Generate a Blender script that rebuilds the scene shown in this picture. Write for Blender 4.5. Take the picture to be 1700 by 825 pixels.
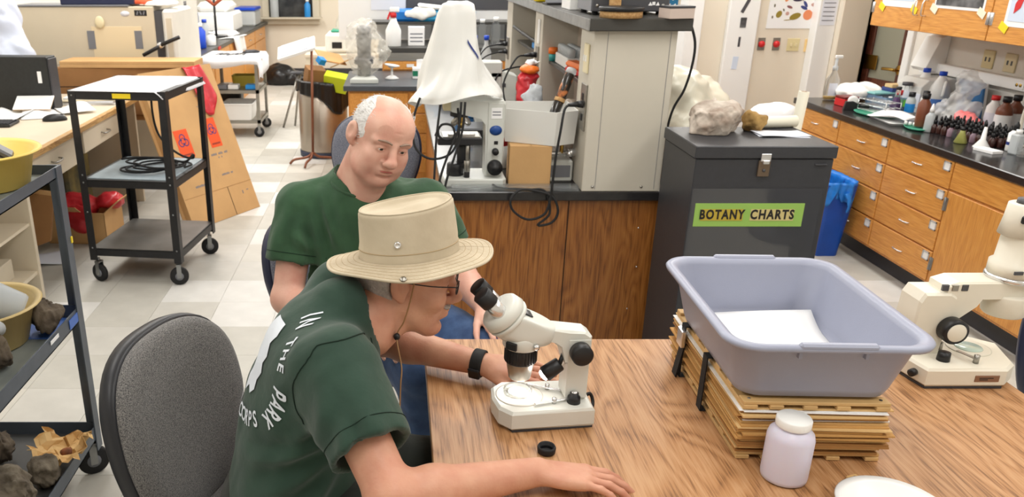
import bpy, math, random
import numpy as np
from mathutils import Vector, Matrix, Euler
from mathutils.bvhtree import BVHTree

S = bpy.context.scene
for o in list(bpy.data.objects): bpy.data.objects.remove(o)
COL = S.collection

# ---------------------------------------------------------------- camera
# focal 1370 px on a 1700 px wide frame, principal point at (655,460): the photo is an off-centre crop
cam = bpy.data.cameras.new('camera'); camo = bpy.data.objects.new('camera', cam); COL.objects.link(camo)
cam.sensor_width = 36.0; cam.lens = 36.0 * 1370 / 1700
cam.shift_x = (850 - 655) / 1700; cam.shift_y = (460 - 412.5) / 1700
camo.location = (0, 0, 1.653); camo.rotation_euler = (math.pi / 2 - math.atan(530 / 1370), 0, 0)
cam.clip_start = 0.05; cam.clip_end = 60
cam.dof.use_dof = True; cam.dof.focus_distance = 1.75; cam.dof.aperture_fstop = 9.0
S.camera = camo
# ---------------------------------------------------------------- world, view, ceiling lamps
W = bpy.data.worlds.new('world'); S.world = W; W.use_nodes = True
W.node_tree.nodes['Background'].inputs[0].default_value = (1.0, 0.97, 0.93, 1)
W.node_tree.nodes['Background'].inputs[1].default_value = 0.42
S.view_settings.view_transform = 'Standard'; S.view_settings.look = 'None'
S.view_settings.gamma = 1.0; S.view_settings.use_curve_mapping = False
S.view_settings.exposure = 0.12
CEIL = 2.75
LAMPS = [(x, y) for y in (0.4, 2.2, 4.0, 5.8, 7.9, 10.2) for x in (-1.75, 0.45, 2.3)]
for i, (x, y) in enumerate(LAMPS):
    l = bpy.data.lights.new('ceiling_lamp_light', 'AREA'); l.shape = 'RECTANGLE'; l.size = 0.55; l.size_y = 1.15
    l.energy = 17.5 if y < 5 else (25 if y < 7 else 40); l.color = (1.0, 0.985, 0.955)
    lo = bpy.data.objects.new('ceiling_lamp_light', l); COL.objects.link(lo); lo.location = (x, y, CEIL - 0.06)

# ---------------------------------------------------------------- materials
def lin(c):
    c = c / 255.0
    return c / 12.92 if c <= 0.04045 else ((c + 0.055) / 1.055) ** 2.4
def rgb(*c): return (lin(c[0]), lin(c[1]), lin(c[2]), 1.0)
MATS = {}
def mat(name, c, rough=0.5, metal=0.0, var=0.0, vs=8.0, c2=None, bump=0.0, bs=60.0, alpha=1.0, trans=0.0, coat=0.0,
        emit=0.0, sss=0.0, ior=1.45, stretch=None, vdet=4.0, vlo=0.35, vhi=0.65, sheen=0.0, bdist=0.004):
    """one principled material; colour varies between c and c2 with object-space noise"""
    if name in MATS: return MATS[name]
    m = bpy.data.materials.new(name); m.use_nodes = True; MATS[name] = m
    nt = m.node_tree; b = nt.nodes['Principled BSDF']; N = nt.nodes.new; L = nt.links.new
    col = rgb(*c); b.inputs['Base Color'].default_value = col
    b.inputs['Roughness'].default_value = rough; b.inputs['Metallic'].default_value = metal
    b.inputs['IOR'].default_value = ior; b.inputs['Alpha'].default_value = alpha
    b.inputs['Transmission Weight'].default_value = trans; b.inputs['Coat Weight'].default_value = coat
    if sheen: b.inputs['Sheen Weight'].default_value = sheen
    if sss:
        b.inputs['Subsurface Weight'].default_value = sss; b.inputs['Subsurface Radius'].default_value = (0.012, 0.005, 0.003)
        b.inputs['Subsurface Scale'].default_value = 1.0
    if emit:
        b.inputs['Emission Color'].default_value = col; b.inputs['Emission Strength'].default_value = emit
    tc = N('ShaderNodeTexCoord'); src = tc.outputs['Object']
    if stretch:
        mp = N('ShaderNodeMapping'); mp.inputs['Scale'].default_value = stretch; L(src, mp.inputs[0]); src = mp.outputs[0]
    if var or c2:
        n = N('ShaderNodeTexNoise'); n.inputs['Scale'].default_value = vs; n.inputs['Detail'].default_value = vdet
        L(src, n.inputs['Vector'])
        r = N('ShaderNodeValToRGB'); L(n.outputs['Fac'], r.inputs[0])
        r.color_ramp.elements[0].position = vlo; r.color_ramp.elements[1].position = vhi
        if c2: a, d = col, rgb(*c2)
        else:
            a = tuple(v * (1 - var) for v in col[:3]) + (1,); d = tuple(min(1, v * (1 + var)) for v in col[:3]) + (1,)
        r.color_ramp.elements[0].color = a; r.color_ramp.elements[1].color = d
        L(r.outputs[0], b.inputs['Base Color'])
        if emit: L(r.outputs[0], b.inputs['Emission Color'])
    if bump:
        n2 = N('ShaderNodeTexNoise'); n2.inputs['Scale'].default_value = bs; n2.inputs['Detail'].default_value = 3
        L(src, n2.inputs['Vector'])
        bp = N('ShaderNodeBump'); bp.inputs['Strength'].default_value = bump; bp.inputs['Distance'].default_value = bdist
        L(n2.outputs['Fac'], bp.inputs['Height']); L(bp.outputs[0], b.inputs['Normal'])
    return m
def wood(name, dark, mid, light, along='y', scale=1.0, rough=0.35, contrast=1.0, ring=9.0, coat=0.15):
    """grain: long stretched noise + cathedral bands, along one object axis"""
    if name in MATS: return MATS[name]
    m = bpy.data.materials.new(name); m.use_nodes = True; MATS[name] = m
    nt = m.node_tree; b = nt.nodes['Principled BSDF']; N = nt.nodes.new; L = nt.links.new
    b.inputs['Roughness'].default_value = rough; b.inputs['Coat Weight'].default_value = coat; b.inputs['Coat Roughness'].default_value = 0.25
    tc = N('ShaderNodeTexCoord'); mp = N('ShaderNodeMapping')
    sc = {'x': (0.16, 1, 1), 'y': (1, 0.16, 1), 'z': (1, 1, 0.16)}[along]
    mp.inputs['Scale'].default_value = tuple(s * scale for s in sc); L(tc.outputs['Object'], mp.inputs[0])
    w = N('ShaderNodeTexNoise'); w.inputs['Scale'].default_value = ring; w.inputs['Detail'].default_value = 2; w.inputs['Distortion'].default_value = 0.6
    L(mp.outputs[0], w.inputs['Vector'])
    mu = N('ShaderNodeMath'); mu.operation = 'MULTIPLY'; mu.inputs[1].default_value = 30; L(w.outputs['Fac'], mu.inputs[0])
    pp = N('ShaderNodeMath'); pp.operation = 'PINGPONG'; pp.inputs[1].default_value = 1.0; L(mu.outputs[0], pp.inputs[0])
    mp2 = N('ShaderNodeMapping'); sc2 = {'x': (0.035, 1, 1), 'y': (1, 0.035, 1), 'z': (1, 1, 0.035)}[along]
    mp2.inputs['Scale'].default_value = tuple(s * scale for s in sc2); L(tc.outputs['Object'], mp2.inputs[0])
    f = N('ShaderNodeTexNoise'); f.inputs['Scale'].default_value = 230; f.inputs['Detail'].default_value = 3; L(mp2.outputs[0], f.inputs['Vector'])
    mx = N('ShaderNodeMath'); mx.operation = 'MULTIPLY_ADD'; mx.inputs[1].default_value = 0.24 * contrast; L(pp.outputs[0], mx.inputs[0]); 
    ad = N('ShaderNodeMath'); ad.operation = 'MULTIPLY'; ad.inputs[1].default_value = 0.8; L(f.outputs['Fac'], ad.inputs[0]); L(ad.outputs[0], mx.inputs[2])
    r = N('ShaderNodeValToRGB'); L(mx.outputs[0], r.inputs[0]); e = r.color_ramp.elements
    e[0].position = 0.30; e[0].color = rgb(*dark); e[1].position = 0.72; e[1].color = rgb(*light)
    k = e.new(0.5); k.color = rgb(*mid)
    L(r.outputs[0], b.inputs['Base Color'])
    return m

# ---------------------------------------------------------------- mesh builder
I4 = Matrix.Identity(4)
def T(x, y, z): return Matrix.Translation((x, y, z))
def R(deg, ax): return Matrix.Rotation(math.radians(deg), 4, ax)
def along(p0, p1):
    d = Vector(p1) - Vector(p0); q = Vector((0, 0, 1)).rotation_difference(d.normalized())
    return Matrix.Translation(p0) @ q.to_matrix().to_4x4(), d.length
def spline(pts, n=8, closed=False):
    P = [Vector(p) for p in pts]; out = []; m = len(P)
    for i in range(m if closed else m - 1):
        g = (lambda k: P[k % m]) if closed else (lambda k: P[max(0, min(m - 1, k))])
        a, b, c, d = g(i - 1), g(i), g(i + 1), g(i + 2)
        for j in range(n):
            t = j / n
            out.append(0.5 * ((2 * b) + (c - a) * t + (2 * a - 5 * b + 4 * c - d) * t * t + (3 * b - a - 3 * c + d) * t ** 3))
    if not closed: out.append(P[-1])
    return out
class MB:
    def __init__(s, M=None): s.v = []; s.f = []; s.s = []; s.M = M or I4; s.mi = []; s.cm = 0
    def add(s, vs, fs, smooth=False):
        o = len(s.v); s.v += [tuple(s.M @ Vector(v)) for v in vs]
        for f in fs: s.f.append(tuple(i + o for i in f)); s.s.append(smooth); s.mi.append(s.cm)
        return s
    def box(s, x0, x1, y0, y1, z0, z1, c=0.0):
        if c <= 0:
            return s.add([(x, y, z) for z in (z0, z1) for y in (y0, y1) for x in (x0, x1)],
                         [(0, 2, 3, 1), (4, 5, 7, 6), (0, 1, 5, 4), (2, 6, 7, 3), (0, 4, 6, 2), (1, 3, 7, 5)])
        c = min(c, (x1 - x0) * .49, (y1 - y0) * .49, (z1 - z0) * .49)
        X = (x0, x1); Y = (y0, y1); Z = (z0, z1); vs = []; ix = {}
        for i in (0, 1):
            for j in (0, 1):
                for k in (0, 1):
                    sx, sy, sz = (c, -c)[i], (c, -c)[j], (c, -c)[k]
                    for a, p in enumerate(((X[i], Y[j] + sy, Z[k] + sz), (X[i] + sx, Y[j], Z[k] + sz), (X[i] + sx, Y[j] + sy, Z[k]))):
                        ix[i, j, k, a] = len(vs); vs.append(p)
        fs = []
        for i in (0, 1):
            q = [ix[i, j, k, 0] for j, k in ((0, 0), (1, 0), (1, 1), (0, 1))]; fs.append(q if i else q[::-1])
            q = [ix[j, i, k, 1] for j, k in ((0, 0), (0, 1), (1, 1), (1, 0))]; fs.append(q if i else q[::-1])
            q = [ix[j, k, i, 2] for j, k in ((0, 0), (1, 0), (1, 1), (0, 1))]; fs.append(q if i else q[::-1])
        for j in (0, 1):
            for k in (0, 1):
                q = [ix[0, j, k, 1], ix[1, j, k, 1], ix[1, j, k, 2], ix[0, j, k, 2]]; fs.append(q if (j + k) % 2 else q[::-1])
                q = [ix[j, 0, k, 0], ix[j, 1, k, 0], ix[j, 1, k, 2], ix[j, 0, k, 2]]; fs.append(q[::-1] if (j + k) % 2 else q)
                q = [ix[j, k, 0, 0], ix[j, k, 1, 0], ix[j, k, 1, 1], ix[j, k, 0, 1]]; fs.append(q if (j + k) % 2 else q[::-1])
                for i in (0, 1):
                    q = [ix[i, j, k, 0], ix[i, j, k, 1], ix[i, j, k, 2]]; fs.append(q if (i + j + k) % 2 else q[::-1])
        return s.add(vs, fs)
    def bx(s, cx, cy, cz, w, d, h, c=0.0): return s.box(cx - w / 2, cx + w / 2, cy - d / 2, cy + d / 2, cz - h / 2, cz + h / 2, c)
    def lathe(s, prof, n=24, M=None, smooth=True, sx=1.0, sy=1.0, close=True):
        M = M or I4; vs = []; fs = []; m = len(prof)
        for r, z in prof:
            for k in range(n):
                a = 2 * math.pi * k / n; vs.append(tuple(M @ Vector((r * math.cos(a) * sx, r * math.sin(a) * sy, z))))
        for i in range(m - 1):
            for k in range(n):
                k2 = (k + 1) % n; fs.append((i * n + k, i * n + k2, (i + 1) * n + k2, (i + 1) * n + k))
        if close:
            if prof[0][0] > 1e-5: fs.append(tuple(range(n))[::-1])
            if prof[-1][0] > 1e-5: fs.append(tuple((m - 1) * n + k for k in range(n)))
        return s.add(vs, fs, smooth)
    def cyl(s, p0, p1, r0, r1=None, n=16, c=0.0, smooth=True):
        M, L = along(p0, p1); r1 = r0 if r1 is None else r1
        e = 1e-4
        if c: prof = [(r0 - c, 0), (r0, c), (r1, L - c), (r1 - c, L)]
        else: prof = [(r0 - e, 0), (r0, e), (r1, L - e), (r1 - e, L)]
        return s.lathe(prof, n, M, smooth)
    def tube(s, pts, r, n=8, closed=False, flat=1.0):
        P = [Vector(p) for p in pts]; m = len(P); vs = []; fs = []
        up = Vector((0, 0, 1)); N = None
        for i, p in enumerate(P):
            a = P[(i - 1) % m] if (closed or i) else P[0]; b = P[(i + 1) % m] if (closed or i < m - 1) else P[-1]
            t = (b - a).normalized() if (b - a).length > 1e-9 else Vector((1, 0, 0))
            if N is None: N = t.cross(up) if abs(t.z) < .95 else t.cross(Vector((0, 1, 0)))
            N = (N - t * N.dot(t)); N = N.normalized() if N.length > 1e-6 else t.orthogonal().normalized()
            B = t.cross(N); rr = r[i] if isinstance(r, (list, tuple)) else r
            for k in range(n):
                an = 2 * math.pi * k / n; vs.append(tuple(p + N * (math.cos(an) * rr) + B * (math.sin(an) * rr * flat)))
        for i in range(m if closed else m - 1):
            i2 = (i + 1) % m
            for k in range(n):
                k2 = (k + 1) % n; fs.append((i * n + k, i2 * n + k, i2 * n + k2, i * n + k2))
        if not closed: fs += [tuple(range(n)), tuple((m - 1) * n + k for k in range(n))[::-1]]
        return s.add(vs, fs, True)
    def prism(s, poly, z0, z1, M=None, smooth=False, inset=0.0):
        M = M or I4; n = len(poly); vs = [tuple(M @ Vector((x, y, z0))) for x, y in poly]
        if inset:
            cx = sum(p[0] for p in poly) / n; cy = sum(p[1] for p in poly) / n
            def ins(p):
                d = math.hypot(p[0] - cx, p[1] - cy) or 1; k = (d - inset) / d
                return cx + (p[0] - cx) * k, cy + (p[1] - cy) * k
            h = min(inset, (z1 - z0) * .45)
            rings = [[(p, z0 + h) for p in poly], [(p, z1 - h) for p in poly], [(ins(p), z1) for p in poly]]
            vs = [tuple(M @ Vector((*ins(p), z0))) for p in poly]
        else: rings = [[(p, z1) for p in poly]]
        for rg in rings: vs += [tuple(M @ Vector((p[0], p[1], z))) for p, z in rg]
        fs = [tuple(range(n))[::-1], tuple(len(rings) * n + k for k in range(n))]
        for i in range(len(rings)):
            for k in range(n):
                k2 = (k + 1) % n; fs.append((i * n + k, i * n + k2, (i + 1) * n + k2, (i + 1) * n + k))
        return s.add(vs, fs, smooth)
    def ball(s, c, r, n=16, M=None):
        if not isinstance(r, (tuple, list)): r = (r, r, r)
        m = max(6, n // 2); prof = [(math.sin(math.pi * i / m), -math.cos(math.pi * i / m)) for i in range(m + 1)]
        MM = (M or I4) @ T(*c) @ Matrix.Diagonal((*r, 1)); prof[0] = (1e-6, -1); prof[-1] = (1e-6, 1)
        return s.lathe(prof, n, MM, True, close=False)
    def grid(s, fn, nu, nv, smooth=True):
        vs = [fn(i / nu, j / nv) for j in range(nv + 1) for i in range(nu + 1)]
        w = nu + 1; return s.add(vs, [(j * w + i, j * w + i + 1, (j + 1) * w + i + 1, (j + 1) * w + i) for j in range(nv) for i in range(nu)], smooth)
    def build(s, name, m, parent=None, label=None, solid=0.0, subd=0, kind=None):
        me = bpy.data.meshes.new(name); me.from_pydata(s.v, [], s.f)
        me.polygons.foreach_set('use_smooth', s.s)
        for k in (m if isinstance(m, (list, tuple)) else [m]): me.materials.append(MATS[k] if isinstance(k, str) else k)
        if any(s.mi): me.polygons.foreach_set('material_index', s.mi)
        me.update(); o = bpy.data.objects.new(name, me); COL.objects.link(o)
        if parent: o.parent = parent
        if label: o['label'] = label
        if kind: o['kind'] = kind
        if solid: md = o.modifiers.new('s', 'SOLIDIFY'); md.thickness = solid; md.offset = 0
        if subd: md = o.modifiers.new('d', 'SUBSURF'); md.levels = subd; md.render_levels = subd
        return o
def tag(o, label=None, cat=None, group=None, kind=None):
    if label: o['label'] = label
    if cat: o['category'] = cat
    if group: o['group'] = group
    if kind: o['kind'] = kind
    return o
def thing(name, label, cat, loc=(0, 0, 0), rz=0.0, group=None):
    o = bpy.data.objects.new(name, None); COL.objects.link(o); o.empty_display_size = 0.05
    o.location = loc; o.rotation_euler = (0, 0, math.radians(rz)); return tag(o, label, cat, group)
def struct(o): o['kind'] = 'structure'; return o
def copy_tree(o, parent=None):
    c = o.copy(); COL.objects.link(c); c.parent = parent
    for ch in [q for q in list(bpy.data.objects) if q.parent == o and q != c]: copy_tree(ch, c)
    return c
def text(name, s, size, m, M, parent, extrude=0.0004, font_align='CENTER', spacing=1.0, shear=0.0, sx=1.0, offset=0.0):
    cu = bpy.data.curves.new(name, 'FONT'); cu.body = s; cu.size = size; cu.align_x = font_align; cu.align_y = 'CENTER'
    cu.extrude = extrude; cu.space_character = spacing; cu.shear = shear; cu.resolution_u = 3; cu.offset = offset
    t = bpy.data.objects.new(name, cu); COL.objects.link(t); bpy.context.view_layer.update()
    dg = bpy.context.evaluated_depsgraph_get(); me = bpy.data.meshes.new_from_object(t.evaluated_get(dg))
    bpy.data.objects.remove(t); me.transform(M @ Matrix.Diagonal((sx, 1, 1, 1))); me.name = name; me.materials.clear(); me.materials.append(MATS[m] if isinstance(m, str) else m)
    o = bpy.data.objects.new(name, me); COL.objects.link(o); o.parent = parent; return o

# ---------------------------------------------------------------- signed-distance mesher (smooth unions, surface nets)
class SDF:
    def __init__(s, lo, hi, h):
        s.lo = np.array(lo, np.float32); s.h = h; s.n = np.ceil((np.array(hi) - np.array(lo)) / h).astype(int) + 1
        s.d = np.full(s.n, 1.0, np.float32)
    def _win(s, lo, hi):
        a = np.maximum(np.floor((np.array(lo) - s.lo) / s.h).astype(int), 0); b = np.minimum(np.ceil((np.array(hi) - s.lo) / s.h).astype(int) + 1, s.n)
        if (b <= a).any(): return None
        ax = [s.lo[i] + s.h * np.arange(a[i], b[i], dtype=np.float32) for i in range(3)]
        return tuple(slice(a[i], b[i]) for i in range(3)), np.meshgrid(*ax, indexing='ij', sparse=True)
    def _put(s, sl, d, k, op='u'):
        a = s.d[sl]
        if op == 'u':
            if k > 0: h = np.maximum(k - np.abs(a - d), 0) / k; s.d[sl] = np.minimum(a, d) - h * h * k * .25
            else: s.d[sl] = np.minimum(a, d)
        else:
            d = -d
            if k > 0: h = np.maximum(k - np.abs(a - d), 0) / k; s.d[sl] = np.maximum(a, d) + h * h * k * .25
            else: s.d[sl] = np.maximum(a, d)
    def cone(s, p0, p1, r0, r1=None, k=0.02, op='u'):
        r1 = r0 if r1 is None else r1; p0 = np.array(p0, np.float32); p1 = np.array(p1, np.float32); m = max(r0, r1) + k + 3 * s.h
        w = s._win(np.minimum(p0, p1) - m, np.maximum(p0, p1) + m)
        if w is None: return s
        sl, (X, Y, Z) = w; ab = p1 - p0; L = max(float(ab @ ab), 1e-12)
        t = np.clip(((X - p0[0]) * ab[0] + (Y - p0[1]) * ab[1] + (Z - p0[2]) * ab[2]) / L, 0, 1)
        d = np.sqrt((X - p0[0] - t * ab[0]) ** 2 + (Y - p0[1] - t * ab[1]) ** 2 + (Z - p0[2] - t * ab[2]) ** 2) - (r0 + (r1 - r0) * t)
        s._put(sl, d, k, op); return s
    def chain(s, pts, rs, k=0.02):
        for i in range(len(pts) - 1): s.cone(pts[i], pts[i + 1], rs[i], rs[i + 1], k if i == 0 else min(k, rs[i] * .8))
        return s
    def ell(s, c, r, rot=None, k=0.02, op='u'):
        Rm = np.array(rot.to_3x3() if rot is not None else Matrix.Identity(3), np.float32); r = np.array(r, np.float32); c = np.array(c, np.float32)
        e = np.sqrt(((Rm * r) ** 2).sum(1)) + k + 3 * s.h; w = s._win(c - e, c + e)
        if w is None: return s
        sl, (X, Y, Z) = w; q = [(X - c[0]) * Rm[0, i] + (Y - c[1]) * Rm[1, i] + (Z - c[2]) * Rm[2, i] for i in range(3)]
        k0 = np.sqrt(sum((q[i] / r[i]) ** 2 for i in range(3))); k1 = np.sqrt(sum((q[i] / r[i] ** 2) ** 2 for i in range(3))) + 1e-6
        s._put(sl, k0 * (k0 - 1) / k1, k, op); return s
    def plane(s, p, n, k=0.0):
        """keep the side n points away from: cut everything in front of the plane"""
        n = np.array(Vector(n).normalized(), np.float32); ax = [s.lo[i] + s.h * np.arange(s.n[i], dtype=np.float32) for i in range(3)]
        X, Y, Z = np.meshgrid(*ax, indexing='ij', sparse=True)
        d = (X - p[0]) * n[0] + (Y - p[1]) * n[1] + (Z - p[2]) * n[2]
        s._put((slice(None),) * 3, -d, k, 's'); return s
    def noise(s, amp, freq, seed=0, octv=3, an=(1, 1, 1)):
        rg = np.random.RandomState(seed); ax = [s.lo[i] + s.h * np.arange(s.n[i], dtype=np.float32) for i in range(3)]
        ax = [a_ * k_ for a_, k_ in zip(ax, an)]; X, Y, Z = np.meshgrid(*ax, indexing='ij', sparse=True); out = 0; a = amp; fq = freq
        for o in range(octv):
            for j in range(3):
                v = rg.randn(3); v /= np.linalg.norm(v); out = out + a / 3 * np.sin((X * v[0] + Y * v[1] + Z * v[2]) * fq * (0.7 + 0.6 * rg.rand()) + rg.rand() * 6.28 + 1.7 * np.sin((X * v[1] - Y * v[2] + Z * v[0]) * fq * .6 + rg.rand() * 6))
            a *= .5; fq *= 2.1
        s.d = s.d + out; return s
    def mesh(s, smooth=1):
        d = s.d; ins = d < 0; c = np.zeros(np.array(ins.shape) - 1, np.uint8)
        for i in (0, 1):
            for j in (0, 1):
                for k in (0, 1): c += ins[i:ins.shape[0] - 1 + i, j:ins.shape[1] - 1 + j, k:ins.shape[2] - 1 + k]
        act = (c > 0) & (c < 8); idx = np.argwhere(act); vid = np.full(act.shape, -1, np.int64); vid[act] = np.arange(len(idx))
        acc = np.zeros((len(idx), 3)); cnt = np.zeros(len(idx)); cor = [(i, j, k) for i in (0, 1) for j in (0, 1) for k in (0, 1)]
        dv = [d[idx[:, 0] + i, idx[:, 1] + j, idx[:, 2] + k].astype(float) for i, j, k in cor]
        for a in range(8):
            for b in range(a + 1, 8):
                if sum(x != y for x, y in zip(cor[a], cor[b])) != 1: continue
                m = (dv[a] < 0) != (dv[b] < 0); t = np.where(m, dv[a] / np.where(m, dv[a] - dv[b], 1), 0)
                acc += m[:, None] * (np.array(cor[a]) + t[:, None] * (np.array(cor[b]) - np.array(cor[a]))); cnt += m
        V = (idx + acc / cnt[:, None]) * s.h + s.lo; F = []
        for ax in range(3):
            u, v = [(1, 2), (2, 0), (0, 1)][ax]; sh = [slice(None)] * 3; A = ins[tuple(slice(0, -1) if i == ax else slice(1, -1) for i in range(3))]
            B = ins[tuple(slice(1, None) if i == ax else slice(1, -1) for i in range(3))]
            for flip, M in ((False, A & ~B), (True, ~A & B)):
                p = np.argwhere(M)
                if not len(p): continue
                p[:, u] += 1; p[:, v] += 1
                q = []
                for du, dw in ((-1, -1), (0, -1), (0, 0), (-1, 0)):
                    o = p.copy(); o[:, u] += du; o[:, v] += dw; q.append(vid[o[:, 0], o[:, 1], o[:, 2]])
                q = np.stack(q if not flip else q[::-1], 1); F.append(q[(q >= 0).all(1)])
        F = np.concatenate(F)
        for it in range(smooth):
            ac = np.zeros_like(V); n = np.zeros(len(V))
            for a in range(4):
                b = (a + 1) % 4
                np.add.at(ac, F[:, a], V[F[:, b]]); np.add.at(ac, F[:, b], V[F[:, a]]); np.add.at(n, F[:, a], 1); np.add.at(n, F[:, b], 1)
            V = V * .5 + .5 * ac / np.maximum(n, 1)[:, None]
        return V, F
    def build(s, name, m, parent=None, label=None, smooth=1, origin=(0, 0, 0)):
        V, F = s.mesh(smooth); V = V - np.array(origin); me = bpy.data.meshes.new(name)
        me.vertices.add(len(V)); me.vertices.foreach_set('co', V.astype(np.float32).ravel()); me.loops.add(F.size); me.loops.foreach_set('vertex_index', F.astype(np.int32).ravel())
        me.polygons.add(len(F)); me.polygons.foreach_set('loop_start', np.arange(0, F.size, 4, dtype=np.int32)); me.polygons.foreach_set('use_smooth', np.ones(len(F), bool))
        me.update(calc_edges=True); me.materials.append(MATS[m] if isinstance(m, str) else m)
        o = bpy.data.objects.new(name, me); COL.objects.link(o)
        if parent: o.parent = parent
        if label: o['label'] = label
        return o
rnd = random.Random(7)
# ================================================================= common materials
mat('wall_cream', (226, 216, 198), .8, var=.03, vs=1.5, bump=.15, bs=220)
mat('wall_white', (232, 228, 220), .75, var=.02, vs=2, bump=.1, bs=200)
mat('trim_white', (238, 238, 236), .45)
mat('ceiling_white', (235, 233, 228), .9)
mat('black_top', (38, 37, 38), .22, var=.15, vs=30, coat=.2)
mat('black_edge', (24, 22, 21), .3)
wood('cab_wood', (196, 128, 54), (218, 152, 72), (228, 168, 90), 'y', 1.2, .38, .55, 6)
wood('cab_wood_v', (194, 126, 54), (216, 150, 70), (226, 166, 88), 'z', 1.2, .38, .55, 6)
wood('island_wood', (112, 64, 22), (150, 92, 38), (168, 110, 52), 'z', 1.2, .4, .9, 5)
wood('table_oak', (124, 84, 50), (174, 126, 82), (190, 146, 104), 'y', 1.4, .46, 1.15, 5, .06)
wood('door_brown', (62, 30, 22), (96, 52, 38), (120, 70, 52), 'z', 1.0, .4, .8)
wood('light_oak', (160, 118, 66), (196, 152, 92), (216, 178, 118), 'y', 1.3, .45, .8)
mat('chrome', (222, 222, 222), .25, .85); mat('steel', (165, 162, 155), .38, 1.0, var=.08, vs=4, stretch=(1, 1, 8))
mat('galv', (150, 152, 152), .45, .9, var=.12, vs=20); mat('brass', (190, 155, 80), .3, 1.0)
mat('black_metal', (36, 36, 38), .45, .2, var=.1, vs=40); mat('black_plastic', (26, 26, 28), .42); mat('black_rubber', (30, 30, 31), .75, bump=.1)
mat('paper', (240, 240, 240), .7); mat('paper_cool', (226, 230, 240), .7); mat('paper_cream', (240, 230, 205), .75)
mat('white_plastic', (236, 236, 234), .35); mat('cream_plastic', (226, 214, 176), .4); mat('ivory_plate', (222, 208, 160), .45)
mat('milky', (225, 230, 232), .35, trans=.45, alpha=.92, ior=1.3); mat('clear', (235, 240, 242), .08, trans=.9, ior=1.2, alpha=.55)
mat('glass', (238, 245, 245), .03, trans=1.0, ior=1.35, alpha=.8)
mat('haze_bag', (240, 240, 238), .28, alpha=.42, bump=.5, bs=25); mat('white_bag', (238, 238, 234), .4, sss=.0, bump=.25, bs=18, var=.03)
mat('amber', (76, 34, 16), .2, coat=.4); mat('brown_plastic', (120, 68, 46), .38, var=.08); mat('brown_dark', (58, 26, 20), .25, coat=.4)
mat('blue', (24, 76, 170), .38, var=.08); mat('cap_blue', (22, 70, 190), .4); mat('bag_blue', (40, 130, 225), .3, var=.12, vs=25, bump=.6, bs=40, alpha=.93)
mat('red', (206, 40, 42), .4); mat('red_bag', (204, 48, 58), .28, var=.15, vs=12, bump=.7, bs=30, alpha=.93); mat('pink', (240, 128, 128), .4, var=.12)
mat('orange', (240, 120, 40), .4); mat('green_tray', (70, 160, 130), .4); mat('teal', (60, 160, 160), .4); mat('purple', (90, 60, 105), .2)
mat('yellow', (244, 216, 36), .4); mat('lime', (196, 214, 20), .45); mat('yellow_tub', (228, 198, 104), .4, var=.05)
mat('cardboard', (202, 160, 108), .8, var=.06, vs=5, bump=.12, bs=90); mat('cardboard_dark', (150, 108, 66), .85, var=.08, vs=6)
mat('cork', (196, 160, 110), .85, c2=(170, 128, 80), vs=120); mat('ink', (30, 28, 28), .6); mat('ink_blue', (30, 50, 120), .5); mat('ink_grey', (120, 122, 130), .6)
mat('beige_paint', (206, 196, 176), .5, var=.03); mat('machine_beige', (208, 196, 172), .45, var=.03, vs=3, bump=.08, bs=300)
mat('machine_white', (226, 224, 216), .35, var=.02); mat('grey_plastic', (120, 122, 128), .4); mat('grey_dark', (74, 74, 78), .4)
mat('charcoal', (58, 58, 62), .5, var=.05, vs=20)

# ================================================================= room shell
XL, XR, YB, YF = -2.85, 3.38, 12.75, -1.4
PW = 6.3                                                           # the wall with the poster and the alarm buttons
mat('grout', (120, 112, 98), .9)
floor = struct(MB().box(XL, XR, YF, YB, -0.08, -0.0042).build('floor', 'grout'))
floor['label'] = 'vinyl tile floor in cream and pale grey'
tiles = [mat('tile_%d' % i, c, .5, var=.06, vs=9, vdet=8, bump=.05, bs=150, vlo=.3, vhi=.7) for i, c in
         enumerate([(190, 187, 178), (197, 194, 186), (183, 179, 169), (213, 211, 206), (199, 195, 185)])]
TS = 0.3048; TX0, TY0 = -0.9 - 7 * TS, 4.222 - 19 * TS
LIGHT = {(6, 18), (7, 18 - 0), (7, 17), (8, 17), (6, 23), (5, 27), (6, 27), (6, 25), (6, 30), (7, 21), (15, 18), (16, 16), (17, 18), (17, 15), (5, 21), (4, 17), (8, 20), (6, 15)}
tmesh = []
for m in tiles:
    q = MB().box(.0006, TS - .0006, .0006, TS - .0006, -.004, 0, .0005); o = q.build('tile', m); tmesh.append(o.data); bpy.data.objects.remove(o)
rest = MB(); nt_ = 0
for j in range(0, 46):
    for i in range(-1, 22):
        x, y = TX0 + i * TS, TY0 + j * TS
        if x < XL - .01 or x > XR - .2 or y > YB - .2 or y < YF: continue
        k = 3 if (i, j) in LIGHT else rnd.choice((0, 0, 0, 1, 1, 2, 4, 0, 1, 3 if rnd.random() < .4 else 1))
        vis = (x > -1.95 and x < .2 and y > 1.7 and y < 12.5) or (x > 1.45 and x < 2.8 and y > 2.3 and y < 6.2)
        if vis and nt_ < 296:
            t = bpy.data.objects.new('tile', tmesh[k]); COL.objects.link(t); t.location = (x, y, 0); t.parent = floor; nt_ += 1
        else:
            rest.cm = k; rest.M = T(x, y, 0); rest.box(.0006, TS - .0006, .0006, TS - .0006, -.004, 0)
rest.build('tile_field', tiles, floor, kind='stuff')

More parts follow.
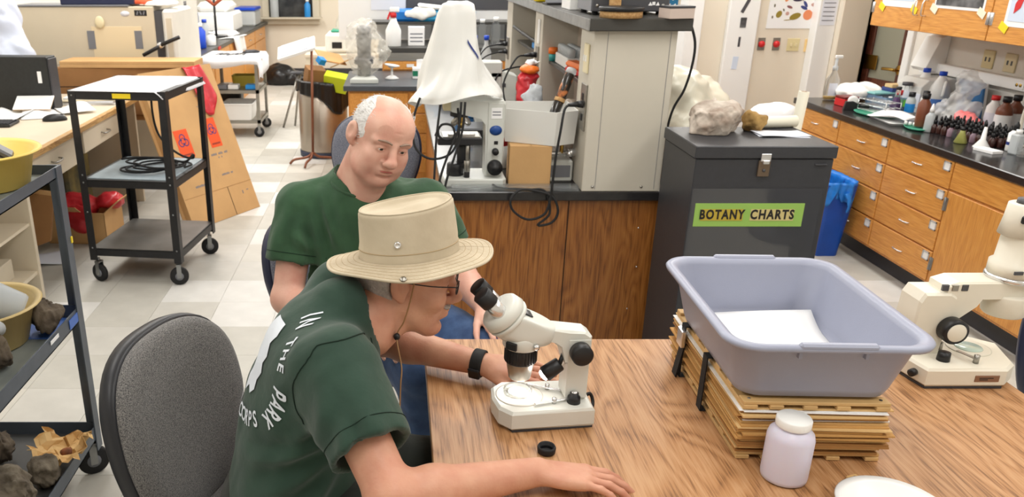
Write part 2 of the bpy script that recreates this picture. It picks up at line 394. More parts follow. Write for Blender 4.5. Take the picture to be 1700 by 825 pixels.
def wallbox(name, m, *b): return struct(MB().box(*b).build(name, m))
ceil_ = wallbox('ceiling', 'ceiling_white', XL, XR + 1.6, YF, YB, CEIL, CEIL + .1)
wallbox('wall_left', 'wall_white', XL - .12, XL, YF, YB, -.08, CEIL)
wallbox('wall_back', 'wall_cream', XL, 6.0, YB, YB + .12, -.08, CEIL)
wallbox('wall_front', 'wall_white', XL, XR + 1.5, YF - .12, YF, -.08, CEIL)
# right wall with the doorway beyond the bench (door opening Y 5.43..6.2)
DY0, DY1, DZ = 5.62, 6.22, 2.1
wr = MB(); wr.box(XR, XR + .12, YF, DY0, -.08, CEIL); wr.box(XR, XR + .12, DY1, PW, -.08, CEIL); wr.box(XR, XR + .12, DY0, DY1, DZ, CEIL)
struct(wr.build('wall_right', 'wall_white'))
wallbox('wall_poster', 'wall_cream', 2.16, XR + .12, PW, PW + .12, -.08, CEIL)
wallbox('wall_corridor', 'wall_cream', XR + 1.4, XR + 1.5, YF, YB, -.08, CEIL)
tr = MB(); tr.box(2.12, 2.24, PW - .03, PW + .14, 0, CEIL, .004)
struct(tr.build('trim_1', 'trim_white'))                            # white edge at the end of the poster wall
struct(MB().box(2.42, 2.64, PW - .05, PW, 0, CEIL, .006).build('trim_2', 'trim_white'))   # white painted post with stickers
struct(MB().box(XR - .2, XR, PW - .16, PW, 0, CEIL, .006).build('trim_3', 'wall_cream'))  # corner pier
struct(MB().box(XR - .34, XR - .2, PW - .1, PW, 0, CEIL, .006).build('trim_4', 'trim_white'))
fr = MB()
for y0, y1 in ((DY0 - .07, DY0), (DY1, DY1 + .07)): fr.box(XR - .02, XR + .13, y0, y1, 0, DZ + .07, .004)
fr.box(XR - .02, XR + .13, DY0 - .07, DY1 + .07, DZ, DZ + .07, .004)
struct(fr.build('trim_5', 'trim_white'))
# door, brown, ajar into the corridor, tall glass light, brass lever
mat('door_glass', (168, 168, 150), .35, trans=.3, bump=.15, bs=120)
d = thing('door_1', 'dark brown wooden door with a frosted glass light and brass handle', 'door', (XR + .08, DY1, 0), 0); d['kind'] = 'structure'
dw = DY1 - DY0 - .01; dm = MB(R(8, 'Z') @ T(0, 0, 0))
for a in ((-dw, -dw + .24, .02, 2.08), (-.06, 0, .02, 2.08)): dm.box(-.02, .02, a[0], a[1], a[2], a[3], .003)
for zz in ((.02, .3), (.74, .84), (1.95, 2.08)): dm.box(-.02, .02, -dw + .24, -.06, *zz)
dm.build('door_leaf', 'door_brown', d)
g = MB(R(8, 'Z')); g.box(-.004, .004, -dw + .24, -.06, .3, .74); g.box(-.004, .004, -dw + .24, -.06, .84, 1.95); g.build('door_glass', 'door_glass', d)
h = MB(R(8, 'Z')); h.cyl((-.02, -dw + .2, .93), (-.035, -dw + .2, .93), .032, n=20); h.cyl((-.035, -dw + .2, .93), (-.075, -dw + .2, .93), .011); h.tube(spline([(-.072, -dw + .2, .93), (-.078, -dw + .24, .932), (-.074, -dw + .31, .928)], 5), .011, 8)
h.build('door_handle', 'brass', d)
h = MB(R(8, 'Z')); h.box(-.024, -.018, -.14, -.01, .9, 1.0, .001); h.build('hinge', 'brass', d)
# far window in the back wall
w = thing('window_1', 'dark window in a cream frame on the far wall', 'window', (-1.52, YB - .03, .74)); w['kind'] = 'structure'
m = MB(); m.box(-.42, .42, -.05, .03, 0, .1, .005); m.box(-.42, -.32, -.05, .03, .1, 1.1, .005); m.box(.32, .42, -.05, .03, .1, 1.1, .005); m.box(-.42, .42, -.05, .03, 1.1, 1.2, .005)
m.build('window_frame', 'beige_paint', w)
mat('night_pane', (40, 42, 44), .12, c2=(86, 88, 88), vs=5, vlo=.4, vhi=.75); MB().box(-.32, .32, .0, .02, .1, 1.1).build('pane', 'night_pane', w)
# baseboards
struct(MB().box(XL, 6.0, YB - .015, YB, 0, .1).build('baseboard_back', 'charcoal'))

# ================================================================= right-hand bench: four base units, worktop
BX = 2.70
ZR = [.125, .283, .441, .600, .742]
mat('card_white', (240, 240, 238), .6); mat('gap_dark', (50, 30, 16), .8)
def pull(mb, y, z, w=.075):
    mb.tube(spline([(BX - .002, y - w / 2, z), (BX - .022, y - w / 2 + .004, z), (BX - .026, y, z), (BX - .022, y + w / 2 - .004, z), (BX - .002, y + w / 2, z)], 4), .0035, 8)
def drawer(par, y0, y1, z0, z1, card=True, handle=True):
    dr = MB().box(BX - .012, BX + .01, y0 + .004, y1 - .004, z0 + .004, z1 - .004, .0025).build('drawer', 'cab_wood', par)
    if handle: q = MB(); pull(q, (y0 + y1) / 2 , (z0 + z1) / 2 - .002); q.build('handle', 'chrome', dr)
    if card:
        yc, zc = y0 + .045, z1 - .033
        q = MB(); q.box(BX - .016, BX - .012, yc - .026, yc + .026, zc - .022, zc - .016); q.box(BX - .016, BX - .012, yc - .026, yc + .026, zc + .016, zc + .022)
        q.box(BX - .016, BX - .012, yc - .026, yc - .021, zc - .022, zc + .022); q.box(BX - .016, BX - .012, yc + .021, yc + .026, zc - .022, zc + .022); q.build('card_holder', mat('silver', (196, 196, 196), .4, .25), dr)
        MB().box(BX - .0135, BX - .012, yc - .021, yc + .021, zc - .016, zc + .016).build('card', 'card_white', dr)
def unit(label, y0, y1):
    t = thing('base_cabinet', label, 'cabinet', (0, 0, 0), 0, 'wooden base cabinets of the right bench')
    MB().box(BX, XR - .01, y0 + .001, y1 - .001, .115, .742).build('carcass', 'gap_dark' if 0 else 'cab_wood_v', t)
    MB().box(BX + .07, XR - .01, y0, y1, 0, .115).build('toe_kick', 'charcoal', t); return t
u = unit('wooden drawer unit at the far end of the right bench', 4.98, 5.56)
for k in range(4): drawer(u, 4.98, 5.56, ZR[k], ZR[k + 1])
u = unit('wooden drawer unit behind the blue waste bin', 4.44, 4.98)
for k in range(4): drawer(u, 4.44, 4.98, ZR[k], ZR[k + 1])
u = unit('wooden four-drawer unit between the bin and the big cupboard door', 3.89, 4.44)
for k in range(4): drawer(u, 3.89, 4.44, ZR[k], ZR[k + 1])
u = unit('wooden cupboard with one large door at the near end of the right bench', 2.95, 3.89)
drawer(u, 2.95, 3.89, .605, .742, False, False)
dd = MB().box(BX - .012, BX + .01, 2.954, 3.886, .129, .598, .0025).build('cupboard_door', 'cab_wood_v', u)
for zz in (.19, .50): q = MB(); q.cyl((BX - .014, 3.889, zz), (BX - .014, 3.889, zz + .065), .006, n=10); q.box(BX - .015, BX - .012, 3.87, 3.885, zz, zz + .065); q.build('hinge', 'galv', dd)
wt = thing('right_worktop', 'black worktop along the right wall crowded with lab bottles', 'worktop', (0, 0, 0))
MB().box(BX - .02, XR - .002, 2.9, 5.6, .742, .78, .004).build('top', 'black_top', wt)
MB().box(XR - .022, XR - .002, 2.9, 5.38, .78, .80, .002).build('backsplash', 'black_top', wt)

# upper cabinets
UX = 2.97; UZ = 1.262
uc = []
def upper(label, y0, y1, doors, hx):
    t = thing('wall_cabinet', label, 'cabinet', (0, 0, 0), 0, 'wooden wall cabinets over the right bench')
    MB().box(UX, XR - .004, y0 + .001, y1 - .001, UZ, 2.1, .002).build('carcass', 'cab_wood_v', t)
    for (a, b), hy, hn in zip(doors, hx[0], hx[1]):
        dd = MB().box(UX - .02, UX - .001, a + .003, b - .003, UZ + .003, 2.09, .0025).build('cabinet_door', 'cab_wood', t)
        if hy is not None:
            q = MB(); q.tube(spline([(UX - .02, hy, UZ + .09), (UX - .045, hy, UZ + .094), (UX - .05, hy, UZ + .13), (UX - .045, hy, UZ + .168), (UX - .02, hy, UZ + .172)], 4), .004, 8); q.build('handle', 'chrome', dd)
        q = MB(); q.cyl((UX - .022, hn, UZ + .08), (UX - .022, hn, UZ + .14), .007, n=10); q.box(UX - .0225, UX - .0195, hn - .014, hn + .014, UZ + .08, UZ + .14); q.build('hinge', 'chrome', dd)
    return t
upper('wooden wall cabinet with taped posters nearest the doorway', 4.275, 5.345, [(4.83, 5.345), (4.275, 4.83)], [(4.875, 4.80), (5.335, 4.285)])
upper('wooden wall cabinet at the right edge with a pale blue poster', 3.2, 4.273, [(3.74, 4.273), (3.2, 3.74)], [(None, None), (4.262, 3.21)])
def sheet_x(name, lab, cat, m, x, y0, y1, z0, z1, group=None):
    o = MB().box(x - .0015, x, y0, y1, z0, z1).build(name, m); tag(o, lab, cat, group); return o
mat('photo_dark', (50, 50, 52), .4, c2=(120, 120, 122), vs=14, vlo=.4, vhi=.7); mat('poster_blue', (206, 218, 236), .6)
def taped(lab, y0, y1, z0, z1, inner, mi, tm):
    t = thing('taped_poster', lab, 'poster', (0, 0, 0), 0, 'posters on the wall cabinets')
    MB().box(UX - .022, UX - .0205, y0, y1, z0, z1).build('sheet', 'paper', t)
    if mi: MB().box(UX - .0235, UX - .022, *inner).build('print', mi, t)
    for yy in (y0 + .01, y1 - .01):
        MB(T(0, yy, z0) @ R(25, 'X')).box(UX - .0245, UX - .0225, -.03, .03, -.025, .012).build('tape', tm, t)
    return t
taped('white poster with yellow tape on the wall cabinet by the door', 4.90, 5.25, 1.385, 1.8, (4.93, 5.22, 1.42, 1.77), 'poster_blue', 'yellow')
taped('dark photograph on a white sheet taped to the middle cabinet door', 4.33, 4.74, 1.40, 1.8, (4.345, 4.725, 1.415, 1.79), 'photo_dark', 'paper_cream')
pb = taped('pale blue poster with a red mark taped to the right cabinet door', 3.78, 4.17, 1.345, 1.8, (3.8, 4.15, 1.37, 1.79), 'poster_blue', 'yellow')
MB(T(UX - .0245, 4.09, 1.46) @ R(90, 'Y') @ R(25, 'Z')).prism([(-.05, -.01), (.02, -.022), (.06, 0), (.02, .02), (-.05, .012)], -.001, .001).build('red_mark', 'red', pb)
# raceway with outlets on the right wall
rw = thing('cable_raceway', 'white cable raceway running along the wall above the right bench', 'raceway', (0, 0, 0))
MB().box(XR - .05, XR - .001, 3.2, 5.36, .99, 1.05, .004).build('channel', 'trim_white', rw)
for k, yy in enumerate((4.82, 4.64)):
    t = thing('wall_outlet', ['beige outlet plate on the right wall nearer the door', 'cream double outlet plate on the right wall nearer the edge'][k], 'outlet', (XR, yy, 1.115), 0, 'outlets over the right bench')
    MB().box(-.01, -.0005, -.045, .045, -.05, .05, .003).build('plate', ['ivory_plate', 'cream_plastic'][k], t)
    for s in (-1, 1): MB().box(-.012, -.009, s * .016 - .006, s * .016 + .006, -.012, .012, .001).build('socket', 'grey_dark', t)
q = thing('wall_outlet', 'small brass coloured socket on the raceway over the bench', 'outlet', (XR - .05, 4.47, 1.02)); MB().box(-.004, -.0005, -.035, .035, -.02, .02, .001).build('plate', 'trim_white', q)
for s in (-1, 1): MB().cyl((-.004, s * .014, 0), (-.007, s * .014, 0), .009, n=12).build('socket', 'brass', q)

# ================================================================= poster wall things
P0 = PW - .001
t = thing('specimen_poster', 'specimen poster with colourful leaves and shells on the cream wall', 'poster', (2.92, P0, 1.17))
MB().box(-.20, .205, -.003, 0, 0, .62).build('sheet', 'paper', t)
cols = [mat('pr_%d' % i, c, .6) for i, c in enumerate([(50, 44, 70), (232, 150, 100), (190, 120, 130), (150, 130, 50), (60, 70, 130), (200, 160, 150), (120, 110, 90), (228, 140, 96), (140, 90, 90)])]
def blob(x, z, rx, rz, rot, c, n=14):
    MB(T(x, -.003, z) @ R(rot, 'Y') @ R(90, 'X')).prism([(rx * math.cos(2 * math.pi * k / n), rz * math.sin(2 * math.pi * k / n)) for k in range(n)], 0, .0012).build('picture', cols[c], t)
for b in [(.0, .085, .042, .022, -20, 3), (-.05, .06, .03, .003, -5, 3), (.09, .095, .034, .036, 0, 7), (.055, .145, .028, .011, 25, 4), (.062, .17, .026, .01, 55, 4), (-.12, .1, .02, .026, 30, 3), (-.075, .22, .016, .035, 15, 1), (-.125, .235, .015, .018, 0, 2),
          (.0, .20, .035, .012, 0, 0), (.002, .26, .012, .06, 0, 0), (-.05, .15, .022, .009, 20, 8), (.08, .25, .02, .012, 0, 8), (-.09, .13, .01, .006, 60, 6), (.14, .2, .008, .012, 0, 6), (.12, .165, .018, .012, 10, 5), (-.06, .105, .013, .013, 0, 5), (-.16, .16, .006, .012, 0, 6), (.04, .21, .004, .02, 0, 6), (-.165, .08, .006, .01, 0, 6), (.15, .085, .006, .01, 0, 6)]: blob(*b)
for a in range(5): blob(-.1 + .06 * a, .3 + .05 * (a % 2), .02, .015, 40 * a, a)
for k, xx_ in enumerate((2.705, 2.815)):
    t2 = thing('alarm_button', ['red push button on a grey plate beside the white post', 'red push button on a grey plate next to the beige switch'][k], 'button', (xx_, P0, 1.06), 0, 'red buttons on the wall')
    MB().box(-.027, .027, -.005, 0, -.045, .045, .002).build('plate', 'steel', t2); MB().lathe([(.024, .005), (.024, .014), (.018, .024), (.001, .028)], 18, R(90, 'X') @ T(0, 0, 0)).build('button_cap', 'red', t2)
t2 = thing('light_switch', 'beige double light switch on the cream wall', 'switch', (2.94, P0, 1.055)); MB().box(-.045, .045, -.005, 0, -.045, .045, .002).build('plate', 'ivory_plate', t2)
for s in (-1, 1): MB().box(s * .018 - .006, s * .018 + .006, -.014, -.004, -.012, .012, .002).build('toggle', 'cream_plastic', t2)
mat('peach', (236, 202, 140), .5); t2 = thing('light_switch', 'peach coloured single switch on the cream wall', 'switch', (3.055, P0, 1.05)); MB().box(-.032, .032, -.005, 0, -.046, .046, .002).build('plate', 'peach', t2); MB().box(-.015, .015, -.01, -.004, -.03, .03, .002).build('rocker', 'ivory_plate', t2)
t2 = thing('notice_sheet', 'white printed notice on the white trim beside the poster', 'notice', (3.11, PW - .1, 1.2)); MB().box(-.05, .055, -.002, -.0005, 0, .42).build('sheet', 'paper_cool', t2)
for k in range(9): MB().box(-.04, .043, -.0028, -.002, .03 + k * .03, .036 + k * .03).build('text_line', 'ink_grey', t2)
for k, (dx, dz, sx, sz, rot, m_, lb) in enumerate([(.0, 1.33, .012, .05, 25, 'grey_dark', 'dark strip sticker at the top of the white post'), (.0, 1.215, .022, .035, 0, 'photo_dark', 'small black and white drawing on the white post'), (-.01, 1.08, .008, .035, 0, 'grey_dark', 'narrow dark sticker in the middle of the white post'), (-.02, .93, .02, .045, 3, 'poster_blue', 'pale blue sticker low on the white post')]):
    o = MB(T(2.53 + dx, PW - .0515, dz) @ R(rot, 'Y')).box(-sx, sx, -.001, .001, -sz, sz).build('sticker', m_); tag(o, lb, 'sticker', 'stickers on the white post')
# measured points: a photo pixel carried to a known plane of the room (height z, distance Y, or side X)
_TH = math.atan(530 / 1370); _F = Vector((0, math.cos(_TH), -math.sin(_TH))); _U = Vector((0, math.sin(_TH), math.cos(_TH))); _C = Vector((0, 0, 1.653))
def _ray(x, y): return Vector(((x - 655) / 1370, 0, 0)) + _F - _U * ((y - 460) / 1370)
def pz(x, y, z): d = _ray(x, y); return _C + d * ((z - _C.z) / d.z)
def py(x, y, Y): d = _ray(x, y); return _C + d * (Y / d.y)
def cord(name, label, pts, r, m='black_rubber', group=None, n=6, parent=None):
    o = MB().tube(spline(pts, n), r, 8).build(name, m, parent)
    if not parent: tag(o, label, 'cord', group)
    return o
def grid_drape(prof, folds, seed, n=64, amp=.18, cx=0, cy=0, top_off=(0, 0), sx=1, sy=1):
    """a plastic dust cover: stacked rings that crease more towards the rim"""
    rg = random.Random(seed); ph = [rg.random() * 6.28 for _ in range(6)]; mb = MB(); rows = len(prof)
    vs = []; fs = []
    for i, (r, z) in enumerate(prof):
        t = i / (rows - 1); w = (1 - t)
        for k in range(n):
            a = 2 * math.pi * k / n
            q = 1 + amp * (0.25 + t) * (.5 * math.sin(folds * a + ph[0] + 2 * t) + .3 * math.sin((folds * 2 + 1) * a + ph[1] - 3 * t) + .2 * math.sin((folds * 3 + 2) * a + ph[2] + 5 * t))
            vs.append((cx + top_off[0] * w + r * q * math.cos(a) * sx, cy + top_off[1] * w + r * q * math.sin(a) * sy, z + .012 * t * math.sin(3 * a + ph[3])))
    for i in range(rows - 1):
        for k in range(n): k2 = (k + 1) % n; fs.append((i * n + k, (i + 1) * n + k, (i + 1) * n + k2, i * n + k2))
    fs.append(tuple(range(n)))
    return mb.add(vs, fs, True)

# ================================================================= island: wood body, black worktop, shelf spine
IY = 3.2
isl = thing('island_bench', 'lab island with an oak end panel under a black worktop', 'bench', (0, 0, 0))
b = MB(); b.box(.215, 1.58, IY + .03, IY + .05, 0, .742); b.build('end_panel', 'island_wood', isl)
MB().box(.705, .709, IY + .027, IY + .031, 0, .742).build('panel_seam', 'gap_dark', isl)
MB().box(.235, 1.56, IY + .05, 6.05, 0, .742).build('carcass', 'island_wood', isl)
MB().box(.19, 1.62, IY, 6.08, .742, .78, .004).build('worktop', 'black_top', isl)
for k, (x, z) in enumerate([(1.0, .62), (1.01, .45), (.99, .26), (.25, .6)]): MB(T(x, IY + .03, z) @ R(90, 'X')).lathe([(.004, 0), (.003, .002), (.0005, .003)], 10).build('screw', 'chrome', isl)
# spine
mat('spine_beige', (200, 194, 180), .55, var=.03, vs=2.5); mat('spine_pink', (186, 172, 158), .6, var=.03); mat('slab_dark', (62, 61, 58), .35, var=.08, vs=6)
sp = thing('shelf_spine', 'beige shelf spine standing on the island with a dark top slab', 'shelving', (0, 0, 0))
MB().box(.748, 1.06, IY + .005, IY + .23, .78, 1.40, .003).build('end_post', 'spine_beige', sp)
for x in (.80, 1.035): MB().box(x - .0006, x + .0006, IY + .0035, IY + .006, .79, 1.395).build('panel_joint', 'ink_grey', sp)
for x in (.79, .985): MB(T(x, IY + .005, .80) @ R(90, 'X')).lathe([(.006, 0), (.005, .003), (.0005, .005)], 10).build('bolt', 'steel', sp)
for y0, y1 in ((4.34, 4.57), (5.48, 5.72)): MB().box(.748, 1.06, y0, y1, .78, 1.40, .003).build('post', 'spine_beige', sp)
MB().box(.93, .95, IY + .23, 6.0, .78, 1.40).build('back_board', 'spine_pink', sp)
for y0, y1 in ((IY + .23, 4.34), (4.57, 5.48)):
    MB().box(.79, .93, y0, y1, 1.148, 1.165, .002).build('shelf', 'slab_dark', sp)
MB().prism([(.72, IY - .03), (1.10, IY - .03), (1.10, 6.0), (.72, 6.0)], 1.40, 1.445, inset=.003).build('top_slab', 'slab_dark', sp)
MB().box(.715, .72, IY - .03, 6.0, 1.403, 1.442).build('slab_edge', 'galv', sp)
def plate(label, x, y, z, w, h, m, sockets=0, group=None, cat='outlet'):
    t = thing('wall_plate', label, cat, (x, y, z), 0, group); MB().box(-.008, -.0003, -w / 2, w / 2, -h / 2, h / 2, .002).build('plate', m, t)
    for k in range(sockets): MB().box(-.011, -.007, -.014, .014, h * (.22 - .44 * k) - .014, h * (.22 - .44 * k) + .014, .003).build('socket', 'black_plastic', t)
    return t
plate('cream double switch plate high on the island end post', .748, 3.29, 1.29, .07, .11, 'cream_plastic', 0, 'plates on the island posts', 'switch')
for s in (-1, 1): MB().box(-.012, -.007, s * .015 - .004, s * .015 + .004, -.012, .012, .001).build('toggle', 'white_plastic', bpy.data.objects['wall_plate'])
plate('grey metal outlet box with a black plug on the island end post', .748, 3.28, 1.105, .085, .18, 'steel', 2, 'plates on the island posts')
plate('white plate high on the middle island post', .748, 4.42, 1.30, .05, .12, 'white_plastic', 0, 'plates on the island posts')
plate('grey metal outlet box with two black plugs on the middle post', .748, 4.44, 1.145, .08, .16, 'steel', 2, 'plates on the island posts')
plate('grey outlet box on the farthest island post', .748, 5.6, 1.10, .08, .14, 'steel', 2, 'plates on the island posts')
def plug(mb, x, y, z, d=(-1, 0, 0)):
    mb.cyl((x, y, z), (x - .022, y, z), .015, .013, 12); mb.cyl((x - .022, y, z), (x - .06, y, z - .004), .012, .006, 12)
def pcord(label, y, z, pts, r=.0045, group='black power cords on the island'):
    t = thing('mains_lead', label, 'cord', (0, 0, 0), 0, group); q = MB(); plug(q, .737, y, z); q.build('plug', 'black_plastic', t)
    MB().tube(spline([(.68, y, z - .004)] + pts, 7), r, 8).build('cable', 'black_rubber', t); return t
pcord('black power cord hanging in a loop over the island front edge', 3.25, 1.12, [(.655, 3.20, 1.105), (.64, 3.17, 1.03), (.628, 3.165, .93), (.622, 3.165, .82), (.62, 3.17, .77), (.60, 3.165, .70), (.535, 3.168, .675), (.475, 3.168, .71), (.462, 3.17, .757), (.50, 3.19, .79), (.56, 3.19, .787), (.625, 3.17, .77), (.652, 3.165, .71), (.63, 3.168, .662), (.575, 3.168, .652), (.62, 3.17, .70), (.60, 3.19, .785), (.53, 3.21, .787), (.42, 3.24, .787), (.39, 3.3, .80)], .005)
pcord('upper of two power cords plugged into the middle post', 4.45, 1.18, [(.63, 4.4, 1.165), (.56, 4.3, 1.06), (.56, 4.2, .97), (.60, 4.15, .90), (.56, 4.1, .83), (.5, 4.0, .79)])
pcord('lower of two power cords plugged into the middle post', 4.43, 1.125, [(.62, 4.4, 1.12), (.53, 4.3, 1.10), (.50, 4.25, 1.0), (.55, 4.2, .93), (.53, 4.1, .86), (.44, 4.0, .80), (.42, 3.8, .79)])
pcord('upper power cord at the farthest island post', 5.62, 1.125, [(.60, 5.6, 1.10), (.55, 5.55, 1.02), (.58, 5.5, .9), (.6, 5.4, .80)])
pcord('lower power cord at the farthest island post', 5.58, 1.08, [(.58, 5.5, 1.05), (.5, 5.45, .95), (.52, 5.4, .82), (.5, 5.3, .79)])
cord('aux_cord', 'thin black cord hanging down the right side of the spine', [(1.105, 3.22, 1.43), (1.125, 3.2, 1.36), (1.13, 3.21, 1.28), (1.118, 3.23, 1.18), (1.09, 3.25, 1.1), (1.075, 3.25, 1.0), (1.07, 3.25, .8)], .005)
cord('aux_cord', 'coiled black cord lying on the island behind the covered microscope', [(.5, 3.9, .79), (.56, 3.95, .84), (.63, 4.0, .87), (.68, 3.95, .84), (.62, 3.9, .80), (.55, 3.95, .83), (.6, 4.05, .86), (.67, 4.1, .80)], .005)

# things on the top slab
ZT = 1.4455
t = thing('grey_console', 'grey instrument box with vents and a white logo on the spine', 'instrument', (.765, 3.36, ZT))
MB().box(0, .30, 0, .26, .012, .2, .004).build('case', 'grey_dark', t); MB().box(-.003, .0, .005, .255, .014, .198).build('side_panel', 'grey_plastic', t)
for k in range(14):
    for j in range(3): MB().box(.055 + k * .006, .058 + k * .006, -.001, .0, .075 + j * .012, .083 + j * .012).build('vent', 'black_plastic', t)
for x in (.02, .27):
    for yy in (.03, .23): MB().cyl((x, yy, 0), (x, yy, .013), .012, n=12).build('foot', 'black_rubber', t)
for x in (.02, .275): MB(T(x, 0, .035) @ R(90, 'X')).lathe([(.007, 0), (.006, .002), (.001, .003)], 10).build('screw', 'steel', t)
for k, x in enumerate((.225, .238, .254)): MB(T(x, -.0005, .035) @ R(90, 'X')).prism([(-.008, 0), (.008, 0), (0, .014)] if k != 1 else [(-.006, .002), (.006, .002), (.006, .014), (-.006, .014)], 0, .001).build('logo', 'paper', t)
for k in range(3): MB(T(-.003, .05 + .0, .06 + .02 * k) @ R(-90, 'Y')).lathe([(.006, 0), (.004, .006), (.0005, .007)], 10).build('jack', 'black_plastic', t)
t = thing('round_tin', 'low round tin with a black band in front of the grey instrument', 'tin', (.845, 3.225, ZT)); MB().lathe([(.078, 0), (.078, .022), (.076, .024)], 40).build('body', 'cork', t); MB().lathe([(.083, .024), (.083, .036), (.08, .039), (.001, .039)], 40).build('lid', 'black_plastic', t)
o = MB(T(.845, 3.315, ZT) @ R(-6, 'X')).box(-.022, .022, 0, .012, 0, .2, .001).build('yellow_strip', 'cork'); tag(o, 'upright tan strip leaning against the grey instrument', 'wood strip')
t = thing('small_box', 'small pinkish cardboard box at the corner of the dark slab', 'box', (1.04, 3.19, ZT), 14); MB().box(-.05, .05, -.04, .04, 0, .036, .001).build('body', mat('box_pink', (196, 180, 170), .6), t); MB().box(-.051, .051, -.041, .041, .036, .044, .001).build('lid', 'charcoal', t)
t = thing('white_carton', 'plain white carton between the tablet and the grey instrument', 'box', (.775, 3.78, ZT)); MB().box(-.03, .05, -.09, .09, 0, .16, .002).build('body', 'white_plastic', t); MB().box(-.03, .05, -.09, .09, .16, .161).build('flap', 'paper', t)
t = thing('tablet_stand', 'small grey tablet on a stand on the spine', 'tablet', (.765, 4.12, ZT), 10); MB(R(-18, 'X')).box(-.05, .04, -.006, .006, .004, .14, .003).build('screen', 'grey_plastic', t); MB().box(-.05, .04, -.02, .05, 0, .01, .002).build('base', 'black_plastic', t)
t = thing('yellow_dish', 'yellow plastic dish at the far end of the slab', 'dish', (.75, 4.42, ZT)); MB().lathe([(.03, 0), (.042, .004), (.055, .05), (.058, .07), (.054, .07), (.05, .05), (.038, .008), (.001, .008)], 28).build('bowl', 'yellow', t)

# things on the inner shelves
SZ = 1.1655
t = thing('tube_rack', 'white rack of capped sample tubes on the nearer inner shelf', 'rack', (.85, 4.1, SZ)); MB().box(-.045, .045, -.15, .15, 0, .05, .003).build('block', 'white_plastic', t)
for j in range(7):
    for i in range(2): MB().lathe([(.018, .05), (.018, .085), (.014, .092), (.001, .093)], 14, T(-.022 + .044 * i, -.125 + .042 * j, 0)).build('tube', 'milky', t)
t = thing('orange_case', 'orange plastic case with a red base on the inner shelf', 'case', (.825, 3.80, SZ), 6); MB().box(-.03, .03, -.10, .10, 0, .022, .005).build('base', 'red', t); MB().box(-.03, .03, -.10, .10, .022, .05, .01).build('lid', 'orange', t)
t = thing('orange_cup', 'small orange topped teal cup beside the tube rack', 'cup', (.805, 4.31, SZ)); MB().lathe([(.02, 0), (.023, .035)], 20).build('cup', 'teal', t); MB().lathe([(.025, .035), (.025, .06), (.018, .066), (.001, .067)], 20).build('lid', 'orange', t)
t = thing('blue_box', 'flat blue tip box on the farther inner shelf', 'box', (.85, 4.9, SZ)); MB().box(-.05, .05, -.07, .07, 0, .03, .003).build('base', mat('tip_blue', (40, 140, 215), .35), t); MB().box(-.048, .048, -.068, .068, .03, .05, .003).build('lid', 'clear', t)
for k, yy in enumerate((4.72, 4.8)): tag(MB(T(.86, yy, SZ)).lathe([(.03, 0), (.032, .08), (.03, .09), (.001, .092)], 20).build('jar', 'milky'), ['nearer white plastic jar on the farther inner shelf', 'farther white plastic jar on the farther inner shelf'][k], 'jar', 'white jars on the inner shelf')
o = MB().tube(spline([(.75, 5.4, 1.25), (.76, 5.0, 1.235), (.78, 4.62, 1.22)], 5), .009, 8).build('clamp_rod', 'black_metal'); tag(o, 'black clamp rod across the far compartment of the spine', 'rod')

# worktop things near the front: covered compound microscope
mat('scope_grey', (206, 208, 202), .38, var=.02); mat('scope_dark', (40, 40, 42), .4)
ms = thing('compound_microscope', 'grey compound microscope under a white dust cover on the island', 'microscope', (.325, 3.36, .781))
b = MB(); b.prism([(-.125, -.095), (.115, -.095), (.13, -.07), (.13, .095), (-.10, .095), (-.135, .03)], 0, .035, inset=.006); b.build('base', 'scope_grey', ms)
b = MB(); b.prism([(.045, .03), (.115, .03), (.12, .33), (.11, .345), (-.10, .345), (-.10, .30), (.02, .275), (.045, .25)], -.05, .05, R(90, 'X'), inset=.006); b.build('arm', 'scope_grey', ms)
b = MB(); b.box(.05, .112, -.0535, -.05, .04, .335, .002); b.build('side_plate', 'scope_grey', ms)
b = MB(T(.082, -.054, .225) @ R(90, 'X')); b.lathe([(.02, 0), (.02, .001), (.001, .0012)], 24, sx=1.25); b.build('logo', mat('oval_blue', (28, 70, 140), .4), ms)
b = MB(); b.box(.062, .105, -.0548, -.0535, .272, .315); b.build('label', 'paper', ms)
for zz in (.285, .297): MB().box(.066, .1, -.0553, -.0547, zz, zz + .004).build('print', 'ink_grey', ms)
MB().box(.077, .093, -.0555, -.053, .168, .182, .001).build('switch', 'black_plastic', ms)
MB(T(.083, -.053, .14) @ R(90, 'X')).lathe([(.014, 0), (.013, .022), (.001, .024)], 16).build('dimmer', 'black_plastic', ms)
MB(T(.083, -.053, .075) @ R(90, 'X')).lathe([(.031, 0), (.031, .022), (.02, .024), (.018, .04), (.001, .042)], 28).build('focus_knob', 'black_plastic', ms)
b = MB(); b.box(-.15, .03, -.06, .06, .165, .195, .004); b.build('stage', 'scope_dark', ms)
MB().box(-.13, .02, -.055, .055, .195, .20, .001).build('stage_plate', 'steel', ms)
b = MB(); b.box(-.11, .0, -.05, -.03, .20, .21, .003); b.build('slide_holder', 'chrome', ms)
b = MB(); b.cyl((-.04, 0, .06), (-.04, 0, .165), .028, n=20); b.build('condenser', 'scope_dark', ms)
MB().cyl((-.075, -.02, .035), (-.075, -.02, .085), .036, .034, 24, .003).build('lamp_housing', 'black_plastic', ms)
b = MB(); b.cyl((-.03, -.065, .105), (-.03, -.065, .165), .007); b.cyl((-.03, -.065, .06), (-.03, -.065, .105), .013, n=14); b.build('stage_control', 'steel', ms)
MB().cyl((-.03, -.065, .03), (-.03, -.065, .062), .012, n=14, c=.002).build('stage_knob', 'black_plastic', ms)
b = MB(); b.lathe([(.04, .275), (.04, .29), (.03, .30)], 20, T(-.06, 0, 0)); b.build('nosepiece', 'black_plastic', ms)
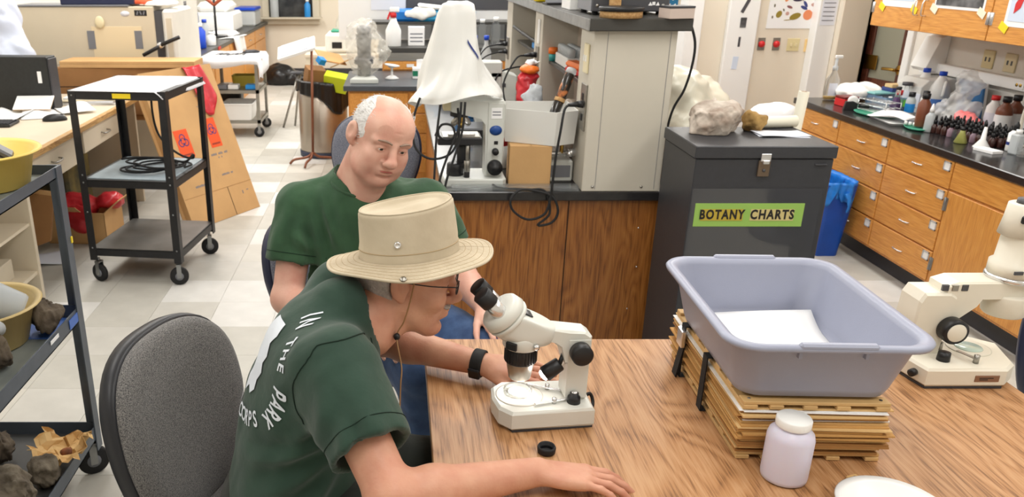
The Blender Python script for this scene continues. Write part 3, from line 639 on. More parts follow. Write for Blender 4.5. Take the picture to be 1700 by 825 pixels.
for a, m_ in ((-35, 'chrome'), (0, 'brass'), (35, 'steel')):
    MB(T(-.055, -.015, .285) @ R(a, 'Y') @ R(20, 'X')).lathe([(.012, -.06), (.014, -.045), (.014, 0)], 14).build('objective', m_, ms)
MB().box(-.13, -.07, -.04, .03, .30, .345, .004).build('head', 'cream_plastic', ms)
MB().box(-.16, -.12, -.03, .03, .355, .385, .004).build('camera_unit', 'black_plastic', ms)
# its dust cover: tall peak, flared rim, heavy folds
mat('dust_cover', (236, 236, 232), .38, var=.03, vs=6, bump=.2, bs=10, trans=.12)
def cover(u, v):
    a = 2 * math.pi * u; c_, s_ = math.cos(a), math.sin(a); q = (abs(c_) ** 3.2 + abs(s_) ** 3.2) ** (-1 / 3.2); q = q * (1 - v) + v * (1 + .25 * (q - 1))
    pr = [(.001, .705), (.03, .716), (.055, .705), (.066, .67), (.078, .60), (.095, .53), (.122, .46), (.15, .40), (.17, .36), (.178, .335)]; x = v * 9; i = min(int(x), 8); f_ = x - i
    r = pr[i][0] * (1 - f_) + pr[i + 1][0] * f_; z = pr[i][1] * (1 - f_) + pr[i + 1][1] * f_
    w = 1 + (.05 * math.sin(2 * a + 1.2 + 3 * v) + .05 * math.sin(5 * a - 4 * v + .5) * v + .035 * math.sin(11 * a + 9 * v) * v + .03 * math.sin(3 * a + 17 * v)) 
    return (-.075 - .012 * (1 - v) + r * q * w * c_ * (1.08 if c_ < 0 else .98) + .012 * math.sin(9 * v + 2 * a), .01 + r * q * w * s_ * .72, z + .03 * v * v * math.sin(a * 1.0 + 2.4) + .012 * v * math.sin(4 * a))
MB().grid(cover, 110, 48).build('dust_cover', 'dust_cover', ms)
MB().grid(lambda a, b: tuple(Vector(cover(.80 + .075 * a, .50 + .10 * a + .022 * b)) * 1.0 + Vector((.002, -.004, .001))), 8, 3).build('cover_print', 'ink_blue', ms)
ms.location = ms.location
for k, (pts, lb) in enumerate([([(.10, 3.28, 1.14), (.075, 3.25, 1.06), (.08, 3.22, .96), (.14, 3.2, .915), (.22, 3.22, .93), (.255, 3.25, 1.0), (.25, 3.28, 1.10)], 'loop of black cord sagging below the dust cover'),
          ([(.18, 3.26, 1.12), (.165, 3.22, 1.0), (.16, 3.2, .9), (.155, 3.18, .80), (.15, 3.17, .70)], 'leftmost black cord dropping from the covered microscope'),
          ([(.26, 3.24, 1.13), (.25, 3.22, 1.03), (.21, 3.2, .93), (.18, 3.18, .84), (.165, 3.17, .74), (.16, 3.17, .62)], 'middle black cord dropping from the covered microscope'),
          ([(.275, 3.24, 1.13), (.265, 3.22, 1.02), (.235, 3.2, .92), (.205, 3.18, .83), (.185, 3.172, .70), (.18, 3.17, .6)], 'rightmost black cord dropping from the covered microscope'),
          ([(.16, 3.23, 1.0), (.185, 3.22, 1.045), (.225, 3.22, 1.04), (.235, 3.22, 1.0), (.205, 3.22, .985), (.175, 3.22, 1.0), (.17, 3.22, 1.03)], 'small ring of black cord hanging by the objectives')]):
    cord('scope_cord', lb, pts, .0048, group='black cords of the covered microscope')
for k, (dz, dy, lb) in enumerate([(0, 0, 'clear acrylic sheet lying under the covered microscope'), (.009, .012, 'second acrylic sheet stacked at the island front edge')]):
    o = MB().box(.21 + .02 * k, .74, IY + .008 + dy, IY + .055 + dy, .7805 + dz, .788 + dz, .001).build('acrylic_sheet', 'clear'); tag(o, lb, 'acrylic sheet', 'acrylic sheets on the island')
# cardboard box and white tray with the patterned tube
t = thing('cardboard_box', 'small brown cardboard box under the white open tray', 'box', (.555, 3.35, .7805), -4); MB().box(-.085, .085, -.055, .085, 0, .165, .002).build('body', 'cardboard', t); MB().box(-.004, .004, -.057, .087, .1652, .166).build('tape', 'cork', t)
mat('tray_white', (232, 231, 226), .4, trans=.1)
t = thing('open_tray', 'white open plastic tray standing on the cardboard box', 'tray', (.59, 3.42, .9475), 0)
bt = [(-.135, -.045), (.05, -.14), (.14, -.09), (.14, .13), (-.12, .13)]
b = MB(); n = len(bt); W_ = 1.06
vo = [(x, y, 0) for x, y in bt] + [(x * W_, y * W_, .135) for x, y in bt]; vi = [(x * .96, y * .96, .004) for x, y in bt] + [(x * W_ * .965, y * W_ * .965, .135) for x, y in bt]
fs = [(0, 4, 3, 2, 1), (10, 11, 12, 13, 14)]
for k in range(5): k2 = (k + 1) % 5; fs += [(k, k2, 5 + k2, 5 + k), (10 + k2, 10 + k, 15 + k, 15 + k2), (5 + k, 5 + k2, 15 + k2, 15 + k)]
b.add(vo + vi, fs).build('shell', 'tray_white', t)
mat('tube_pattern', (30, 24, 20), .3, c2=(196, 120, 70), vs=26, vlo=.5, vhi=.62, coat=.4); mat('tube_black', (26, 20, 18), .25, c2=(90, 60, 44), vs=18, vlo=.55, vhi=.7, coat=.4)
t = thing('patterned_tube', 'dark floral patterned tube leaning in the white tray', 'tube', (.655, 3.43, 1.035)); dv = Vector((.075, .05, .185)).normalized(); A = lambda s: tuple(dv * s)
MB().cyl(A(-.03), A(.07), .021, n=20, c=.002).build('lower_half', 'tube_black', t); MB().cyl(A(.07), A(.085), .0225, n=20).build('ring', 'cork', t); MB().cyl(A(.085), A(.19), .021, n=20).build('upper_half', 'tube_pattern', t); MB().cyl(A(.19), A(.215), .023, .021, 20, .005).build('end_cap', 'milky', t)
s = SDF((.52, 3.56, .77), (.74, 3.76, 1.2), .006); s.cone((.62, 3.655, .83), (.61, 3.655, 1.10), .055, .03); s.plane((0, 0, .781), (0, 0, -1)); s.noise(.02, 55, 4); o = s.build('grey_bag', mat('bag_grey', (170, 174, 178), .35, var=.15, vs=20)); tag(o, 'crumpled pale grey plastic bag behind the patterned tube', 'bag')
s = SDF((.68, 3.64, .76), (.9, 3.98, 1.12), .007); s.ell((.79, 3.8, .88), (.06, .12, .11)); s.ell((.80, 3.78, 1.0), (.04, .08, .05)); s.noise(.014, 50, 9); s.plane((0, 0, .781), (0, 0, -1)); o = s.build('crinkled_bag', mat('bag_brown', (170, 150, 130), .25, alpha=.8, c2=(210, 205, 198), vs=14)); tag(o, 'crinkled clear bag on the worktop under the inner shelf', 'bag')
t = thing('gas_tap', 'chrome gas tap with a brass stem on the island end post', 'tap', (.73, 3.38, .90)); b = MB(); b.cyl((.018, 0, 0), (-.01, 0, 0), .018, n=16); b.cyl((-.01, 0, 0), (-.085, -.02, 0), .009, n=12); b.cyl((-.085, -.02, 0), (-.12, -.03, -.005), .007, .004, 12); b.build('body', 'chrome', t)
MB().cyl((-.04, -.01, 0), (-.04, -.01, .04), .008, n=12).build('stem', 'brass', t); MB(T(-.04, -.01, .04) @ R(25, 'Z')).box(-.035, .035, -.006, .006, -.004, .008, .003).build('lever', 'chrome', t)
MB(T(-.02, -.03, .0)).cyl((0, 0, 0), (0, -.05, .012), .006, n=10).build('side_nozzle', 'chrome', t)
t = thing('power_supply', 'small grey power supply beside the island end post', 'power supply', (.69, 3.42, .7805)); MB().box(-.05, .05, -.06, .06, 0, .09, .006).build('case', 'scope_grey', t); MB().box(-.04, .04, -.062, -.06, .02, .07).build('panel', 'grey_plastic', t)
for k, (x, y_, h_, lb) in enumerate([(.44, 3.62, .2, 'red topped white bottle behind the microscope arm')]):
    t = thing('sample_bottle', lb, 'bottle', (.475, 3.62, .7805)); MB().lathe([(.03, 0), (.032, .004), (.032, .1), (.001, .1)], 20).build('lower', 'white_plastic', t); MB().lathe([(.03, .1), (.03, .165)], 20).build('liquid_band', 'red', t); MB().lathe([(.026, .165), (.026, .205), (.001, .207)], 20).build('cap', 'milky', t)
s = SDF((.58, 4.02, .78), (.80, 4.3, 1.25), .007); s.cone((.665, 4.15, .84), (.665, 4.16, 1.08), .04, .05); s.ell((.665, 4.16, 1.10), (.05, .045, .03)); s.noise(.014, 45, 2); s.plane((0, 0, .781), (0, 0, -1)); o = s.build('biohazard_bag', 'red_bag'); tag(o, 'red waste bag standing in the spine compartment', 'bag')
s = SDF((.6, 4.05, 1.08), (.80, 4.3, 1.27), .007); s.ell((.665, 4.16, 1.145), (.05, .04, .02)); s.noise(.012, 60, 5); o = s.build('orange_lid_wrap', 'orange'); tag(o, 'crumpled orange wrapping on top of the red waste bag', 'wrapping')
s = SDF((.6, 4.05, 1.12), (.80, 4.3, 1.3), .007); s.ell((.67, 4.17, 1.172), (.03, .03, .014)); s.noise(.014, 90, 6); o = s.build('tissue', 'paper'); tag(o, 'white tissue crumpled over the red waste bag', 'tissue')
# second microscope farther down the island, boxy black and grey
t = thing('rear_microscope', 'black and grey microscope farther back on the island worktop', 'microscope', (.46, 4.35, .7805)); MB().box(-.12, .12, -.1, .1, 0, .05, .008).build('base', 'scope_dark', t); MB().box(.03, .09, -.05, .05, .05, .33, .006).build('arm', 'scope_grey', t); MB().box(-.12, .0, -.07, .07, .16, .19, .003).build('stage', 'black_plastic', t)
MB().box(-.1, .09, -.05, .05, .30, .38, .006).build('head', 'scope_grey', t)
for s_ in (-1, 1): MB().cyl((-.09, s_ * .03, .37), (-.16, s_ * .03, .44), .016, n=14).build('eyepiece', 'black_plastic', t)
MB().cyl((-.03, 0, .22), (-.03, 0, .30), .025, .03, 16).build('nosepiece', 'chrome', t); MB().lathe([(.035, 0), (.035, .03), (.001, .03)], 20, T(.06, -.05, .1) @ R(90, 'X')).build('focus_knob', 'black_plastic', t)
t = thing('blue_reagent_box', 'blue plastic box on the island worktop behind the dust cover', 'box', (.43, 4.9, .7805)); MB().box(-.08, .08, -.06, .06, 0, .2, .004).build('body', 'tip_blue', t); MB().box(-.083, .083, -.063, .063, .2, .22, .003).build('lid', 'white_plastic', t)
t = thing('sloped_console', 'grey sloping control box behind the covered microscope', 'instrument', (.56, 4.75, .7805)); MB(R(90, 'X')).prism([(-.1, 0), (.12, 0), (.12, .26), (.06, .28), (-.1, .34)], -.07, .07, inset=.004).build('case', 'scope_grey', t)
for i in range(3): MB().box(-.06 + .05 * i, -.04 + .05 * i, -.073, -.07, .2, .22).build('button', 'grey_dark', t)
t = thing('cork_roll', 'tan paper roll standing at the far end of the island', 'roll', (.47, 5.75, .7805)); MB().lathe([(.05, 0), (.05, .29), (.02, .29), (.02, .28)], 24).build('roll', 'cork', t); MB().lathe([(.018, .27), (.018, .292), (.001, .292)], 16).build('core', 'cardboard_dark', t)
t = thing('stack_of_lids', 'stack of pale plastic lids beside the tan roll', 'lids', (.36, 5.35, .7805))
for k in range(4): MB().lathe([(.07, .03 * k), (.075, .03 * k + .02), (.07, .03 * k + .026), (.001, .03 * k + .026)], 24).build('lid', 'milky', t)
for k, (x, y_) in enumerate(((.56, 5.95), (.64, 5.95))): t = thing('reagent_bottle', ['left clear reagent bottle at the far island end', 'right clear reagent bottle at the far island end'][k], 'bottle', (x, y_, .7805), 0, 'clear bottles at the far island end'); MB().lathe([(.035, 0), (.036, .01), (.036, .26), (.014, .31), (.014, .34)], 20).build('glass_body', 'milky', t); MB().lathe([(.018, .34), (.018, .37), (.001, .371)], 16).build('cap', 'cap_blue', t)

# right side of the island: two dust-covered instruments
mat('yellow_cover', (222, 218, 200), .28, var=.05, vs=5, bump=.25, bs=9, trans=.1)
s = SDF((1.1, 3.55, .77), (1.95, 4.75, 1.3), .011)
s.ell((1.45, 4.2, .85), (.22, .3, .16), k=.06).ell((1.42, 4.15, 1.05), (.12, .14, .11), k=.08).ell((1.5, 4.3, .95), (.2, .22, .14), k=.06).ell((1.68, 4.42, .93), (.10, .12, .07), k=.07)
s.noise(.02, 26, 12, 3); s.plane((0, 0, .781), (0, 0, -1)); o = s.build('covered_instrument', 'yellow_cover', smooth=2); tag(o, 'large instrument under a yellowish plastic cover behind the dark cabinet', 'covered instrument')
mat('white_cover', (234, 235, 238), .35, var=.03, bump=.2, bs=9)
s = SDF((1.55, 3.35, .6), (2.3, 4.3, 1.15), .01)
s.ell((1.765, 3.85, .80), (.12, .15, .2), k=.06).ell((1.765, 3.85, .95), (.09, .11, .07), k=.06)
s.noise(.016, 30, 21, 3); s.plane((0, 0, .601), (0, 0, -1)); 
t = thing('side_stand', 'small steel stand holding the white covered instrument', 'stand', (1.765, 3.85, 0)); MB().box(-.125, .125, -.18, .18, .57, .6, .003).build('top', 'steel', t)
for a in (-1, 1):
    for c in (-1, 1): MB().cyl((a * .11, c * .16, 0), (a * .11, c * .16, .57), .012).build('leg', 'steel', t)
o = s.build('covered_instrument', 'white_cover', smooth=2); tag(o, 'smaller instrument under a white cover behind the dark cabinet', 'covered instrument')

# ================================================================= dark chart cabinet
CX0, CX1, CY0, CY1, CZ = 1.035, 1.525, 2.80, 3.15, 1.05
mat('cab_paint', (58, 59, 63), .42, .1, var=.05, vs=60, bump=.06, bs=400)
cc = thing('chart_cabinet', 'dark grey metal cabinet with a green botany charts label', 'cabinet', (0, 0, 0))
MB().box(CX0 + .006, CX1 - .006, CY0 + .006, CY1, .0, CZ - .045, .003).build('body', 'cab_paint', cc)
ld = MB().box(CX0, CX1, CY0, CY1 + .004, CZ - .043, CZ, .003).build('lid', 'cab_paint', cc)
MB().box(CX0 + .02, CX0 + .06, CY0 + .004, CY0 + .006, .6, .61).build('seam', 'black_metal', cc)
lt = MB(); lt.box(1.258, 1.298, CY0 - .003, CY0 + .006, .945, 1.0, .001); o = lt.build('latch_plate', mat('latch_brown', (120, 104, 88), .4, .7), cc)
b = MB(); b.box(1.262, 1.296, CY0 - .006, CY0 + .001, .998, 1.025, .001); b.box(1.268, 1.29, CY0 - .014, CY0 - .002, .99, 1.004, .002); b.build('hasp', 'chrome', o)
MB(T(1.278, CY0 - .004, .967) @ R(90, 'X')).lathe([(.006, 0), (.005, .002), (.0005, .003)], 12).build('lock', 'grey_dark', o)
MB().box(1.455, 1.495, CY0 - .002, CY0 + .006, .985, .988).build('scratch', 'grey_dark', cc)
MB().box(1.018 + .025, 1.50, CY0 + .0035, CY0 + .0055, .63, .90).build('plastic_sleeve', mat('sleeve', (70, 71, 74), .12, coat=.6), cc)
lb = MB().box(1.06, 1.445, CY0 + .002, CY0 + .0035, .762, .847).build('label_card', mat('label_green', (150, 190, 92), .6), cc)
MB().box(1.083, 1.232, CY0 + .0008, CY0 + .0019, .784, .826).build('strip', mat('strip_yellow', (190, 166, 60), .6), lb); MB().box(1.258, 1.412, CY0 + .0008, CY0 + .0019, .784, .826).build('strip', mat('strip_tan', (206, 190, 130), .6), lb)
MF = lambda x, y, z: T(x, y, z) @ R(90, 'X')
text('lettering', 'BOTANY', .047, 'ink', MF(1.157, CY0 + .0005, .805), lb, spacing=1.2, sx=.74, extrude=.0003, offset=.0018); text('lettering', 'CHARTS', .047, 'ink', MF(1.335, CY0 + .0005, .805), lb, spacing=1.2, sx=.77, extrude=.0003, offset=.0018)
mat('rock_pale', (212, 202, 190), .85, c2=(136, 114, 98), vs=9, vdet=8, bump=.6, bs=60, vlo=.42, vhi=.68); mat('rock_tan', (176, 142, 84), .85, c2=(120, 92, 52), vs=14, bump=.5, bs=70); mat('rock_brown', (104, 92, 76), .9, c2=(62, 52, 42), vs=16, vdet=8, bump=.8, bs=70, vlo=.35, vhi=.7)
mat('rock_grey', (128, 118, 102), .9, c2=(84, 74, 62), vs=18, vdet=8, bump=.8, bs=80); mat('rock_cream', (196, 180, 140), .9, c2=(150, 128, 92), vs=22, bump=.9, bs=90)
def rock(name, label, c, r, m, seed, amp=.02, freq=30, h=.005, rz=0, cuts=13, flat=None):
    """faceted lump: ellipsoid chopped by random planes, then roughened"""
    rg = random.Random(seed); c = Vector(c); e = max(r) * 1.35
    s = SDF(c - Vector((e, e, e)), c + Vector((e, e, e)), h); Rz = R(rz, 'Z'); s.ell(c, r, Rz, 0)
    for k in range(cuts):
        n = Vector((rg.gauss(0, 1), rg.gauss(0, 1), rg.gauss(0, .9))).normalized(); ln = Rz.to_3x3().inverted() @ n
        sup = math.sqrt(sum((ln[i] * r[i]) ** 2 for i in range(3))); s.plane(c + n * sup * rg.uniform(.62, .85), n, .002)
    s.noise(amp * min(r), freq / max(r) * .1 * 2.0, seed, 4); s.plane((0, 0, c.z - r[2] * .72), (0, 0, -1), .002)
    o = s.build(name, m, smooth=0); return tag(o, label, 'rock')
rock('boulder', 'large pale jagged rock on the dark cabinet', (1.185, 3.04, 1.05 + .054), (.125, .085, .075), 'rock_pale', 5, .16, 30, .0045, 8)
rock('stone', 'small tan rock beside the large pale rock on the cabinet', (1.338, 3.07, 1.05 + .033), (.052, .05, .046), 'rock_tan', 8, .12, 26, .0035)
t = thing('chart_roll', 'rolled white chart lying on the dark cabinet behind the tan rock', 'roll', (1.44, 3.12, CZ + .022)); MB().cyl((-.09, .0, 0), (.09, .03, 0), .022, n=24, c=.001).build('roll', mat('roll_cream', (232, 228, 210), .6), t)
for k, (a, lb_) in enumerate(((-6, 'lower white paper sheet on the dark cabinet'), (3, 'upper white paper sheet on the dark cabinet'))):
    o = MB(T(1.41, 3.0, CZ + .002 + .0035 * k) @ R(a, 'Z')).grid(lambda u, v: ((u - .5) * .18, (v - .5) * .1, .002 * math.sin(5 * u + k)), 10, 4).build('paper_sheet', 'paper_cool', solid=.0015); tag(o, lb_, 'paper', 'papers on the dark cabinet')
t = thing('leaning_roll', 'cream rolled chart leaning between the cabinet and the bench', 'roll', (1.665, 3.50, 0)); _e = py(1335, 152, 3.55) - Vector((1.665, 3.50, 0)); MB().cyl((0, 0, .01), _e, .022, n=20).build('roll', 'roll_cream', t); MB().cyl(_e, _e * 1.001, .012, n=16).build('core', 'cardboard_dark', t)
# blue waste bin with a blue liner
t = thing('waste_bin', 'blue plastic waste bin with a blue liner by the drawers', 'bin', (2.56, 4.74, 0), 0)
def rrect(w, d, r, n=5): return [(sx * (w - r) + r * math.cos(a), sy * (d - r) + r * math.sin(a)) for sx, sy, a0 in ((1, 1, 0), (-1, 1, 90), (-1, -1, 180), (1, -1, 270)) for a in [math.radians(a0 + 90 * i / n) for i in range(n + 1)]]
def tub(mb, w0, d0, w1, d1, h, th, r0, r1, n=5, floor_=.004, lip=0):
    a = rrect(w0, d0, r0, n); b_ = rrect(w1, d1, r1, n); ai = rrect(w0 - th, d0 - th, max(r0 - th, .002), n); bi = rrect(w1 - th, d1 - th, max(r1 - th, .002), n); N = len(a)
    rings = [[(x, y, 0) for x, y in a], [(x, y, h) for x, y in b_]]
    if lip: rings[1:] = [[(x, y, h - .006) for x, y in b_], [(x, y, h - .008) for x, y in rrect(w1 + lip, d1 + lip, r1 + lip, n)], [(x, y, h) for x, y in rrect(w1 + lip, d1 + lip, r1 + lip, n)]]
    rings += [[(x, y, h) for x, y in bi], [(x, y, floor_) for x, y in ai]]
    vs = [p for r_ in rings for p in r_]; fs = [tuple(range(N))[::-1], tuple((len(rings) - 1) * N + k for k in range(N))]
    for i in range(len(rings) - 1):
        for k in range(N): k2 = (k + 1) % N; fs.append((i * N + k, i * N + k2, (i + 1) * N + k2, (i + 1) * N + k))
    mb.add(vs, fs, False); return mb
tub(MB(), .075, .12, .10, .165, .44, .004, .03, .04).build('bucket', 'blue', t)
def liner(u, v):
    a = 2 * math.pi * u; c_, s_ = math.cos(a), math.sin(a); q = (abs(c_) ** 4 + abs(s_) ** 4) ** -.25
    w = .004 * math.sin(17 * a + 3 * v) + .006 * math.sin(9 * a) * v; dr = [.0, .008, .012, .016][min(3, int(v * 3.99))]
    z = .36 + .10 * (v / .4) if v < .4 else .46 - (v - .4) / .6 * (.11 + .035 * math.sin(5 * a + 1) + .02 * math.sin(11 * a))
    return ((.092 + (0 if v < .4 else .014) + w) * q * c_, (.157 + (0 if v < .4 else .014) + w) * q * s_, z)
MB().grid(liner, 96, 12).build('liner', 'bag_blue', t, solid=.001)
MB().tube(spline([(.02, -.182, .40), (.03, -.196, .37), (.035, -.20, .33), (.03, -.196, .29)], 4), [.024] * 4 + [.018] * 4 + [.012] * 4 + [.004], 10, flat=.5).build('liner_knot', 'bag_blue', t)
# tall cabinet and patterned box seen past the island, before the far room
t = thing('grey_locker', 'grey locker with a blue patterned box on top past the island', 'locker', (2.0, 7.2, 0)); MB().box(-.12, .3, -.2, .25, 0, 1.22, .004).build('body', mat('locker_grey', (176, 180, 184), .5), t); MB().box(-.11, .29, -.204, -.2, .7, 1.2).build('door_panel', 'grey_plastic', t)
t = thing('patterned_box', 'blue box with a white wave pattern on the grey locker', 'box', (2.09, 7.15, 1.2205)); MB().box(-.19, .2, -.14, .1, 0, .16, .002).build('body', mat('box_blue', (20, 110, 160), .5), t)
for k in range(9):
    for j in range(3): MB(T(-.17 + .042 * k, -.1405, .025 + .05 * j) @ R(-35, 'Y')).box(-.018, .018, -.0008, .0005, -.004, .004).build('wave', 'paper', t)
t = thing('side_cart', 'small wooden stand with white boxes past the island end', 'stand', (1.86, 5.6, 0)); MB().box(-.1, .16, -.15, .15, .0, .82, .003).build('body', 'light_oak', t)
tag(MB(T(1.89, 5.6, .8205)).box(-.1, .1, -.12, .12, 0, .05, .004).build('case', 'grey_dark'), 'black case lying on the wooden stand', 'case')
tag(MB(T(1.88, 5.6, .871)).box(-.1, .1, -.12, .12, 0, .06, .004).build('carton', 'white_plastic'), 'white carton stacked on the black case', 'box')
# ================================================================= glassware and bottles on the right worktop
ZB = .7805
def at(x, y): p = pz(x, y, ZB); return (p.x, p.y, ZB)
def bottle(name, label, loc, prof, m, cap, cm, group=None, label_band=None, n=20, cat='bottle', sx=1, sy=1):
    t = thing(name, label, cat, loc, 0, group); MB().lathe(prof, n, sx=sx, sy=sy).build('body', m, t)
    MB().lathe(cap, max(12, n - 4)).build('cap', cm, t)
    if label_band: r, z0, z1, lm = label_band; MB().lathe([(r, z0), (r, z1)], n, sx=sx, sy=sy, close=False).build('paper_label', lm, t)
    return t
t = thing('spray_bottle', 'clear pump spray bottle at the far end of the right worktop', 'spray bottle', (2.87, 5.5, ZB))
MB().lathe([(.035, 0), (.045, .006), (.05, .06), (.045, .13), (.018, .175), (.016, .19)], 20, sx=1, sy=.6).build('body', 'clear', t); MB().lathe([(.04, .005), (.044, .02), (.0442, .024), (.001, .024)], 20, sx=1, sy=.58).build('liquid', mat('amber_liquid', (200, 160, 80), .2), t)
MB().lathe([(.017, .19), (.017, .215), (.009, .22), (.009, .27)], 14).build('collar', 'milky', t); MB().box(-.012, .035, -.01, .01, .265, .285, .004).build('pump_head', 'white_plastic', t); MB().box(-.035, .02, -.0305, -.029, .03, .11).build('paper_label', 'paper_cool', t)
t = thing('red_case', 'small red box near the tape dispenser', 'box', (2.86, 5.27, ZB), 8); MB().box(-.05, .05, -.05, .05, 0, .045, .003).build('base', 'red', t); MB().box(-.05, .05, -.05, .05, .046, .06, .003).build('lid', mat('red_dark', (110, 30, 26), .4), t)
t = thing('tape_dispenser', 'black desk tape dispenser with a white roll', 'tape dispenser', (2.83, 5.1, ZB), -20); MB(R(90, 'X')).prism([(-.07, 0), (.07, 0), (.075, .035), (.03, .03), (-.02, .055), (-.06, .05)], -.022, .022, inset=.004).build('body', 'black_plastic', t); MB(T(-.02, .012, .055) @ R(90, 'X')).lathe([(.03, 0), (.03, .02), (.016, .021)], 20).build('tape_roll', 'white_plastic', t)
s = SDF((2.82, 5.2, .77), (3.2, 5.58, .96), .006); s.ell((3.0, 5.4, .85), (.13, .13, .05)); s.noise(.012, 45, 3); s.plane((0, 0, ZB), (0, 0, -1)); tag(s.build('wrapped_bundle', 'white_bag'), 'white plastic wrapped bundle behind the tape dispenser', 'bundle')
t = thing('serving_tray', 'green oval tray under the wire tube rack', 'tray', (2.86, 4.93, ZB), 12); MB().lathe([(.09, 0), (.1, .004), (.112, .012), (.108, .013), (.096, .006), (.001, .005)], 36, sx=.8, sy=1.3).build('dish', 'green_tray', t)
t = thing('wire_rack', 'wire test tube rack standing on the green tray', 'rack', (2.89, 4.96, ZB + .0135), 12)
for z_ in (.004, .035, .065):
    for k in range(9): MB().tube([(-.05, -.11 + .0275 * k, z_), (.05, -.11 + .0275 * k, z_)], .0014, 5).build('wire', 'chrome', t)
    for x in (-.05, -.017, .017, .05): MB().tube([(x, -.11, z_), (x, .11, z_)], .0017, 5).build('wire', 'chrome', t)
for x in (-.05, .05):
    for y_ in (-.11, .11): MB().tube([(x, y_, 0), (x, y_, .07)], .0022, 6).build('upright_wire', 'chrome', t)
t = thing('blue_tub', 'pale blue clear tub of small vials behind the wire rack', 'tub', (3.08, 5.2, ZB), 5); tub(MB(), .085, .10, .09, .105, .075, .003, .012, .014).build('tub', mat('blue_clear', (150, 190, 225), .15, trans=.6, alpha=.8), t)
for k in range(8): tag(MB(T(3.03 + .033 * (k % 4), 5.15 + .06 * (k // 4), ZB + .005)).lathe([(.011, 0), (.011, .06), (.001, .061)], 10).build('vial', 'grey_dark' if k % 2 else 'white_plastic'), ['white', 'dark'][k % 2] + ' vial standing in the pale blue tub', 'vial', ['white', 'dark'][k % 2] + ' vials in the blue tub')
t = thing('tub_lid', 'flat teal tray lying across the pale blue tub', 'tray', (3.08, 5.27, ZB + .0765), 10); MB().box(-.10, .10, -.05, .07, 0, .012, .003).build('plate', mat('teal_pale', (130, 190, 190), .4), t)
tag(MB(T(3.15, 5.28, ZB + .0895) @ R(8, 'Z')).box(-.05, .05, -.05, .05, 0, .022, .002).build('notebook', mat('navy', (36, 56, 120), .5)), 'dark blue box on the teal tray', 'box')
tag(MB(T(3.15, 5.28, ZB + .112) @ R(8, 'Z')).box(-.045, .04, -.035, .035, 0, .022, .003).build('sponge', mat('sponge', (222, 190, 140), .9, bump=.5)), 'tan sponge block on the dark blue box', 'sponge')
bottle('reagent_bottle', 'clear bottle with a red cap among the small dark caps', (3.05, 5.05, ZB), [(.028, 0), (.03, .004), (.03, .07), (.014, .095), (.014, .1)], 'clear', [(.02, .1), (.02, .128), (.001, .129)], 'red')
t = bottle('erlenmeyer_flask', 'glass flask with purple liquid', (2.97, 4.93, ZB), [(.045, 0), (.047, .004), (.014, .11), (.013, .15), (.016, .152)], 'glass', [(.015, .15), (.016, .165), (.001, .166)], 'black_plastic', cat='flask'); MB().lathe([(.042, .003), (.03, .04), (.012, .105), (.001, .105)], 20).build('liquid', 'purple', t)
bottle('reagent_bottle', 'clear bottle with a green label and grey stopper', (3.12, 5.10, ZB), [(.03, 0), (.032, .004), (.032, .085), (.014, .12), (.013, .15)], 'clear', [(.03, .15), (.03, .168), (.001, .17)], 'grey_dark', None, (.0325, .025, .065, mat('green_label', (110, 200, 70), .5)))
bottle('reagent_bottle', 'blue labelled bottle left of the white jugs', (3.05, 4.92, ZB), [(.024, 0), (.026, .004), (.026, .09), (.014, .11)], 'milky', [(.018, .11), (.018, .135), (.001, .136)], 'black_plastic', None, (.0265, .02, .07, 'tip_blue'))
bottle('reagent_bottle', 'white bottle with a black cap left of the white jugs', (3.12, 4.90, ZB), [(.024, 0), (.026, .004), (.026, .10), (.014, .12)], 'white_plastic', [(.018, .12), (.018, .145), (.001, .146)], 'black_plastic', None, (.0265, .02, .07, 'paper_cool'))
for k, (x, y_) in enumerate(((3.25, 5.15), (3.25, 4.99))):
    t = thing('plastic_jug', ['white plastic jug with a blue cap farther from the edge', 'white plastic jug with a blue cap nearer the blue folder'][k], 'jug', (x, y_, ZB), 20, 'white jugs with blue caps')
    MB().lathe([(.052, 0), (.058, .006), (.06, .11), (.052, .16), (.02, .215), (.018, .225)], 24, sx=1, sy=.95).build('body', 'white_plastic', t); MB().lathe([(.021, .222), (.021, .245), (.001, .246)], 16).build('cap', 'cap_blue', t)
    MB().tube(spline([(-.02, -.045, .19), (-.045, -.062, .16), (-.052, -.064, .11)], 4), .009, 8).build('grip', 'white_plastic', t); MB().lathe([(.0605, .02), (.0612, .09)], 24, sx=1, sy=.95, close=False).build('paper_label', mat('label_blue', (90, 140, 220), .5), t)
t = thing('sheet_tray', 'white tray holding papers and a blue marker', 'tray', (2.88, 4.72, ZB), -6); tub(MB(), .10, .14, .115, .155, .014, .003, .015, .02).build('pan', 'white_plastic', t)
o = MB(T(2.88, 4.73, ZB + .018) @ R(18, 'Z')).grid(lambda u, v: ((u - .5) * .19, (v - .5) * .26, .012 * math.sin(4 * u + 5 * v) + .012), 12, 12).build('crumpled_paper', 'paper', solid=.001); tag(o, 'crumpled white paper on the white tray', 'paper')
tag(MB(T(2.96, 4.65, ZB + .042) @ R(60, 'Z') @ R(90, 'Y')).lathe([(.007, -.03), (.007, .03), (.001, .035)], 10).build('marker', 'teal'), 'teal marker lying on the crumpled paper', 'marker')
t = thing('serving_tray', 'small green tray with a brown bottle on it', 'tray', (2.86, 4.51, ZB), -20); MB().lathe([(.07, 0), (.08, .004), (.09, .012), (.086, .013), (.076, .006), (.001, .005)], 36, sx=.7, sy=1.2).build('dish', 'green_tray', t)
bottle('brown_bottle', 'brown plastic bottle with a black cap on the green tray', (2.875, 4.51, ZB + .0135), [(.03, 0), (.032, .004), (.032, .12), (.016, .145), (.015, .15)], 'brown_plastic', [(.02, .15), (.02, .176), (.001, .177)], 'black_plastic')
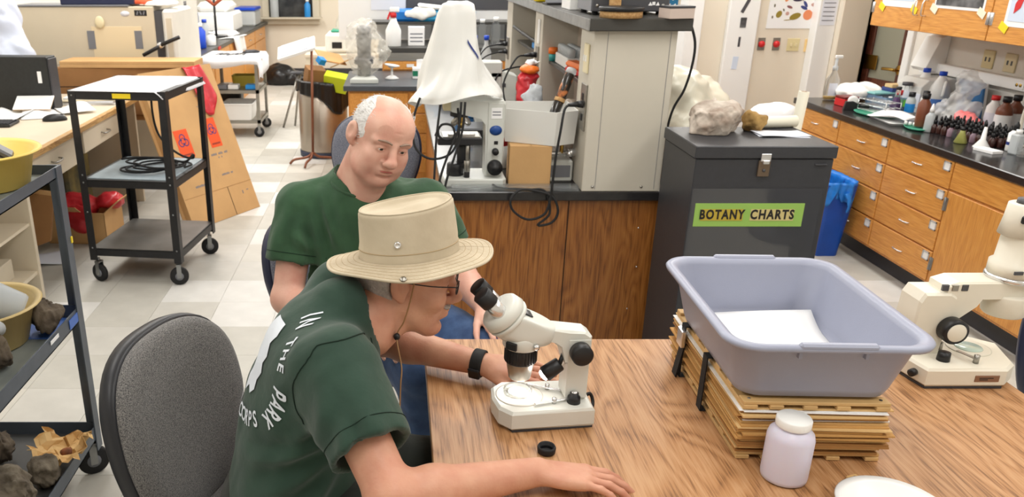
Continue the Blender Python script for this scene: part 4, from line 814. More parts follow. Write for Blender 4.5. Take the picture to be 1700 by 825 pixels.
for k in range(3): tag(MB(T(2.825 + .012 * k, 4.56 - .02 * k, ZB + .0137)).lathe([(.008, 0), (.008, .018), (.001, .018)], 10).build('cap', 'white_plastic'), 'tiny white cap on the green tray beside the brown bottle', 'cap', 'tiny caps on the green tray')
t = thing('squirt_bottle', 'clear squirt bottle beside the brown bottle', 'bottle', (2.865, 4.42, ZB)); MB().lathe([(.022, 0), (.024, .004), (.024, .085), (.01, .105)], 18).build('body', 'milky', t); MB().lathe([(.012, .105), (.011, .12), (.003, .15), (.001, .15)], 12).build('nozzle', 'white_plastic', t)
# dropper bottles: four staggered rows of about a dozen, all alike but for the glass colour
protos = {}
for nm, gm in (('amber', 'brown_dark'), ('pale', mat('pink_glass', (200, 170, 185), .1, trans=.5, alpha=.85)), ('clear', 'clear')):
    p = thing('dropper_bottle', '', 'bottle'); MB().lathe([(.015, 0), (.0165, .003), (.0165, .035), (.008, .047), (.008, .05)], 14).build('body', gm, p)
    MB().lathe([(.0098, .048), (.0098, .068), (.008, .069)], 10).build('cap', 'black_plastic', p); MB().lathe([(.0062, .069), (.0068, .08), (.004, .092), (.0005, .093)], 8).build('bulb', 'black_plastic', p); protos[nm] = p
first = {k: True for k in protos}; di = 0
for row in range(5):
    for k in range(11):
        y_ = 4.40 - .036 * k - .012 * (row % 2); x = 2.885 + .037 * row + .012 * k * .5
        nm = 'amber' if (row, k) not in ((0, 3), (0, 4), (1, 6), (0, 7), (2, 8), (0, 9)) else rnd.choice(('pale', 'clear'))
        p = protos[nm]; o = p if first[nm] else copy_tree(p); first[nm] = False
        o.location = (x + rnd.uniform(-.004, .004), y_ + rnd.uniform(-.004, .004), ZB); o.rotation_euler[2] = rnd.random() * 6
        rw_ = ('front row along the worktop edge', 'second row from the worktop edge', 'middle row of droppers', 'fourth row from the worktop edge', 'back row nearest the wall')[row]
        o['label'] = {'amber': 'dark brown dropper bottle with black bulb, ', 'pale': 'pale pink dropper bottle with black bulb, ', 'clear': 'clear glass dropper bottle with black bulb, '}[nm] + rw_
        o['group'] = {'amber': 'brown dropper bottles, ', 'pale': 'pink dropper bottles, ', 'clear': 'clear dropper bottles, '}[nm] + rw_; di += 1
# folders, bags, tall bottles behind
t = thing('blue_folder', 'blue file folder standing against the raceway', 'folder', (3.31, 4.80, ZB), 0); MB(R(-6, 'Y')).box(0, .012, -.12, .09, 0, .22, .001).build('front_cover', mat('folder_blue', (70, 130, 190), .35, var=.1), t); MB(R(-6, 'Y')).box(.014, .028, -.12, .09, 0, .215, .001).build('pages', 'paper', t); MB(R(-6, 'Y')).box(0, .03, .09, .094, 0, .22).build('spine', 'blue', t)
s = SDF((3.0, 4.42, .77), (3.34, 4.9, 1.12), .007); s.ell((3.15, 4.64, .85), (.09, .13, .08)); s.ell((3.19, 4.68, .96), (.05, .09, .09)); s.noise(.03, 40, 31); s.plane((0, 0, ZB), (0, 0, -1)); tag(s.build('clear_bag', 'haze_bag'), 'crumpled clear plastic bag in front of the blue folder', 'bag')
s = SDF((2.98, 4.3, .77), (3.26, 4.66, .92), .006); s.ell((3.09, 4.45, .83), (.05, .085, .035)); s.ell((3.11, 4.51, .85), (.04, .05, .03)); s.noise(.014, 60, 8); s.plane((0, 0, ZB), (0, 0, -1)); tag(s.build('pink_packets', 'pink'), 'pink plastic packets lying in the clear bag', 'packets')
bottle('reagent_bottle', 'tall white bottle with a red cap and label', (3.21, 4.45, ZB), [(.032, 0), (.035, .004), (.035, .13), (.018, .155), (.017, .165)], 'white_plastic', [(.021, .165), (.021, .188), (.001, .189)], 'red', None, (.0355, .03, .1, 'paper_cool'))
for k, (x, y_, lb) in enumerate([(3.20, 4.35, 'brown bottle with a white label nearest the red capped one'), (3.29, 4.40, 'brown bottle with a white label behind its twin'), (3.29, 4.27, 'brown bottle with a white label farthest to the right')]):
    bottle('brown_bottle', lb, (x, y_, ZB), [(.036, 0), (.039, .004), (.039, .12), (.034, .14), (.016, .16), (.016, .17)], 'brown_plastic', [(.021, .17), (.021, .198), (.001, .199)], 'black_plastic', 'brown labelled bottles', (.0395, .015, .105, 'paper'))
bottle('reagent_bottle', 'white squeeze bottle with printed label in front of the droppers', (2.985, 3.95, ZB), [(.024, 0), (.026, .004), (.026, .085), (.012, .1)], 'white_plastic', [(.013, .1), (.012, .125), (.004, .14), (.001, .14)], 'black_plastic', None, (.0264, .03, .045, 'ink_blue'))
t = thing('square_bottle', 'milky square bottle at the right end of the worktop', 'bottle', (2.955, 3.885, ZB), 15); MB().box(-.022, .022, -.022, .022, 0, .095, .006).build('body', 'milky', t); MB().lathe([(.014, .095), (.014, .115), (.001, .116)], 14).build('cap', 'white_plastic', t)
t = thing('funnel', 'white plastic funnel upside down beside the droppers', 'funnel', (2.895, 4.03, ZB)); MB().lathe([(.036, 0), (.036, .004), (.012, .04), (.007, .1), (.005, .1)], 20).build('cone', 'white_plastic', t); MB().lathe([(.037, 0), (.038, .003), (.036, .005)], 20).build('rim', 'white_plastic', t)
tag(MB(T(2.86, 3.93, ZB) @ R(12, 'Z')).box(-.03, .03, -.055, .055, 0, .014, .001).build('white_box', 'paper'), 'small flat white box at the worktop edge', 'box')
t = thing('wash_bottle', 'olive green wash bottle between the droppers and the funnel', 'bottle', (2.855, 4.13, ZB)); MB().lathe([(.026, 0), (.03, .005), (.012, .055), (.01, .065)], 18).build('body', mat('olive', (150, 150, 80), .3), t); MB().lathe([(.011, .065), (.009, .08), (.001, .08)], 12).build('cap', 'black_plastic', t)
o = MB().tube(spline([(3.3, 4.15, .79), (3.22, 4.14, .92), (3.17, 4.12, 1.0), (3.12, 4.1, .97), (3.1, 4.08, .88), (3.08, 4.04, .80), (3.1, 3.92, .79)], 8), .008, 10).build('rubber_hose', mat('tubing', (222, 214, 196), .3, trans=.3)); tag(o, 'pale rubber hose curling up at the right frame edge', 'hose')
t = thing('stoneware_basin', 'white round basin partly out of frame behind the hose', 'basin', (3.235, 4.02, ZB)); MB().lathe([(.05, 0), (.085, .01), (.10, .09), (.11, .14), (.104, .14), (.09, .08), (.07, .02), (.001, .018)], 32).build('bowl', 'white_plastic', t); MB().lathe([(.1105, .13), (.114, .14), (.110, .146), (.104, .14)], 32, close=False).build('rim', 'white_plastic', t)
t = thing('petri_stack', 'stack of clear dishes at the right end of the worktop', 'dishes', (2.98, 3.83, ZB), 0)
for k in range(3): MB().lathe([(.044, .013 * k), (.045, .013 * k + .011), (.042, .013 * k + .012), (.001, .013 * k + .012)], 24).build('dish', 'clear', t)
# dispenser and small shelf on the right wall
t = thing('towel_dispenser', 'white angled paper dispenser on the right wall by the doorway', 'dispenser', (XR, 5.25, 1.0)); MB(R(90, 'X')).prism([(-.001, 0), (-.1, 0), (-.12, .02), (-.06, .2), (-.001, .22)], -.1, .06, inset=.004).build('case', 'trim_white', t); MB().box(-.1, -.03, -.06, .03, -.012, .0).build('towel', 'paper', t)
t = thing('wall_shelf_box', 'grey white equipment box with a sloping lid below the raceway', 'box', (3.25, 5.12, ZB)); MB(R(90, 'X')).prism([(-.1, 0), (.11, 0), (.11, .2), (-.06, .19), (-.1, .15)], -.14, .11, inset=.004).build('case', mat('case_white', (226, 226, 222), .5), t); MB().box(-.104, -.1, -.12, .09, .03, .11, .001).build('front_panel', 'paper_cool', t)

# ================================================================= left side: desk, computer, incubator, boxes
DZT = .765
dk = thing('office_desk', 'cream laminate desk with an oak front edge on the left', 'desk', (0, 0, 0)); mat('laminate', (214, 200, 178), .45, var=.03, vs=3); mat('desk_cream', (218, 206, 184), .5)
MB().box(XL + .01, -1.79, 2.9, 5.85, DZT - .03, DZT, .002).build('top', 'laminate', dk); MB().box(-1.795, -1.765, 2.9, 5.85, DZT - .034, DZT + .001, .004).build('edge', 'light_oak', dk)
MB().box(XL + .02, -1.82, 2.95, 2.98, 0, DZT - .03).build('side_panel', 'desk_cream', dk); MB().box(XL + .02, -1.82, 3.95, 3.98, 0, DZT - .03).build('side_panel', 'desk_cream', dk); MB().box(XL + .02, -1.82, 5.8, 5.83, 0, DZT - .03).build('side_panel', 'desk_cream', dk)
MB().box(XL + .02, -1.83, 2.98, 3.95, .14, .16).build('low_shelf', 'desk_cream', dk); MB().box(XL + .02, -1.83, 2.98, 3.95, .40, .415).build('mid_shelf', 'desk_cream', dk)
for k, (y0, y1, z0) in enumerate(((3.99, 4.62, .56), (4.74, 5.45, .59))):
    dr = MB().box(-1.83, -1.80, y0, y1, z0, DZT - .04, .003).build('drawer', 'desk_cream', dk); q = MB(); q.tube(spline([(-1.80, (y0 + y1) / 2 - .05, .655), (-1.775, (y0 + y1) / 2 - .045, .65), (-1.775, (y0 + y1) / 2 + .045, .65), (-1.80, (y0 + y1) / 2 + .05, .655)], 4), .005, 8); q.build('handle', 'steel', dr)
    MB().box(XL + .02, -1.83, y0, y1, z0 + .02, DZT - .04).build('drawer_box', 'desk_cream', dr)
mat('tower_black', (34, 36, 36), .5, var=.15, vs=60)
t = thing('computer_tower', 'black computer tower seen side-on on the desk', 'computer', (-2.30, 5.22, DZT + .001), -4); MB().box(-.26, .19, -.06, .06, 0, .325, .004).build('case', 'tower_black', t); MB().box(.19, .20, -.055, .055, .01, .315, .003).build('front_panel', 'charcoal', t); MB().box(.12, .145, -.0615, -.06, .17, .24, .0003).build('sticker', 'paper', t)
t = thing('computer_mouse', 'black computer mouse near the desk edge', 'mouse', (-1.985, 4.83, DZT + .001), 20); s = SDF((-.09, -.05, -.01), (.09, .05, .06), .004); s.ell((0, 0, .005), (.07, .036, .034)); s.plane((0, 0, 0), (0, 0, -1)); s.build('shell', 'black_plastic', t); MB(T(.04, 0, .03) @ R(90, 'X')).lathe([(.008, -.004), (.008, .004)], 12).build('wheel', 'grey_dark', t)
kb = thing('keyboard', 'black keyboard on the desk at the left frame edge', 'keyboard', (-2.36, 4.68, DZT + .001), 4); MB().box(-.22, .20, -.08, .08, 0, .016, .003).build('base', 'black_plastic', kb)
kk = MB().box(-.008, .008, -.008, .008, 0, .006, .0015).build('key', 'charcoal', kb); kk.location = (.19, .055, .016)
for i in range(20):
    for j in range(5):
        if i == 0 and j == 0: continue
        c = kk.copy(); COL.objects.link(c); c.parent = kb; c.location = (.18 - .0195 * i, .055 - .0275 * j, .016)
for k, (x, y_, a, w_, d_, lb) in enumerate([(-2.12, 5.0, 20, .24, .26, 'loose white papers spread in front of the computer tower'), (-2.3, 4.93, -8, .22, .22, 'white sheets lying left of the mouse on the desk'), (-1.97, 5.12, 35, .2, .2, 'white sheet curled beside the computer tower')]):
    o = MB(T(x, y_, DZT + .004 + .006 * k) @ R(a, 'Z')).grid(lambda u, v: ((u - .5) * w_, (v - .5) * d_, .016 * (1 + math.sin(5 * u + 2 * k)) * v), 10, 10).build('paper_sheet', 'paper', solid=.0012); tag(o, lb, 'paper', 'papers on the desk')
t = thing('paper_pad', 'white notepad standing propped by the keyboard', 'notepad', (-2.2, 5.03, DZT + .03), 5); MB(R(-62, 'X')).box(-.11, .11, -.006, .0, 0, .13).build('pages', 'paper', t); MB(R(-62, 'X')).box(-.11, .11, .0, .004, 0, .13).build('backing', 'cardboard', t)
for k, (z_, w_, m_, a) in enumerate([(0, .2, 'paper', 3), (.012, .19, 'paper_cool', -4), (.022, .2, 'paper_cream', 6), (.034, .17, 'paper', 0)]):
    o = MB(T(-1.97, 5.52, DZT + .001 + z_) @ R(a, 'Z')).box(-w_, .16, -.14, .14, 0, .0105, .001).build('magazine', m_); tag(o, ['bottom magazine of the pile behind the tower', 'second magazine of the pile behind the tower', 'third cream magazine of the pile behind the tower', 'topmost thin magazine of the pile behind the tower'][k], 'magazine', 'pile of magazines on the desk')
# white plastic wrapped thing at the far left
s = SDF((-2.84, 5.2, .74), (-2.1, 6.1, 1.6), .012); s.ell((-2.62, 5.65, 1.05), (.2, .18, .4)); s.noise(.03, 16, 5); s.plane((0, 0, DZT + .002), (0, 0, -1)); o = s.build('wrapped_machine', mat('wrap_blue', (206, 214, 232), .3, var=.1, vs=4, bump=.2, bs=10)); tag(o, 'machine under a bluish white plastic wrap at the left edge', 'covered machine')
# long flat cartons on the desk end
for k, (x0, x1, y0, z0, h_, a, m_, lb) in enumerate([(-2.4, -1.42, 5.95, .60, .33, 2, 'cardboard_dark', 'large brown carton behind the black cart'), (-2.35, -1.40, 5.93, .932, .045, -1, 'cardboard', 'long flat brown carton lying on the large carton')]):
    t = thing('long_carton', lb, 'box', ((x0 + x1) / 2, y0 + .1, z0), a); w_ = (x1 - x0) / 2; MB().box(-w_, w_, -.1, .16, 0, h_, .002).build('body', m_, t); MB().box(-w_, w_, -.1005, -.0995, h_ * .6, h_ * .62).build('flap_seam', 'gap_dark', t)
t = thing('carton_pallet', 'low wooden stand carrying the brown cartons', 'stand', (-1.91, 6.06, 0)); MB().box(-.48, .48, -.1, .14, .56, .598, .003).build('deck', 'cardboard_dark', t)
for a in (-.48, .44):
    for c in (-.1, .1): MB().box(a, a + .04, c - .0, c + .04, 0, .56).build('leg', 'cardboard_dark', t)
# incubator
ib = thing('incubator', 'large beige incubator with a thick white door and lever latch', 'incubator', (-2.2, 6.35, .90)); 
MB().box(-.60, .43, 0, .55, 0, .42, .006).build('cabinet', 'machine_beige', ib)
dr = MB(); dr.box(.485, .585, .0, .54, -.02, .40, .02); o = dr.build('door', 'machine_white', ib); MB().box(.515, .555, -.003, .0, .04, .34, .003).build('door_panel', 'beige_paint', o)
MB().box(.43, .485, .01, .54, 0, .39).build('door_gap_shade', 'grey_dark', ib)  # dark block filling the gap beside the door, its shade put into the colour
b = MB(); b.cyl((.47, -.06, .15), (.47, .02, .15), .022, n=16); b.build('latch_hub', 'chrome', ib); b = MB(); b.cyl((.34, -.06, .08), (.46, -.06, .14), .014, n=12); b.cyl((.48, -.06, .155), (.62, -.06, .21), .014, n=12); b.build('latch_lever', 'black_plastic', ib)
MB().box(-.04, .33, -.004, 0, .0, .28, .001).build('taped_sheet', mat('manila', (226, 208, 172), .6), ib)
for x in (-.05, .30): MB().box(x - .025, x + .03, -.006, -.0035, .12, .25).build('tape', 'grey_plastic', ib)
MB().box(.29, .38, -.002, 0, .355, .395).build('brand_plate', 'ink', ib); [MB(T(.31 + .024 * k, -.0023, .375) @ R((20, -20, 15)[k], 'Y')).box(-.003, .006, -.0006, .0006, -.013, .013).build('brand_stroke', 'ink_grey', ib) for k in range(3)]
MB(T(.22, 0, .37) @ R(90, 'X')).lathe([(.02, 0), (.02, .001)], 20, sx=1.7).build('oval_badge', 'paper_cool', ib)
MB(T(.03, -.012, .31)).ball((0, 0, 0), (.035, .012, .045)).build('rag', 'cream_plastic', ib)
MB().box(-.58, .25, -.01, .3, .42, .432, .003).build('top_board', 'grey_plastic', ib)
t = thing('incubator_stand', 'cabinet stand carrying the beige incubator', 'stand', (-2.2, 6.35, 0)); MB().box(-.6, .42, 0, .55, .1, .898, .004).build('cabinet', 'beige_paint', t)
for a in (-.55, .37): MB().box(a, a + .05, .02, .53, 0, .1).build('foot', 'grey_dark', t)
tag(MB(T(-2.2, 6.42, 1.333) @ R(3, 'Z')).box(-.25, .28, -.05, .2, 0, .04, .004).build('binder', mat('navy_dark', (34, 40, 70), .5)), 'dark navy binder lying on the incubator', 'binder')
s = SDF((-2.02, 6.3, 1.32), (-1.7, 6.7, 1.45), .007); s.ell((-1.86, 6.5, 1.345), (.10, .1, .04)); s.noise(.01, 45, 1); s.plane((0, 0, 1.333), (0, 0, -1)); tag(s.build('orange_bag', mat('orange_bag', (226, 96, 60), .4, var=.1)), 'crumpled orange bag on top of the incubator', 'bag')
s = SDF((-1.92, 6.28, 1.30), (-1.5, 6.7, 1.42), .007); s.ell((-1.74, 6.48, 1.332), (.12, .12, .03)); s.noise(.01, 40, 2); s.plane((0, 0, 1.322), (0, 0, -1)); tag(s.build('white_cloth', 'white_bag'), 'white cloth draped on the right end of the incubator', 'cloth')
t = thing('white_freezer', 'tall white instrument with a grey control strip behind the incubator', 'instrument', (-2.0, 7.1, 0)); MB().box(-.5, .27, .0, .5, 0, 1.5, .006).build('case', 'machine_white', t); MB().box(.27, .274, .02, .1, 1.0, 1.32).build('control_strip', 'grey_plastic', t); MB().box(.27, .275, .03, .08, 1.2, 1.3).build('display', 'grey_dark', t)
t['label'] = 'tall white instrument with a grey control strip behind the incubator'

# left rear bench with bottles
lb_ = thing('rear_bench', 'wooden bench with a dark worktop along the far left', 'bench', (0, 0, 0))
MB().box(XL + .01, -1.9, 7.7, 12.6, 0, .742).build('body', 'cab_wood_v', lb_); MB().box(XL + .01, -1.86, 7.65, 12.65, .742, .78, .004).build('worktop', 'slab_dark', lb_)
for k in range(5): 
    d_ = MB().box(-1.9, -1.888, 8.0 + .9 * k, 8.86 + .9 * k, .58, .73, .003).build('drawer', 'cab_wood', lb_); q = MB(); q.tube(spline([(-1.888, 8.38 + .9 * k, .655), (-1.865, 8.39 + .9 * k, .655), (-1.865, 8.47 + .9 * k, .655), (-1.888, 8.48 + .9 * k, .655)], 3), .005, 6); q.build('handle', 'chrome', d_)
    MB().box(-1.9, -1.888, 8.0 + .9 * k, 8.86 + .9 * k, .12, .57, .003).build('cupboard_door', 'cab_wood_v', lb_)
def simple_bottle(name, lab, x, y_, h_, r_, m_, cm, grp='bottles on the far left bench', z=.781, band=None):
    return bottle(name, lab, (x, y_, z), [(r_ * .92, 0), (r_, .006), (r_, h_ * .68), (r_ * .45, h_ * .84), (r_ * .42, h_ * .88)], m_, [(r_ * .55, h_ * .86), (r_ * .55, h_), (.001, h_ + .001)], cm, grp, band, 16)
t = thing('water_jug', 'blue insulated jug with a green lid on the far left bench', 'jug', (-1.98, 8.05, .781), 0); MB().lathe([(.09, 0), (.098, .01), (.1, .12), (.094, .13), (.1, .14), (.098, .24), (.06, .27)], 28).build('body', mat('jug_blue', (20, 110, 200), .35), t); MB().lathe([(.062, .27), (.062, .36), (.05, .38), (.001, .38)], 24).build('lid', mat('jug_green', (30, 120, 90), .4), t); MB().lathe([(.101, .118), (.104, .128), (.101, .138)], 28, close=False).build('band', 'charcoal', t)
simple_bottle('supply_bottle', 'white bottle behind the blue jug', -2.14, 8.3, .34, .06, 'white_plastic', 'cap_blue'); simple_bottle('supply_bottle', 'amber filled white bottle right of the blue jug', -2.0, 8.45, .3, .055, mat('amber_mix', (226, 190, 130), .4), 'white_plastic'); simple_bottle('supply_bottle', 'small white bottle at the bench front', -1.93, 8.3, .15, .04, 'white_plastic', 'white_plastic')
simple_bottle('supply_bottle', 'blue capped bottle in front of the grey case', -2.0, 8.8, .25, .06, 'cap_blue', 'white_plastic'); simple_bottle('supply_bottle', 'white round bottle near the red tape', -1.95, 9.1, .14, .05, 'white_plastic', 'white_plastic'); simple_bottle('supply_bottle', 'clear bottle beside the paper stack', -2.1, 9.5, .24, .05, 'milky', 'cap_blue')
t = thing('grey_case', 'grey blue plastic carry case on the far left bench', 'case', (-2.4, 9.2, .781)); MB().box(-.2, .25, -.3, .3, 0, .17, .02).build('lower_shell', mat('case_grey', (120, 128, 156), .4), t); MB().box(-.2, .25, -.3, .3, .172, .33, .02).build('upper_shell', 'case_grey', t)
t = thing('white_centrifuge', 'white boxy instrument at the end of the far left bench', 'instrument', (-2.3, 11.0, .781)); MB().box(-.2, .3, -.35, .35, 0, .24, .03).build('body', 'white_plastic', t); MB().box(-.15, .25, -.3, .3, .24, .36, .05).build('lid', 'white_plastic', t)
t = thing('y_clamp', 'black stand with two red clamps on the far bench', 'clamp stand', (-2.1, 10.1, .781)); MB().box(-.12, .12, -.08, .08, 0, .015, .003).build('base', 'black_metal', t); MB().cyl((0, 0, .015), (0, 0, .42), .014).build('rod', 'black_metal', t)
for s_ in (-1, 1): MB().cyl((0, 0, .36), (s_ * .1, 0, .44), .02, n=10).build('clamp', mat('clamp_red', (170, 80, 50), .5), t)
t = thing('water_carboy', 'clear tub with a bright blue lid near the far window', 'tub', (-2.02, 12.0, .781)); MB().box(-.15, .12, -.25, .25, 0, .2, .02).build('tub', 'milky', t); MB().box(-.16, .13, -.26, .26, .2, .24, .01).build('lid', 'cap_blue', t)
t = thing('paper_stack', 'stack of papers on the far left bench', 'papers', (-2.05, 10.38, .781))
for k in range(3): MB(R(6 * k, 'Z')).box(-.14, .14, -.2, .2, .012 * k, .012 * k + .011).build('sheet', 'paper', t)
o = MB().grid(lambda u, v: (-2.0 + .22 * u if v < .4 else -1.855 + .04 * math.sin(6 * u) * (v - .4) + .03 * u, 9.75 + .3 * v + .5 * u * (1 if v < .4 else 1), .79 if v < .4 else .79 - .2 * (v - .4) / .6), 6, 10).build('hanging_towel', 'paper', solid=.003); tag(o, 'white paper towel hanging over the far bench edge', 'towel')
o = MB(T(-1.858, 9.05, .761)).box(-.002, .004, -.06, .06, -.015, .015).build('red_tape', 'red'); tag(o, 'strip of red tape on the far bench edge', 'tape')
for k, (x, m_, lb2) in enumerate([(-1.75, 'milky', 'clear spray bottle on the far window sill, left'), (-1.27, 'tip_blue', 'small blue and white bottle on the far window sill, right')]):
    simple_bottle('sill_bottle', lb2, x, YB - .12, .36 if k == 0 else .25, .06 if k == 0 else .045, m_, 'red' if k == 0 else 'white_plastic', 'bottles by the far window', .845)
tag(MB().box(-1.98, -1.06, YB - .2, YB - .08, .82, .844, .003).build('window_sill', 'beige_paint'), 'cream sill under the far window', 'sill')
# ================================================================= black AV cart
def castor(par, x, y, r=.045, m='black_rubber', yaw=0, hub='grey_plastic'):
    c = MB(T(x, y, 0) @ R(yaw, 'Z')); c.lathe([(r - .004, -.012), (r, -.008), (r, .008), (r - .004, .012)], 24, T(0, 0, r) @ R(90, 'X')); o = c.build('castor', m, par)
    MB(T(x, y, 0) @ R(yaw, 'Z')).lathe([(r * .45, -.0135), (r * .45, .0135)], 14, T(0, 0, r) @ R(90, 'X')).build('hub', hub, o)
    f = MB(T(x, y, 0) @ R(yaw, 'Z'))
    for s in (-1, 1): f.box(-.012, .012, s * .017 - .002, s * .017 + .002, r * .8, r * 2 + .012)
    f.box(-.014, .014, -.019, .019, r * 2 + .01, r * 2 + .018); f.cyl((0, 0, r * 2 + .018), (0, 0, r * 2 + .035), .008, n=10); f.build('fork', 'galv', o)
def lshape(w, th, sx, sy): # corner angle profile
    return [(0, 0), (sx * w, 0), (sx * w, sy * th), (sx * th, sy * th), (sx * th, sy * w), (0, sy * w)][:: (1 if sx * sy > 0 else -1)]
def pan(mb, x0, x1, y0, y1, z, lip=.035, th=.003, down=False):
    mb.box(x0, x1, y0, y1, z - th, z); a = (z - lip, z) if down else (z - th, z + lip)
    mb.box(x0, x1, y0, y0 + th, *a); mb.box(x0, x1, y1 - th, y1, *a); mb.box(x0, x0 + th, y0, y1, *a); mb.box(x1 - th, x1, y0, y1, *a)
    return mb
av = thing('utility_cart', 'tall black metal cart with cables on its middle shelf', 'cart', (-1.355, 4.44, 0), -7)
CW, CD = .255, .28
for sx in (-1, 1):
    for sy in (-1, 1):
        o = MB().prism([(sx * CW + a, sy * CD + b) for a, b in lshape(.04, .004, -sx, -sy)], .13, 1.035).build('leg', 'black_metal', av)
        castor(av, sx * (CW - .03), sy * (CD - .03), .05, 'black_rubber', 20 * sx)
        for z_ in (1.01, .6, .56, .2, .4): MB(T(sx * (CW - .02), -CD if sy < 0 else CD, z_) @ R(90 if sy < 0 else -90, 'X')).lathe([(.005, 0), (.004, .002), (.0005, .003)], 8).build('rivet', 'galv', o)
mat('shelf_blue', (150, 164, 172), .5, var=.12, vs=14); mat('shelf_grey', (112, 110, 106), .45, var=.15, vs=7, metal=.2)
pan(MB(), -CW + .002, CW - .002, -CD + .002, CD - .002, 1.03, .04, down=True).build('top_shelf', 'black_metal', av)
o = pan(MB(), -CW + .004, CW - .004, -CD + .004, CD - .004, .575, .04, down=True).build('middle_shelf', 'black_metal', av); MB().box(-CW + .03, CW - .03, -CD + .03, CD - .03, .575, .579).build('liner', 'shelf_blue', o)
o = pan(MB(), -CW + .004, CW - .004, -CD + .004, CD - .004, .195, .04, down=True).build('bottom_shelf', 'black_metal', av); MB().box(-CW + .01, CW - .01, -CD + .01, CD - .01, .195, .198).build('liner', 'shelf_grey', o)
MB().box(-.02, .075, -CD - .0012, -CD + .0015, .998, 1.022).build('yellow_label', 'yellow', av)
tag(MB(av.matrix_basis @ T(.13, -.02, .1985) @ R(15, 'Z')).box(-.006, .006, -.01, .01, 0, .001).build('sticky_note', 'yellow'), 'tiny yellow note on the bottom shelf of the black cart', 'note')
o = MB(T(-1.355, 4.44, 1.0315) @ R(-7, 'Z')).grid(lambda u, v: ((u - .5) * .49 + .02 * (v > .5) * u, (v - .5) * .58, .002 + .003 * math.sin(7 * u) * math.sin(6 * v) - (max(0, u - .93) * .5 if 1 else 0)), 24, 20).build('cart_cloth', mat('cloth_white', (232, 232, 236), .8, var=.04, vs=6), solid=.002); tag(o, 'white paper sheet covering the black cart top', 'sheet')
pts = []
for k in range(64):
    a = k / 64 * 2 * math.pi * 4.5; rr = .115 + .045 * math.sin(k * .83); pts.append((-1.31 + rr * 1.4 * math.cos(a), 4.42 + rr * .9 * math.sin(a) + .01 * math.sin(k), .586 + .0005 * k))
cord('coiled_cable', 'coil of black cable on the middle shelf of the black cart', pts, .0055, n=3)
cord('coiled_cable', 'black cable hanging from the cart top to the coil', [(-1.36, 4.68, 1.0), (-1.37, 4.69, .85), (-1.34, 4.65, .73), (-1.26, 4.58, .66), (-1.17, 4.5, .63), (-1.1, 4.43, .635), (-1.09, 4.40, .66), (-1.12, 4.39, .63), (-1.16, 4.42, .615)], .0065)

# flattened biohazard carton leaning beside the cart
dB = Vector((.433, .704, 0)).normalized(); nB = Vector((-dB.y, dB.x, 0)); upB = (nB * .38 + Vector((0, 0, .97))).normalized(); HB = 1.04; WB = .64; org = Vector((-.957, 5.664, 0)) - dB * WB
MS = Matrix((( *(dB), 0), (*(upB), 0), (*(dB.cross(upB)), 0), (0, 0, 0, 1))).transposed(); MS.translation = org
fc = thing('flattened_carton', 'flattened brown carton with orange biohazard labels leaning by the cart', 'carton', tuple(org)); MSl = MS.copy(); MSl.translation = (0, 0, 0.002)
MB(MSl).box(0, WB, 0, HB, -.008, 0, .0005).build('front_panel', 'cardboard', fc)
MB(MSl).box(-.03, WB - .05, .02, HB - .02, -.055, -.047).build('rear_panel', 'cardboard', fc); MB(MSl).box(-.008, 0, 0, HB, -.055, 0).build('folded_side', 'cardboard', fc)
MB(MSl).box(WB * .62, WB * .62 + .004, 0, .2, .0002, .0012).build('slot', 'gap_dark', fc); MB(MSl).box(.0, WB, .2, .2025, .0002, .0008).build('crease', 'cardboard_dark', fc)
mat('hazard_orange', (232, 84, 30), .6)
def biohazard(cx, cy, w, h_, par):
    o = MB(MSl).box(cx - w / 2, cx + w / 2, cy - h_ / 2, cy + h_ / 2, .0002, .0012).build('hazard_label', 'hazard_orange', par); q = MB(MSl @ T(cx, cy + h_ * .1, .0012))
    def ring(x, y, ro, ri, a0, a1, n=18):
        P = [(x + ro * math.cos(math.radians(a0 + (a1 - a0) * k / n)), y + ro * math.sin(math.radians(a0 + (a1 - a0) * k / n))) for k in range(n + 1)]; Q = [(x + ri * math.cos(math.radians(a0 + (a1 - a0) * k / n)), y + ri * math.sin(math.radians(a0 + (a1 - a0) * k / n))) for k in range(n + 1)]
        vs = [(a, b, .0006) for a, b in P + Q]; q.add(vs, [(k, k + 1, n + 2 + k, n + 1 + k) for k in range(n)])
    s = w * .2
    for a in (90, 210, 330): ring(s * .95 * math.cos(math.radians(a)), s * .95 * math.sin(math.radians(a)), s * 1.05, s * .78, a - 150, a + 150)
    ring(0, 0, s * .95, s * .75, 0, 360); q.build('hazard_mark', 'ink_blue', o); MB(MSl).box(cx - w * .36, cx + w * .36, cy - h_ * .41, cy - h_ * .35, .0012, .0018).build('label_band', mat('hazard_dark', (150, 50, 26), .6), o)
biohazard(.44, .58, .105, .2, fc); biohazard(.16, .55, .12, .19, fc)
for (x, y, s_, wd) in [(.44, .435, .016, (.06, .05, .04)), (.44, .41, .014, (.02, .02)), (.13, .42, .016, (.06, .06)), (.12, .395, .014, (.03, .03)), (.45, .29, .014, (.08, .03)), (.2, .26, .016, (.09, .05)), (.46, .90, .006, (.05, .03, .06)), (.47, .87, .006, (.06, .05)), (.46, .84, .006, (.05, .07)), (.45, .77, .006, (.09, .04)), (.53, .14, .03, (.016,)), (.58, .145, .008, (.03,))]:
    xo = x - (sum(wd) + .008 * (len(wd) - 1)) / 2
    for wl in wd:
        for q in range(max(1, int(wl / .011))): MB(MSl).box(xo + q * .011, xo + q * .011 + .0075, y - s_ / 2, y + s_ / 2 * (.6 + .4 * ((q * 7) % 3) / 2), .0003, .0009).build('print', 'ink_grey', fc)
        xo += wl + .008
